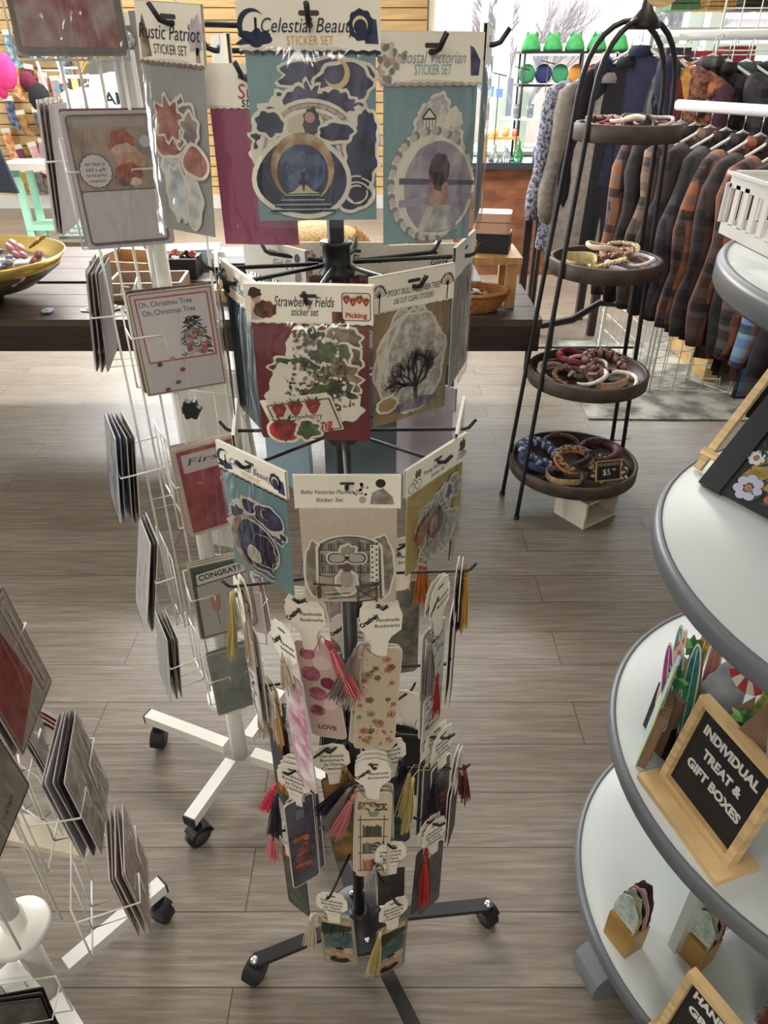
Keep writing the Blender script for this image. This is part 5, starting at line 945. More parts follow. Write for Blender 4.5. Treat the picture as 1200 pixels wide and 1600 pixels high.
def gold_box(label, x, y, yaw, h=.074):
    t = thing('gold_card_box', label, 'box', TR((x, y, .200), R(yaw)))
    MB().box((0, 0, h / 2), (.056, .045, h), GO).build('gold_body', t)
    for k in range(5): d_ = MB(); hh2 = .135 - .008 * ((k * 2) % 5); d_.ext([(-.024, -.03), (.024, -.03)] + [(p_[0], p_[1]) for p_ in blobp(0, .05, .026, hh2 * .60, k + 3, .10) if p_[1] > .03], -.0008, .0008, [water('black_print', (20, 20, 22), (70, 60, 66), 60), water('pale_print', (180, 170, 160), (206, 150, 150), 70), DKB, water('pale_print_b', (196, 176, 120), (120, 150, 150), 70), water('mint_print', (150, 170, 164), (200, 206, 200), 60)][k]); d_.build('die_cut_insert', t, TR((0, .018 - .009 * k, .045)))
gold_box('gold card box with dark die-cut fronts on the bottom shelf', .452, .690, -62); gold_box('smaller-looking gold card box half behind the divider, bottom shelf', .575, .665, -58)
rb = thing('spiral_notebook', 'dark red spiral notebook at the right edge of bottom shelf', 'notebook', TR((.66, .50, .200), R(-80)))
MB().box((0, 0, .075), (.11, .012, .15), water('deep_red', (96, 24, 26), (130, 36, 36), 30)).build('cover', rb); spn = MB()
for k in range(14): c_ = [(-.055 + .005 * math.cos(a), -.002 + .010 * math.sin(a), .010 + .010 * k) for a in [i * PI / 4 for i in range(8)]]; spn.tube(c_, .0009, CHROME, 4, closed=True)
spn.build('spiral_wire', rb)

# ================================================================ TIERED TRAY STAND WITH HEADBANDS
TX, TY = .79, 2.60
TR4 = [(1.388, .168), (.968, .195), (.555, .226), (.160, .258)]
st = thing('tiered_tray_stand', 'black metal four-tier stand with round dark wooden trays', 'display stand', TR((TX, TY, 0)))
for (z, r) in TR4:
    t_ = MB(); h = .052; t_.lathe([(0, z), (r, z), (r + .003, z + .004), (r + .003, z + h - .004), (r, z + h), (r - .010, z + h), (r - .013, z + h - .005), (r - .013, z + .012), (0, z + .012)], DARKTRAY, 56); t_.build('tray', st)
def rodpts(a, top_x, top_y):
    rb = .275; P_ = []
    for z in (0, .16, .555, .968, 1.388): k = z / 1.388; rr = rb - (rb - .176) * k; P_.append((rr * math.cos(R(a)), rr * math.sin(R(a)), z))
    return P_
for (a, b_) in ((210, 24), (168, 38)):
    P1 = rodpts(a, 0, 0); P2 = rodpts(b_, 0, 0); e1 = Vector(P1[-1]); e2 = Vector(P2[-1]); arch = []
    for k in range(1, 16):
        t = k / 16; x = e1.x + (e2.x - e1.x) * (1 - math.cos(PI * t)) / 2; y = e1.y + (e2.y - e1.y) * (1 - math.cos(PI * t)) / 2; arch.append((x * .98, y * .98, 1.388 + .325 * math.sin(PI * t) ** .62))
    m = MB(); m.tube(P1 + arch + P2[::-1], .0085, BLACK, 8); m.build('arched_frame', st)
    for P_ in (P1, P2): MB().tube([(P_[0][0], P_[0][1], 0), (P_[0][0], P_[0][1], .012)], .012, RUBBER, 10).build('foot', st)
m = MB(); m.lathe([(.045, 1.688), (.050, 1.695), (.040, 1.715), (.018, 1.740), (.012, 1.770), (0, 1.775)], BLACK, 20); m.build('finial', st)
m = MB(); m.ext(circ(0, 0, .062, n=30), -.004, .004, LIGHTWOOD); d_ = m.build('round_sign', st, TR((.015, -.078, 1.800), R(10))); m = MB(); m.text('&', 0, -.018, .05, -.0048, INK); m.build('lettering', d_)
cr8 = thing('wooden_crate', 'small open white wooden crate on the floor under the tray stand', 'crate', TR((.845, 2.50, 0), R(35)))
WCR = mat('whitewashed_wood', s(212, 204, 184), .6, var=.06, scale=12); m = MB(); m.box((0, 0, .006), (.20, .16, .012), WCR); m.box((0, 0, .114), (.20, .16, .012), WCR); m.box((-.094, 0, .06), (.012, .16, .096), WCR); m.box((.094, 0, .06), (.012, .16, .096), WCR); m.build('frame', cr8); MB().box((0, .075, .06), (.176, .010, .096), WCR).build('back_panel', cr8)
def headband(label, x, y, z, ax, cols, kind='tube', w=.065, yaw=0, tilt=0, r=.008, grp=None, d=.13):
    pts = []
    for i in range(25):
        a = R(-60) + R(300) * i / 24; pts.append(Vector((w * math.cos(a), d / 2 * math.sin(a), .003 * math.sin(a * 3))))
    rr = [r * (.45 + .55 * math.sin(PI * i / 24) ** .5) for i in range(25)]
    m = MB(); m1 = water('hb_%d_%d_%d' % cols[0], cols[0], tuple(min(255, c + 30) for c in cols[0]), 60); m2 = paint(*(cols[1] if len(cols) > 1 else cols[0]))
    M = TR((x, y, z), yaw, tilt)
    t = thing('headband', label, 'headband', M, grp)
    if kind == 'tube': m.tube(pts, rr, m1, 8); m.build('band', t)
    elif kind == 'flat':
        for i in range(24):
            a, b = pts[i], pts[i + 1]; hh = r * 1.3; o = a.normalized() * .003; q = b.normalized() * .003
            m.add([a + Vector((0, 0, -hh)), b + Vector((0, 0, -hh)), b + Vector((0, 0, hh)), a + Vector((0, 0, hh)), a + o + Vector((0, 0, -hh)), b + q + Vector((0, 0, -hh)), b + q + Vector((0, 0, hh)), a + o + Vector((0, 0, hh))], [(0, 3, 2, 1), (4, 5, 6, 7), (3, 7, 6, 2), (0, 1, 5, 4)], m1)
        m.build('band', t)
    else:   # braid of three strands
        n = 90
        for s3 in range(3):
            P_ = []
            for i in range(n + 1):
                f_ = i / n * 24; k = min(23, int(f_)); p0 = pts[k].lerp(pts[k + 1], f_ - k); rd_ = p0.normalized(); ph = i * .62 + s3 * 2.094
                P_.append(p0 + rd_ * (r * .8 * math.cos(ph)) + Vector((0, 0, r * .5 * math.sin(2 * ph))))
            m.tube(P_, r * .55, [m1, m2, m1][s3], 6)
        m.build('braid', t)
    if kind == 'knot' or kind == 'tube' and r > .009:
        k_ = MB(); k_.lathe([(0, -.016), (.014, -.010), (.018, 0), (.014, .010), (0, .016)], m1, 12, sx=1.2); k_.build('knot', t, TR((0, d / 2, .004), .3, .5))
    return t
zt = lambda i: TR4[i][0] + .012
T0 = [('cream beaded headband at the left of the top tray', -.085, -.03, .045, ((206, 190, 176), (176, 60, 90)), 'braid', .006), ('magenta wrapped headband lying in the top tray', -.05, .02, .038, ((176, 62, 96),), 'tube', .006), ('thick cream headband in the middle of the top tray', -.015, -.02, .050, ((222, 210, 190),), 'tube', .0085),
      ('dark brown leather headband in the top tray', .03, .0, .042, ((70, 52, 48),), 'tube', .006), ('pale pink headband at the right of the top tray', .075, -.02, .045, ((206, 176, 180),), 'tube', .006), ('olive green headband at the back of the top tray', -.06, .06, .040, ((96, 100, 66),), 'tube', .006), ('charcoal headband at the back right of the top tray', .06, .06, .040, ((60, 56, 58),), 'tube', .006)]
T1 = [('wide mustard cream headband standing at the left of second tray', -.105, -.045, .030, ((226, 204, 150),), 'flat', .016), ('gold beaded headband in the middle of the second tray', -.01, -.04, .035, ((222, 208, 160), (196, 176, 120)), 'braid', .008), ('brown leopard twisted headband in the second tray', .03, .02, .048, ((126, 84, 58), (206, 176, 146)), 'braid', .009),
      ('pale wrapped headband at the back of second tray', .01, .07, .060, ((214, 190, 164),), 'tube', .009), ('silver grey headband at the right of second tray', .09, -.05, .040, ((206, 206, 206),), 'tube', .008), ('lilac satin knotted headband at front of second tray', .045, -.09, .020, ((170, 150, 166),), 'tube', .010), ('peach cord headband at the right rim of second tray', .105, .0, .026, ((206, 140, 110),), 'tube', .006), ('cream braided headband at back right of second tray', .07, .08, .045, ((226, 206, 170), (196, 160, 120)), 'braid', .007)]
T2 = [('brown and pink rope braided headband, largest in third tray', .07, .03, .052, ((156, 106, 92), (46, 36, 38)), 'braid', .016), ('smooth white headband in the middle of third tray', -.015, -.06, .032, ((230, 224, 212),), 'tube', .009), ('taupe satin headband at the left of third tray', -.12, -.02, .024, ((150, 122, 108),), 'tube', .011), ('crimson velvet headband at the back of third tray', -.02, .10, .045, ((120, 24, 44),), 'tube', .013),
      ('tan suede headband with folded end in third tray', .06, -.08, .026, ((190, 150, 120),), 'flat', .010), ('brown leopard print headband in the third tray', -.075, -.08, .030, ((96, 68, 52), (160, 120, 84)), 'braid', .008), ('pale pink headband beside the rope braid, third tray', .0, .03, .040, ((216, 190, 180),), 'tube', .008), ('white curved headband at the front of third tray', .09, -.11, .022, ((226, 220, 208),), 'tube', .008), ('dark chocolate headband at the left rim of third tray', -.13, .06, .028, ((58, 42, 38),), 'tube', .009)]
T3 = [('tan rope braided headband, largest in bottom tray', .0, -.03, .050, ((176, 140, 106), (120, 90, 66)), 'braid', .011), ('dark brown twisted headband inside the rope one', -.01, .0, .040, ((54, 36, 34),), 'tube', .014), ('orange striped headband in the middle of bottom tray', -.01, -.05, .046, ((190, 110, 50),), 'tube', .007), ('burgundy velvet knotted headband in the bottom tray', .12, .05, .045, ((76, 22, 34),), 'tube', .022),
      ('blue polka dot fabric headband in the bottom tray', -.13, .05, .040, ((50, 72, 120), (200, 206, 216)), 'braid', .018), ('navy blue knotted headband at the left of bottom tray', -.15, -.03, .030, ((34, 44, 84),), 'tube', .016), ('tan suede headband lying under the rope one', -.06, -.11, .018, ((190, 156, 116),), 'flat', .009), ('black beaded headband at the right of bottom tray', .13, -.07, .020, ((40, 34, 32), (196, 186, 160)), 'braid', .013), ('brown leather headband at the back of bottom tray', -.02, .13, .030, ((90, 58, 46),), 'tube', .010)]
rd = random.Random(44)
for ti, L_ in enumerate((T0, T1, T2, T3)):
    for j, (lb, x, y, z, cols, kd, r) in enumerate(L_):
        big = ti >= 2; headband(lb, TX + x, TY + y, zt(ti) + max(z, r + .002), None, cols, kd, w=(.058, .064, .072, .078)[ti] * rd.uniform(.85, 1.1), yaw=rd.uniform(-2.5, 2.5) if j else [0, 0, .6, .3][ti], tilt=R(rd.uniform(4, 20)), r=r, d=(.105, .12, .14, .15)[ti])
dots = MB()
rd = random.Random(3)
tw = MB()
for k in range(4): p0 = Vector((rd.uniform(-.01, .01), 0, 0)); pts = [p0 + Vector((k * .012 * t, .01 * math.sin(t * 2 + k), .022 * t - .002 * t * t)) for t in range(6)]; tw.tube(pts, [.0035, .003, .003, .0025, .002, .001], paint(50, 36, 36), 5)
tag(tw.build('feather_sprig', M=TR((TX + .08, TY + .10, zt(3) + .02))), 'dark feathery twig sprig sticking up from the bottom tray', 'sprig')
hs = thing('price_sign', 'small black and gold price sign on the bottom tray rim', 'sign', TR((TX + .095, TY - .185, .205), R(12), R(-16)))
m = MB(); m.box((0, 0, .045), (.105, .006, .082), DKB); m.build('panel', hs); m = MB()
for (cx, cz, sx, sz) in ((0, .084, .105, .004), (0, .006, .105, .004), (-.051, .045, .004, .08), (.051, .045, .004, .08)): m.box((cx, -.002, cz), (sx, .007, sz), paint(176, 140, 84))
m.build('gold_border', hs); m = MB(); m.text('HEADBANDS', 0, .070, .016, -.0036, paint(196, 180, 140), .088); m.text('$5', -.008, .038, .034, -.0036, paint(220, 214, 204)); m.text('99', .024, .046, .016, -.0036, paint(220, 214, 204)); m.build('lettering', hs)

# ================================================================ DARK WOOD TABLES
DW = mat('table_top_wood', s(78, 64, 54), .5, var=.3, scale=5, stretch=(1, 8, 1)); DWA = mat('table_apron_wood', s(52, 38, 34), .45, var=.3, scale=6, stretch=(1, 1, 8))
def big_table(label, x0, x1, y0, y1, z=.75):
    t = thing('display_table', label, 'table', TR(((x0 + x1) / 2, (y0 + y1) / 2, 0)))
    L, W = x1 - x0, y1 - y0; m = MB(); n = 3
    for k in range(n): m.box((0, -W / 2 + W / n * (k + .5), z - .014), (L, W / n - .006, .028), DW)
    m.build('plank_top', t); m = MB(); m.box((0, -W / 2 + .012, z - .078), (L - .01, .022, .10), DWA); m.box((0, W / 2 - .012, z - .078), (L - .01, .022, .10), DWA)
    for sx in (-1, 1): m.box((sx * (L / 2 - .016), 0, z - .078), (.022, W - .05, .10), DWA)
    m.build('apron', t)
    for sx in (-1, 1):
        for sy in (-1, 1): MB().box((0, 0, (z - .12) / 2), (.055, .055, z - .12), DWA).build('leg', t, TR((sx * (L / 2 - (.36 if sx > 0 else .08)), sy * (W / 2 - .06), 0)))
    return t
big_table('long dark wood table behind the racks, nearest', -2.75, .625, 2.74, 3.28)
big_table('dark wood table set behind the nearest one, left', -3.1, .45, 3.32, 4.05)
TZ = .75
# riser bench with boxes
RW = mat('honey_pine', s(196, 150, 92), .5, var=.15, scale=8, stretch=(6, 1, 1))
rs = thing('riser_bench', 'honey pine riser bench standing on the dark table', 'riser', TR((.33, 3.02, TZ)))
MB().box((0, 0, .188), (.44, .26, .026), RW).build('top', rs)
for sx in (-1, 1):
    for sy in (-1, 1): MB().box((sx * .185, sy * .10, .0875), (.042, .04, .175), RW).build('leg', rs)
bx = thing('black_jewelry_box', 'black leather box with gold clasp on the pine riser', 'box', TR((.44, 3.02, TZ + .201), R(-14))); MB().box((0, 0, .038), (.15, .12, .076), mat('black_leather', s(34, 34, 38), .4)).build('body', bx); MB().box((-.058, -.062, .040), (.014, .006, .026), mat('gold_metal', s(206, 170, 96), .25, 1)).build('clasp', bx)
bx = thing('pink_jewelry_box', 'rounded blush pink box stacked on the black box', 'box', TR((.437, 3.02, TZ + .277), R(-10))); m = MB(); BL = mat('blush_leather', s(216, 172, 146), .45); m2 = Matrix.Rotation(-PI / 2, 4, 'X') @ Matrix.Scale(-1, 4, (0, 1, 0))
m.ext(rrect(0, 0, .148, .118, .02), 0, .040, BL, m2); m.build('body', bx); m = MB(); m.ext(rrect(0, 0, .150, .120, .02), .043, .075, BL, m2); m.build('lid', bx)
m = MB(); m.lathe([(0, .012), (.09, .012), (.09, .006), (.06, 0), (.09, 0), (.095, .014), (.04, .03), (.028, .06), (.03, .09), (.055, .10), (.055, .108), (0, .105)], mat('white_ceramic', s(226, 222, 208), .35), 30)
tag(m.build('pedestal_stand', M=TR((.245, 3.0, TZ + .201))), 'white ceramic pedestal stand on the pine riser behind the packs', 'stand')
bs = thing('wicker_basket', 'oval wicker basket of small packets on the front table', 'basket', TR((.34, 2.88, TZ)))
WK = mat('wicker', s(176, 116, 64), .6, var=.3, scale=60); m = MB()
for k in range(8):
    z = .006 + .009 * k; q = .75 + .25 * (k / 7) ** .7; P_ = [((.155 * q + .0025 * (i % 2)) * math.cos(2 * PI * i / 48), (.095 * q + .0025 * (i % 2)) * math.sin(2 * PI * i / 48), z) for i in range(48)]; m.tube(P_, .0052, WK, 5, closed=True)
for i in range(20): a = 2 * PI * i / 20; m.tube([(.11 * math.cos(a), .068 * math.sin(a), .003), (.160 * math.cos(a), .100 * math.sin(a), .076)], .004, WK, 5)
m.lathe([(0, .004), (.118, .004), (.118, .008), (0, .008)], WK, 30, sy=.62); m.build('woven_body', bs); m = MB(); m.tube([(.163 * math.cos(2 * PI * i / 40), .102 * math.sin(2 * PI * i / 40), .078) for i in range(40)], .008, WK, 6, closed=True); m.build('rim', bs)
rd = random.Random(8)
for k in range(9):
    m = MB(); pk = rd.uniform(.02, .03); m.box((0, 0, 0), (pk * 1.6, pk * 1.2, .004), paint(*[(224, 226, 226), (206, 214, 220), (220, 190, 120), (200, 196, 190)][k % 4], .3)); m.box((0, 0, .004), (pk, pk * .6, .004), paint(*[(236, 236, 236), (150, 160, 170)][k % 2], .3))
    tag(m.build('small_packet', M=TR((.34 + rd.uniform(-.07, .08), 2.88 + rd.uniform(-.04, .04), TZ + .035 + .004 * k), rd.uniform(0, 6), R(rd.uniform(10, 40)))), 'small clear packet of trinkets inside the wicker basket', 'packet', 'packets in the wicker basket')
# straw hat behind the spinner
STR = mat('straw', s(196, 160, 104), .8, var=.3, scale=90); hat = thing('straw_pampas_pouf', 'large shaggy straw decoration behind the black rack pole', 'decoration', TR((-.33, 3.50, TZ)))
m = MB(); m.lathe([(0, 0), (.17, 0), (.24, .06), (.25, .12), (.19, .19), (.08, .22), (0, .22)], STR, 30); m.build('woven_core', hat); m = MB(); rd = random.Random(5)
for k in range(900):
    a = rd.uniform(0, 6.28); z = rd.uniform(.01, .20); rr = .17 + .10 * math.sin(PI * min(1, z / .22)) ; p = Vector((rr * math.cos(a), rr * math.sin(a), z)); d = Vector((math.cos(a) * .4, math.sin(a) * .4, -1)).normalized(); m.tube([p, p + d * .03, p + d * .05 + Vector((rd.uniform(-.02, .02), 0, 0))], [.005, .004, .001], STR, 3)
fr_ = m.build('straw_fringe', hat); fr_['kind'] = 'stuff'
def tray_box(label, x, y, w, d, h, col, z=TZ, yaw=0, name='wooden_tray'):
    t = thing(name, label, 'tray', TR((x, y, z), R(yaw))); m = MB(); c_ = mat('tray_%d_%d_%d' % col, s(*col), .5, var=.12, scale=10)
    m.box((0, 0, .005), (w, d, .01), c_); m.build('base', t); m = MB()
    for (cx, cy, sx, sy) in ((0, -d / 2, w, .012), (0, d / 2, w, .012), (-w / 2, 0, .012, d), (w / 2, 0, .012, d)): m.box((cx, cy, h / 2), (sx, sy, h), c_)
    m.build('sides', t); return t
tray_box('light wooden tray on the table behind the gold bowl', -1.20, 3.50, .30, .26, .075, (176, 136, 96), yaw=-10)
tray_box('grey wooden tray with rope handles behind the card rack', -1.02, 3.12, .30, .20, .07, (150, 130, 110), yaw=4)
tray_box('pale pine tray right of the left rack pole', -.55, 3.10, .34, .22, .05, (206, 166, 110), yaw=2)
tray_box('pale wood box right of the black pole behind cards', .02, 3.45, .30, .2, .10, (196, 156, 110))
rp = MB(); rp.tube([(0, 0, .0), (-.02, -.02, .01), (-.03, -.03, -.02), (-.015, -.03, -.045), (.01, -.01, -.05)], .006, paint(206, 186, 140), 6); tag(rp.build('rope_handle', M=TR((-1.07, 3.0, TZ + .055))), 'cream rope handle loop on the grey wooden tray', 'handle')
bb_ = thing('black_display_block', 'black velvet block of floral ornaments behind the left rack', 'display block', TR((-.98, 3.42, TZ))); MB().box((0, 0, .045), (.22, .14, .09), DKB).build('block', bb_)
bb_ = thing('black_display_block', 'black velvet block beside the rack pole, right of the floral one', 'display block', TR((-.70, 3.34, TZ))); MB().box((0, 0, .045), (.14, .12, .09), DKB).build('block', bb_)
rd = random.Random(17)
def ornament(label, x, y, z, col, r=.03, grp=None, n=5):
    m = MB()
    for q in range(n): a = 2 * PI * q / n; m.lathe([(0, -.006), (r * .42, -.003), (r * .45, .003), (0, .008)], paint(*col, .4), 10, TR((r * .55 * math.cos(a), r * .55 * math.sin(a), 0)))
    m.lathe([(0, -.004), (r * .3, 0), (0, .012)], paint(206, 170, 100, .3), 8)
    return tag(m.build('flower_ornament', M=TR((x, y, z), rd.uniform(0, 6), R(rd.uniform(20, 60)))), label, 'ornament', grp)
for k in range(8): ornament('small floral ornament on the black velvet block', -1.06 + .024 * k, 3.37 + rd.uniform(0, .05), TZ + .10 + rd.uniform(0, .015), [(206, 120, 100), (214, 190, 140), (60, 56, 56), (196, 90, 90)][k % 4], .02, 'floral ornaments on the black velvet block')
for k in range(5): ornament('pink and cream ornament on the tray by the left rack', -.62 + .05 * k, 3.12 + rd.uniform(-.05, .05), TZ + .035, [(206, 110, 100), (220, 196, 150), (206, 160, 150)][k % 3], .024, 'pink ornaments on the pine tray')
sl = thing('snow_globe', 'clear crystal ornament on the table behind the white rack', 'ornament', TR((-.80, 3.52, TZ))); m = MB(); m.lathe([(0, .03), (.03, .035), (.042, .06), (.03, .09), (0, .1)], mat('crystal', (.9, .92, .95), .08, trans=.6), 12, smooth=False); m.build('crystal', sl); MB().lathe([(.035, 0), (.03, .03), (0, .03)], CHROME, 16).build('base', sl)
wp = thing('gift_bag', 'pale blue paper laid on the table behind the white rack', 'paper', TR((-.98, 3.62, TZ), R(10))); m = MB(); m.box((0, 0, .045), (.34, .16, .09), paint(196, 208, 214)); m.build('folded_paper', wp)
for k, (x, y) in enumerate(((-1.20, 2.86), (-1.10, 2.88), (-1.03, 2.85), (-1.14, 2.92), (-.96, 2.84), (-1.36, 2.84))):
    m = MB(); m.ext(blobp(0, 0, .035, .022, k, .12), -.001, .001, paint(*[(214, 216, 220), (206, 190, 190), (150, 170, 200)][k % 3], .4), Matrix.Rotation(PI / 2, 4, 'X')); m.box((0, 0, .004), (.02, .012, .006), paint(190, 190, 196, .3))
    tag(m.build('earring_card', M=TR((x, y, TZ + .004 + .002 * (k % 3)), k)), 'small white earring card lying on the table beside the gold bowl', 'earring card', 'earring cards by the gold bowl')
# gold bowl
GB = mat('brushed_gold', s(214, 186, 108), .28, .85); gb = thing('gold_bowl', 'large gold bowl on black base with hair clips, far left', 'bowl', TR((-1.70, 2.98, TZ)))
m = MB(); m.lathe([(.0, .05), (.10, .052), (.24, .085), (.34, .150), (.372, .195), (.378, .195), (.345, .146), (.24, .076), (.10, .040), (0, .040)], GB, 56); m.build('bowl', gb); m = MB(); m.lathe([(.345, .140), (.24, .070), (.10, .034), (.09, .0), (0, .0)], mat('dark_bronze', s(66, 58, 44), .4, .3), 40); m.build('underside', gb)
rd = random.Random(31)
for k in range(34):
    ornament('%s flower hair clip piled in the gold bowl' % ['sky blue', 'white and lilac', 'amber brown', 'dusty pink'][k % 4], -1.66 + rd.uniform(-.16, .22), 2.98 + rd.uniform(-.18, .14), TZ + .14 + rd.uniform(0, .08), [(110, 140, 190), (196, 200, 220), (176, 120, 70), (196, 140, 150)][k % 4], .05, '%s clips in the gold bowl' % ['blue', 'white', 'amber', 'pink'][k % 4])
# ================================================================ CLOTHES, GRID WALL, RUG
GRID = mat('grid_wire', s(222, 220, 210), .4)
def grid_panel(label, a, b_, h, z0=.02, cell=.076, parent=None):
    A = Vector((a[0], a[1], 0)); B_ = Vector((b_[0], b_[1], 0)); d = B_ - A; L = d.length; yaw = math.atan2(d.y, d.x); m = MB()
    n = max(2, int(L / cell)); k = max(2, int(h / cell))
    for i in range(n + 1): m.tube([(L * i / n, 0, z0), (L * i / n, 0, z0 + h)], .0028, GRID, 5)
    for j in range(k + 1): m.tube([(0, .004, z0 + h * j / k), (L, .004, z0 + h * j / k)], .0028, GRID, 5)
    t = thing('grid_panel', label, 'grid panel', TR(A, yaw)); m.build('wire_grid', t); m = MB()
    m.tube([(0, -.004, z0 - .01), (0, -.004, z0 + h), (L, -.004, z0 + h), (L, -.004, z0 - .01)], .0055, GRID, 8); m.build('border_frame', t); return t
grid_panel('tall white wire grid panel behind the plaid shirts', (1.50, 3.80), (2.95, 3.62), 2.25)
grid_panel('white wire grid panel running back beside the shirts', (1.44, 4.66), (1.49, 3.82), .62, cell=.10)
grid_panel('low white wire grid panel crossing at the rug corner', (1.80, 3.96), (2.45, 3.05), .62, cell=.10)
grid_panel('short white grid panel between the other two at floor', (1.52, 3.79), (1.79, 3.94), 1.1, cell=.09)
RUG = mat('distressed_rug', s(96, 98, 92), .95, c2=s(176, 176, 166), scale=7, bump=.3); rg = MB(); rg.box((0, 0, .004), (2.2, 1.25, .008), RUG); rgo = rg.build('area_rug', M=TR((2.2, 4.03, .0), R(-1))); tag(rgo, 'distressed grey and cream rug under the wire grids', 'rug')
PLAIDS = {}
def plaid(name, base, a, b_, scale=1.5, dark=(26, 24, 28)):
    if name in PLAIDS: return PLAIDS[name]
    m = bpy.data.materials.new('plaid_' + name); m.use_nodes = True; nt = m.node_tree; B = nt.nodes['Principled BSDF']; B.inputs['Roughness'].default_value = .9
    tc = nt.nodes.new('ShaderNodeTexCoord'); sp = nt.nodes.new('ShaderNodeSeparateXYZ'); nt.links.new(tc.outputs['Object'], sp.inputs[0])
    def wave(o, sc_, thr):
        mu = nt.nodes.new('ShaderNodeMath'); mu.operation = 'MULTIPLY'; mu.inputs[1].default_value = sc_; nt.links.new(o, mu.inputs[0]); sn = nt.nodes.new('ShaderNodeMath'); sn.operation = 'SINE'; nt.links.new(mu.outputs[0], sn.inputs[0])
        g = nt.nodes.new('ShaderNodeMath'); g.operation = 'GREATER_THAN'; g.inputs[1].default_value = thr; nt.links.new(sn.outputs[0], g.inputs[0]); return g.outputs[0]
    last = None; col_in = None
    prev = nt.nodes.new('ShaderNodeRGB'); prev.outputs[0].default_value = (*s(*base), 1); prev = prev.outputs[0]
    for o, sc_, thr, cc, fac in ((sp.outputs[0], 62 * scale, .1, a, .6), (sp.outputs[2], 62 * scale, .1, b_, .5), (sp.outputs[0], 31 * scale, .8, dark, .75), (sp.outputs[2], 31 * scale, .75, dark, .75), (sp.outputs[1], 55 * scale, .5, a, .3)):
        mxn = nt.nodes.new('ShaderNodeMix'); mxn.data_type = 'RGBA'; mm = nt.nodes.new('ShaderNodeMath'); mm.operation = 'MULTIPLY'; mm.inputs[1].default_value = fac; nt.links.new(wave(o, sc_, thr), mm.inputs[0]); nt.links.new(mm.outputs[0], mxn.inputs[0]); nt.links.new(prev, mxn.inputs[6]); mxn.inputs[7].default_value = (*s(*cc), 1); prev = mxn.outputs[2]
    nt.links.new(prev, B.inputs['Base Color']); PLAIDS[name] = m; return m
def garment(label, x, y, ztop, yaw, mtl, L=.72, shw=.22, sleeve=.56, grp=None, name='plaid_shirt', thick=.035, seed=1, collar=True, hanger=True, cat='shirt', bar_z=None, sl_col=None):
    t = thing(name, label, cat, TR((x, y, ztop), yaw), grp); rd = random.Random(seed)
    # body: folded sheet with drape
    cols = 13; rows = 9; m = MB()
    def sheet(prof, z0, z1, ny, ymul, sgn):
        vs = []; fs = []
        for j in range(rows + 1):
            f_ = j / rows
            for i in range(cols + 1):
                u = -1 + 2 * i / cols; hw = prof(f_); yy = sgn * thick * (1 - u * u) ** .5 * (.5 + .5 * f_) + .012 * f_ * math.sin(u * 9 + seed + sgn) ; zz = z0 - (z0 - z1) * f_ - (.055 * abs(u) ** 1.3 if j == 0 else .055 * abs(u) ** 1.3 * (1 - f_)) - (.018 * math.cos(u * 3) if f_ == 1 else 0)
                vs.append((u * hw, yy, zz))
        o_ = cols + 1
        for j in range(rows):
            for i in range(cols): q = (j * o_ + i, (j + 1) * o_ + i, (j + 1) * o_ + i + 1, j * o_ + i + 1); fs.append(q if sgn < 0 else q[::-1])
        m.add(vs, fs, mtl, smooth=True)
    pf = lambda f_: shw * (.98 + .02 * f_) if f_ < .15 else shw * (1.0 - .04 * math.sin(f_ * PI) + .04 * f_)
    sheet(pf, -.02, -L, 0, 1, -1); sheet(pf, -.02, -L, 0, 1, 1); m.build('shirt_body', t)
    for sx in (-1, 1):
        sm = MB(); P_ = []; rr = []
        for k in range(9):
            f_ = k / 8; P_.append((sx * (shw - .02 + .055 * math.sin(f_ * 1.6) + .01 * math.sin(k + seed)), -.008 + .012 * math.sin(k * 1.3 + seed), -.085 - f_ * sleeve)); rr.append(.052 - .020 * f_ + .003 * math.sin(k * 2.2))
        sm.tube([(sx * (shw - .06), 0, -.055)] + P_, [.035] + rr, sl_col or mtl, 10); sm.build('sleeve', t)
    if collar:
        cm = MB(); cm.lathe([(.058, -.035), (.058, -.012), (.044, .006), (.040, .006), (.050, -.012), (.050, -.035)], mtl, 14, sy=.62); cm.build('collar', t)
    if hanger:
        hm = MB(); hc = mat('white_hanger', s(226, 226, 222), .3)
        hm.tube([(-.19, 0, -.075), (-.04, 0, -.005), (0, 0, .012), (.04, 0, -.005), (.19, 0, -.075)], .006, hc, 6); hk = [(0, 0, .012), (0, 0, .06)] + [(.018 - .018 * math.cos(a), 0, .06 + .022 * math.sin(a)) for a in [PI * i / 6 for i in range(1, 6)]]; hm.tube(hk, .0022, CHROME, 5); hm.build('hanger', t)
    return t
BARM = mat('white_pipe', s(222, 222, 218), .35)
def rail(label, a, b_, z, r=.017, posts=()):
    t = thing('clothes_rail', label, 'clothes rail', TR((a[0], a[1], z))); d = Vector((b_[0] - a[0], b_[1] - a[1], 0)); m = MB(); m.tube([(0, 0, 0), d], r, BARM, 14); m.build('rail', t)
    for f_ in posts: m = MB(); p_ = d * f_; m.tube([p_ + Vector((0, 0, 0)), p_ + Vector((.12, .25, 0))], r * .7, BARM, 8); m.build('bracket', t)
    return t
ra, rb_ = Vector((1.165, 3.22, 0)), Vector((1.62, 1.95, 0))
rail('thick white clothes rail holding the plaid shirts', ra, rb_, 1.462, .019, (.1, .6))
d = (rb_ - ra); dy = math.atan2(d.y, d.x); yawg = dy + PI / 2 
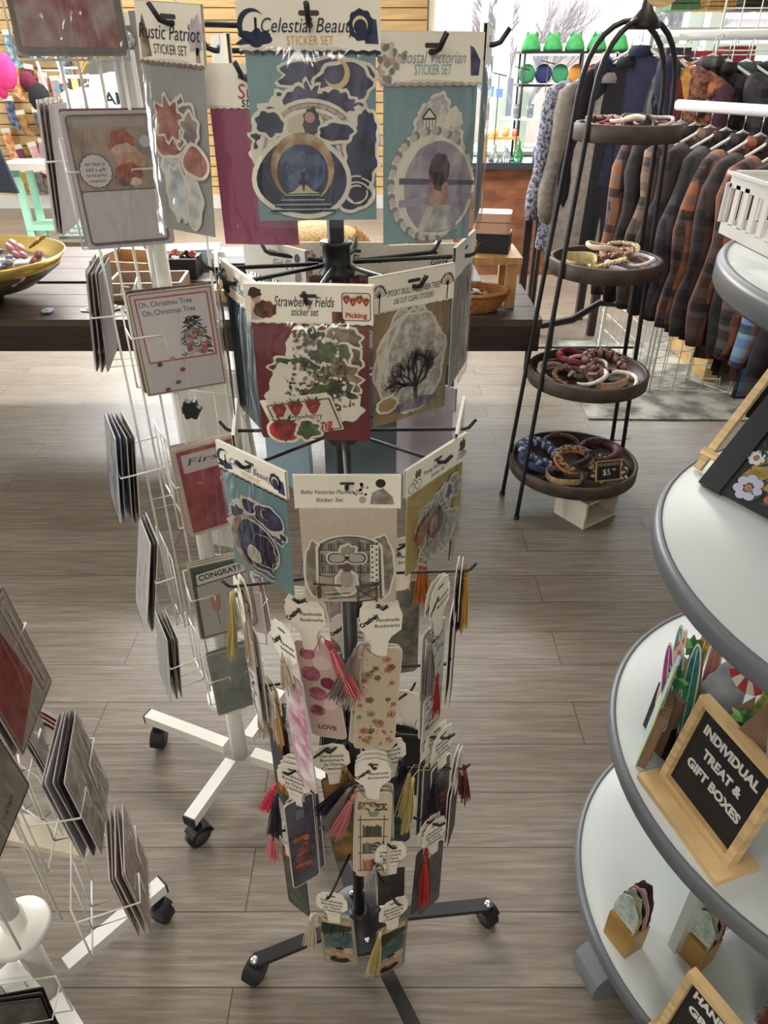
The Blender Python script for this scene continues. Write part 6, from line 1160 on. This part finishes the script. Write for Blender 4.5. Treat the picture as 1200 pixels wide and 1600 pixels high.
P1 = plaid('orangegrey', (62, 50, 46), (182, 118, 84), (110, 104, 106)); P2 = plaid('darkbrown', (34, 28, 28), (80, 60, 50), (62, 54, 52)); P3 = plaid('blackgrey', (38, 34, 38), (84, 80, 84), (60, 56, 60)); P4 = plaid('rust', (72, 48, 40), (186, 116, 82), (84, 78, 80)); P5 = plaid('bluemint', (110, 130, 176), (190, 120, 84), (140, 190, 190)); P6 = plaid('black', (30, 26, 30), (64, 52, 56), (54, 44, 44)); P7 = plaid('tan', (96, 80, 72), (160, 128, 106), (70, 64, 66)); P8 = plaid('pinkrose', (150, 96, 92), (196, 140, 130), (84, 70, 76))
seq = [('tan and slate plaid shirt', P1), ('black and charcoal plaid shirt', P6), ('brown and cream plaid flannel shirt', P7), ('dark brown plaid shirt', P2), ('black and grey plaid shirt', P3), ('orange and grey plaid shirt', P4), ('dark umber plaid shirt', P2), ('rust and cream plaid shirt', P4), ('black plaid shirt', P6), ('burnt orange plaid shirt', P1), ('periwinkle, mint and coral plaid shirt', P5), ('plain black shirt', P6), ('rose and mint plaid shirt', P8), ('blue and orange plaid shirt', P5), ('charcoal check shirt', P3), ('black and navy check shirt', P6)]
pos = ['farthest on the rail', 'second from the far end of the rail', 'third from the far end of the rail', 'fourth from the far end', 'fifth from the far end', 'sixth from the far end', 'seventh from the far end', 'eighth from the far end', 'ninth from the far end', 'tenth from the far end', 'eleventh from the far end', 'twelfth from the far end', 'thirteenth from the far end', 'fourteenth from the far end', 'second nearest on the rail', 'nearest on the rail']
for i, (nm, m_) in enumerate(seq):
    p_ = ra + d * ((i + .4) / len(seq)); garment('%s, %s' % (nm, pos[i]), p_.x, p_.y, 1.395 - .003 * i, yawg + R((i * 37 % 9) - 4), m_, L=.555 + .012 * (i % 3) + .022 * i, shw=.215 + .004 * (i % 4), seed=i, grp=None)
# upper rail
ua, ub = Vector((1.10, 3.50, 0)), Vector((1.55, 3.72, 0))
rail('upper white clothes rail beside the window', (1.18, 3.60), (2.1, 3.3), 1.70, .019, (.3,))
CH = lambda n, c: mat('cloth_' + n, s(*c), .9, var=.15, scale=40)
FLO = mat('cloth_floral_navy', s(52, 54, 78), .9, c2=s(176, 176, 190), scale=70)
up = [('navy floral puffy jacket at the left end of upper rail', .98, 3.80, 1.56, FLO, .80, 30, 'jacket'), ('grey-beige long jacket beside the floral one', 1.02, 3.74, 1.56, CH('greige', (150, 142, 134)), .86, 38, 'jacket'), ('long black coat behind the tray stand arch', 1.08, 3.68, 1.62, CH('black', (24, 24, 30)), .96, 50, 'coat'), ('navy blouse hanging behind the arch', 1.11, 3.64, 1.66, CH('navy', (34, 36, 62)), .55, 55, 'blouse'), ('burgundy top on the upper rail', 1.16, 3.62, 1.60, CH('burgundy', (96, 36, 44)), .86, 62, 'top'),
      ('mustard cardigan on the upper rail', 1.19, 3.60, 1.62, CH('mustard', (190, 138, 66)), .86, 64, 'cardigan'), ('brown and plum patterned top on upper rail', 1.23, 3.58, 1.62, mat('cloth_plumprint', s(70, 44, 50), .9, c2=s(150, 96, 70), scale=60), .86, 66, 'top'), ('dark floral blouse on the upper rail', 1.27, 3.56, 1.60, mat('cloth_darkfloral', s(30, 28, 34), .9, c2=s(190, 120, 80), scale=30), .86, 66, 'blouse'), ('plum tunic on the upper rail', 1.31, 3.54, 1.58, CH('plum', (84, 50, 66)), .86, 68, 'tunic'),
      ('grey striped shirt draped on the upper rail', 1.37, 3.50, 1.62, plaid('greystripe', (96, 94, 94), (130, 128, 128), (84, 82, 84)), .60, 20, 'shirt'), ('charcoal plaid shirt on the upper rail', 1.43, 3.48, 1.60, P3, .70, 60, 'shirt'), ('teal-grey sweater on the upper rail', 1.50, 3.46, 1.60, CH('tealgrey', (70, 84, 88)), .60, 60, 'sweater'), ('dark knit sweater at right of upper rail', 1.58, 3.44, 1.60, CH('darkknit', (44, 40, 42)), .6, 60, 'sweater')]
for i, (lb, x, y, z, m_, L, yw, ct) in enumerate(up): garment(lb, x, y, z, R(-yw + (i % 3) * 3), m_, L=L, shw=.20, seed=20 + i, name=ct, cat=ct, thick=.03)
# stock on shelf behind the grid
wsh = thing('wall_shelf', 'white shelf with folded goods behind the wire grid', 'shelf', TR((1.9, 4.35, 0)))
for z in (1.02, 1.28, 1.54, 1.740): MB().box((.25, 0, z), (1.5, .32, .02), BARM).build('shelf_board', wsh)
for x in (-.49, .99):  MB().box((x, .12, 1.0), (.02, .02, 2.0), BARM).build('side_post', wsh)
rd = random.Random(6)
cols_ = [(150, 60, 60), (84, 120, 84), (190, 150, 90), (60, 52, 50), (120, 84, 56), (206, 196, 170), (70, 70, 76), (176, 60, 64)]
nm_ = ['crimson', 'green', 'golden wood', 'near-black', 'brown', 'cream', 'slate', 'bright red']
for j, z in enumerate((1.03, 1.29, 1.55, 1.81)):
    for k in range(8):
        x = 1.48 + k * .165; hh = rd.uniform(.05, .14); c_ = cols_[(k + 3 * j) % 8]; m = MB()
        for q in range(3): m.box((0, rd.uniform(-.01, .01), .004 + hh / 3 * (q + .5)), (.14 - .006 * q, .2, hh / 3 * .86), CH('stack_%d' % ((k + 3 * j) % 8), c_))
        tag(m.build('folded_stack', M=TR((x, 4.33, z + .006), R(rd.uniform(-6, 6)))), '%s folded goods on the %s shelf behind the wire grid' % (nm_[(k + 3 * j) % 8], ['lowest', 'second', 'third', 'top'][j]), 'folded goods', 'folded goods on %s shelf behind the grid' % ['lowest', 'second', 'third', 'top'][j])
bxl = tray_box('large cardboard box lying behind the low wire grids', 2.35, 4.25, .9, .6, .30, (206, 170, 112), z=.01, name='cardboard_box')
# iron stand and side table left of the tray stand
sdt = thing('side_table', 'dark wood side table in front of the window counter', 'table', TR((1.22, 5.0, 0))); DWD = mat('espresso_wood', s(50, 38, 34), .5)
MB().box((0, 0, .76), (.5, .42, .04), DWD).build('top', sdt); MB().box((.05, .0, .62), (.36, .36, .24), DWD).build('drawer_box', sdt)
for sx in (-1, 1):
    for sy in (-1, 1): MB().box((sx * .22, sy * .18, .37), (.05, .05, .74), DWD).build('leg', sdt)
ist = thing('iron_rack_stand', 'black iron garment stand with curved foot behind the tray stand', 'clothes rail', TR((.98, 4.1, 0))); 
for x in (-.12, .02): m = MB(); m.tube([(x, 0, .02), (x, 0, 1.0)], .009, BLACK, 6); m.build('upright', ist)
m = MB(); m.tube([(-.16, 0, .34), (-.05, -.02, .30), (.12, -.03, .34), (.26, -.04, .44), (.42, -.04, .42)], [.012, .02, .024, .02, .01], BLACK, 8); m.build('curved_foot', ist); m = MB(); m.tube([(-.14, 0, .16), (.55, 0, .16)], .007, BLACK, 6); m.build('crossbar', ist)
rr_ = MB(); rr_.lathe([(.045, 0), (.05, .02), (.05, .06), (.045, .065), (.04, .06), (.04, 0)], paint(226, 214, 180), 20); tag(rr_.build('cream_cuff_roll', M=TR((1.12, 4.9, .78))), 'cream roll on the dark side table beside the jackets', 'roll')
rr_ = MB(); rr_.lathe([(0, -.05), (.04, -.035), (.05, 0), (.04, .035), (0, .05)], paint(226, 222, 210), 16); tag(rr_.build('white_ball', M=TR((1.06, 4.86, .83))), 'white pompom ball above the dark side table', 'ball')

# ================================================================ WINDOW COUNTER AND MERCHANDISE
CW = mat('rough_brown_wood', s(122, 74, 48), .6, var=.3, scale=5, stretch=(1, 1, 3)); ctr = thing('display_counter', 'brown wooden counter with dark top under the window', 'counter', TR((1.6, 6.70, 0)))
MB().box((0, 0, .43), (2.9, .46, .86), CW).build('panelled_body', ctr); MB().box((0, 0, .885), (3.0, .54, .05), mat('counter_top', s(52, 56, 64), .35)).build('countertop', ctr)
CT = .91
ms = thing('metal_shelf_unit', 'black metal shelf unit on the window counter', 'shelf unit', TR((1.52, 6.78, CT)))
for (x, y) in ((-.40, -.12), (-.40, .12), (.06, -.12), (.40, -.12), (.40, .12), (.10, .12)): m = MB(); m.tube([(x, y, 0), (x, y, .765)], .009, BLACK, 6); m.build('post', ms)
for z in (.765, .54): m = MB(); m.box((0, 0, z), (.86, .26, .018), BLACK); m.build('shelf_board', ms)
MB().box((-.05, 0, .30), (.95, .27, .012), mat('frosted_shelf', s(206, 210, 206), .2)).build('shelf_board', ms)
GRN = mat('green_felt', s(52, 130, 70), .9, var=.15, scale=30)
for k in range(5):
    t = thing('green_felt_hat', 'green felt cat-eared hat on top of the window shelf, %s from left' % ['first', 'second', 'third', 'fourth', 'fifth'][k], 'hat', TR((1.18 + .175 * k, 6.76, CT + .775), R(-20 + 17 * k))); m = MB(); m.lathe([(.075, 0), (.078, .02), (.062, .06), (.045, .10), (.03, .115), (0, .11)], GRN, 16); m.build('crown', t)
    for sx in (-1, 1): e_ = MB(); e_.lathe([(.018, 0), (0, .035)], GRN, 8); e_.build('ear', t, TR((sx * .035, 0, .10)))
pc = [((52, 120, 78), 'green-rimmed'), ((40, 50, 90), 'navy-rimmed'), ((56, 130, 90), 'emerald-rimmed'), ((190, 130, 60), 'amber-rimmed'), ((216, 90, 90), 'coral'), ((60, 90, 80), 'dark teal')]
for k, (c_, nm2) in enumerate(pc):
    t = thing('decorative_plate', '%s round plate standing on the middle window shelf' % nm2, 'plate', TR((1.16 + .135 * k, 6.74, CT + .62), R(-15 + 6 * k))); m = MB(); Mx = Matrix.Rotation(PI / 2, 4, 'X'); m.lathe([(.052, -.004), (.066, -.002), (.068, .002), (.054, .006)], paint(*c_, .3), 26, Mx); m.build('rim', t); m = MB(); m.lathe([(0, 0), (.053, 0), (.053, .004), (0, .004)], paint(*((226, 226, 220) if k != 4 else (226, 140, 130)), .3), 26, Mx); m.build('centre', t)
def glassm(n, c, tr=.75): return mat('glass_' + n, s(*c), .08, trans=tr)
def bottle(label, x, y, z, col, prof, grp=None, nm='glass_bottle', cat='bottle'): m = MB(); m.lathe(prof, glassm('%d_%d_%d' % col, col), 16); return tag(m.build(nm, M=TR((x, y, z))), label, cat, grp)
gob = [(.022, 0), (.024, .003), (.004, .006), (.004, .05), (.022, .065), (.026, .10), (.024, .105)]; vase = [(.028, 0), (.034, .03), (.030, .07), (.012, .10), (.011, .14), (.015, .15)]; tumb = [(.028, 0), (.032, .10), (.030, .10), (.026, .005)]
for k, (c_, nm2, pr_) in enumerate((((206, 214, 216), 'clear', tumb), ((200, 208, 214), 'pale grey', tumb), ((60, 140, 90), 'slim green', gob), ((210, 216, 218), 'tall clear', tumb), ((70, 150, 100), 'tall green', gob), ((150, 176, 170), 'grey-green', vase), ((40, 110, 210), 'bright blue', [(.02, 0), (.035, .02), (.03, .05), (0, .06)]))):
    bottle('%s glass on the lower shelf of the window unit' % nm2, 1.10 + .115 * k, 6.72, CT + .307, c_, pr_, nm='drinking_glass', cat='glass')
for k, (x, c_, nm2, sc_) in enumerate(((.92, (206, 214, 216), 'clear ribbed', .8), (1.02, (196, 206, 210), 'clear cut-glass', .8), (1.12, (90, 170, 110), 'green glass', 1.0), (1.28, (150, 176, 206), 'pale blue patterned', 1.25), (1.38, (200, 206, 204), 'white frosted', 1.0), (1.47, (190, 186, 80), 'olive yellow', 1.0), (1.60, (190, 190, 60), 'lime yellow', 1.1), (1.70, (206, 200, 90), 'tall yellow', 1.3), (1.82, (180, 200, 190), 'mint clear', 1.0))):
    bottle('%s bottle standing on the window counter' % nm2, x, 6.56, CT, c_, [(r_ * 1.3, z_ * sc_) for r_, z_ in vase])
# small jewellery risers on the counter
for k, (x, lb, c_) in enumerate(((.98, 'left tan wooden riser of cups on the window counter', (206, 160, 96)), (1.45, 'right tan wooden riser of trinkets on the window counter', (190, 150, 100)))):
    t = thing('wooden_riser', lb, 'riser', TR((x, 6.68, CT))); cm_ = mat('riser_%d' % k, s(*c_), .5); MB().box((0, 0, .165), (.30, .14, .022), cm_).build('top', t)
    for sx in (-1, 1): MB().box((sx * .14, 0, .078), (.016, .13, .155), cm_).build('leg', t)
for k, (x, c_, nm2) in enumerate(((.86, (226, 220, 206), 'white'), (.93, (220, 176, 110), 'mustard'), (1.02, (206, 160, 96), 'tan patterned'), (1.10, (196, 120, 110), 'rose'), (1.36, (206, 130, 110), 'peach'), (1.43, (60, 64, 84), 'slate'), (1.52, (150, 90, 84), 'russet'))):
    m = MB(); m.lathe([(.022, 0), (.030, .01), (.030, .055), (.026, .055), (.024, .01), (0, .008)], paint(*c_, .4), 16); tag(m.build('small_cup', M=TR((x, 6.68, CT + .177))), '%s small cup on a wooden riser by the window' % nm2, 'cup')
for k, (x, hh) in enumerate(((.92, .62), (1.10, .66), (1.30, .7))): 
    m = MB(); m.tube([(0, 0, 0), (0, 0, hh)], .004, BLACK, 5); m.tube([(-.06, 0, hh + .01), (.06, 0, hh - .015)], .004, BLACK, 5); m.lathe([(.04, 0), (.04, .006), (0, .008)], BLACK, 16); tag(m.build('jewellery_stand', M=TR((x, 6.60, CT))), 'thin black T-bar jewellery stand on the counter, %s from left' % ['first', 'second', 'third'][k], 'stand')
for k, (x, c_, nm2) in enumerate(((.84, (70, 150, 206), 'sky blue'), (.93, (110, 140, 210), 'periwinkle'))): m = MB(); m.box((0, 0, 0), (.075 - .03 * k, .03, .075 - .015 * k), paint(*c_), taper=1.15); tag(m.build('hanging_pouch', M=TR((x, 6.60, CT + .50 - .01 * k))), '%s little pouch hanging in the window left of the shelf unit' % nm2, 'pouch')

# ================================================================ LEFT BACKGROUND
MINT = mat('mint_paint', s(158, 212, 186), .5); t = thing('mint_stool_table', 'mint green tall side table with white top, far left', 'table', TR((-3.28, 7.70, 0)))
MB().box((0, 0, .76), (.86, .42, .06), mat('white_top', s(228, 224, 214), .4)).build('top', t); MB().box((0, 0, .20), (.66, .34, .05), MINT).build('lower_shelf', t)
for sx in (-1, 1):
    for sy in (-1, 1): MB().box((sx * .30, sy * .14, .385), (.07, .05, .78), MINT, taper=.9).build('leg', t)
lad = thing('metal_ladder', 'grey metal display ladder leaning by the sock wall', 'ladder', TR((-3.55, 8.6, 0)))
for x, lean in ((-.12, 0), (.10, 0)): m = MB(); m.tube([(x + .34, 0, 0), (x - .16, .5, 1.95)], .018, mat('galvanised', s(186, 190, 194), .35, .3), 8); m.build('rail', lad)
for k in range(7): f_ = (k + .5) / 7; m = MB(); m.tube([(-.12 + .34 - .5 * f_, .5 * f_, 1.95 * f_), (.10 + .34 - .5 * f_, .5 * f_, 1.95 * f_)], .012, MATS['galvanised'], 6); m.build('rung', lad)
m = MB(); m.box((0, 0, .015), (.62, .5, .03), mat('grey_metal_base', s(150, 154, 158), .4)); m.build('base', lad, TR((.35, -.35, 0)))
def sock(label, px, py, c1, c2, L=.36, band=(220, 214, 200), y=9.86):
    P_ = aty(px, py, y); t = thing('hanging_socks', label, 'socks', TR((P_.x, P_.y, P_.z), R((px * 7) % 9 - 4), 0, R((px * 13) % 24 - 12)))
    m = MB(); m.ext(rrect(0, -.03, .11, .06, .006), -.012, .012, paint(*band)); m.build('paper_band', t); m = MB(); out = [(-.05, -.05), (.05, -.05), (.05, -L * .7), (.07, -L * .86), (.10, -L), (.04, -L * 1.03), (-.03, -L * .9), (-.05, -L * .7)]
    m.ext(out, -.018, .010, water('sock_%d_%d_%d' % c1, c1, c2, 16)); m.build('sock', t)
rd = random.Random(77)
SC = [('blue striped', (70, 110, 150), (170, 200, 206)), ('black and white snowflake', (30, 30, 36), (150, 150, 156)), ('teal patterned', (60, 130, 140), (150, 206, 206)), ('orange fox print', (196, 110, 60), (230, 190, 140)), ('plum and wine', (96, 40, 60), (130, 60, 84)), ('pale pink', (206, 150, 160), (226, 190, 190)), ('sky and coral', (90, 160, 190), (220, 140, 120)), ('navy dotted', (36, 46, 76), (120, 130, 160)), ('mustard and brown', (176, 130, 60), (110, 76, 50)), ('grey leopard', (110, 104, 100), (60, 56, 56))]
grid_pos = [(10, 46), (28, 42), (52, 44), (22, 96), (44, 100), (66, 112), (84, 118), (12, 150), (30, 172), (56, 168), (74, 170), (98, 122), (100, 160), (8, 200), (26, 226), (48, 222), (66, 216), (84, 208), (34, 262), (56, 262), (14, 258), (100, 80), (92, 62)]
for k, (px, py) in enumerate(grid_pos):
    n_, c1, c2 = SC[k % 10]; row = 'top' if py < 70 else 'second' if py < 130 else 'third' if py < 190 else 'fourth' if py < 240 else 'lowest'
    sock('%s socks on the slat wall, %s row, number %s from left' % (n_, row, ['one', 'two', 'three', 'four', 'five', 'six'][sum(1 for q in grid_pos if q[0] < px and ((q[1] < 70) == (py < 70)) and abs(q[1] - py) < 30) % 6]), px, py, c1, c2, L=rd.uniform(.26, .40))
def blob3(name, label, cat, px, py, y, rx, rz, col, seed=1, c2=None, parts=None):
    P_ = aty(px, py, y); m = MB(); rd = random.Random(seed); prof = [(0, -rz), (rx * .6, -rz * .85), (rx * .95, -rz * .4), (rx, 0), (rx * .85, rz * .5), (rx * .5, rz * .85), (0, rz)]
    m.lathe(prof, CH('b3_%d_%d_%d' % col, col), 16, sy=.5); return tag(m.build(name, M=TR(P_, rd.uniform(-.3, .3), 0, rd.uniform(-.2, .2))), label, cat)
blob3('knit_hat', 'hot pink fluffy hat hanging at the far left edge', 'hat', 8, 112, 8.7, .13, .17, (226, 60, 130))
blob3('knit_hat', 'small magenta pompom below the pink hat', 'pompom', 5, 145, 8.7, .05, .06, (196, 40, 110)); blob3('knit_hat', 'black beanie hanging above the lime gloves', 'hat', 62, 152, 8.8, .13, .14, (26, 28, 28)); blob3('knit_hat', 'wine red knit hat left of the black beanie', 'hat', 44, 128, 8.9, .10, .10, (110, 36, 66)); blob3('pompom', 'upper lime green fluffy pompom by the ladder', 'pompom', 69, 177, 8.6, .075, .065, (110, 226, 60)); blob3('pompom', 'lower lime green fluffy pompom by the ladder', 'pompom', 72, 197, 8.6, .065, .055, (104, 216, 64)); blob3('knit_hat', 'orange fluffy ball at the foot of the sock wall', 'pompom', 24, 276, 9.93, .06, .055, (226, 120, 50))
m = MB(); m.ext([(-.5, .36), (-.06, .38), (-.02, .05), (.06, -.36), (-.5, -.33)], -.02, .02, CH('navycoat', (28, 32, 44))); P_ = aty(2, 235, 7.2); tag(m.build('dark_garment', M=TR(P_)), 'dark navy garment hanging at the far left edge', 'garment')
# gilt mirror and pink sweaters seen through the wire rack
gm_ = thing('gilt_mirror', 'gold-framed mirror behind the white rack', 'mirror', TR((-2.98, 8.9, .78))); m = MB(); pts = [(-.28, 0)] + [(.28 * math.cos(R(a)), .62 + .28 * math.sin(R(a))) for a in range(180, -1, -15)] + [(.28, 0)]
m.tube([(x, 0, z) for x, z in pts], .022, mat('gold_metal', s(206, 170, 96), .25, 1), 8, closed=True); m.build('frame', gm_); m = MB(); m.ext(pts, -.004, .004, mat('mirror_glass', (.85, .87, .9), .05, 1)); m.build('mirror_glass', gm_)
rail('white clothes rail of pink sweaters far behind the rack', (-2.9, 7.4), (-1.9, 7.4), 1.50, .015)
for k in range(5): garment('%s fluffy sweater on the far rail behind the white rack' % ['white', 'blush pink', 'pale pink', 'ivory', 'rose pink'][k], -2.66 + .15 * k, 7.40, 1.44, R(50 + 5 * k), CH('fluff_%d' % k, [(228, 220, 218), (226, 190, 192), (230, 204, 206), (226, 222, 212), (216, 170, 174)][k]), L=.75, shw=.24, seed=40 + k, name='sweater', cat='sweater', thick=.06, collar=False)
sg = thing('letter_shirt', 'pale blue shirt with black letters hanging behind the white rack', 'shirt', TR((-2.28, 7.1, 1.50), R(4))); m = MB(); m.ext([(-.24, 0), (-.06, .04), (.06, .04), (.24, 0), (.30, -.28), (.2, -.30), (.2, -.5), (-.2, -.5), (-.2, -.30), (-.30, -.28)], -.015, .015, CH('iceblue', (196, 208, 214))); m.build('shirt_body', sg); m = MB(); m.text('AMA', 0, -.16, .13, -.0165, INK, .30, bold=.02); m.build('lettering', sg)
bc_ = MB(); bc_.box((0, 0, 0), (.06, .004, .10), paint(186, 164, 130)); bc_.box((.004, -.003, -.01), (.042, .002, .06), paint(220, 214, 206))
for k in range(7): bc_.box((-.012 + .0045 * k, -.0045, -.004), (.002, .001, .03), INK)
tag(bc_.build('barcode_tag', M=TR(aty(217, 152, 1.30))), 'tan tag with barcode sticker behind the flat bar', 'tag')
t = thing('card_rack_shelf', 'grey book and card shelf against the sock wall', 'shelf', TR((-3.36, 9.3, .9)));
for z in (0, .22, .44, .66): MB().box((0, 0, z), (.34, .22, .02), BARM).build('shelf_board', t)
for k in range(9): m = MB(); m.box((0, 0, .07), (.07, .03, .13), paint(*[(70, 62, 66), (110, 100, 100), (206, 200, 140), (60, 56, 60)][k % 4])); tag(m.build('boxed_item', M=TR((-3.47 + .11 * (k % 3), 9.26, .91 + .22 * (k // 3)))), 'small boxed item on the grey shelf by the sock wall', 'box', 'boxed items on the grey shelf')
for x in (-.17, .17): MB().box((x, .1, -.13), (.02, .02, 1.54), BARM).build('upright', t)
t = tray_box('green boxed case below the gilt mirror', -2.86, 8.5, .22, .2, .16, (70, 130, 110), z=.84)
fp = MB(); fp.box((-2.86, 8.5, .42), (.42, .4, .83), BARM); tag(fp.build('white_plinth'), 'white plinth under the gilt mirror behind the white rack', 'plinth')
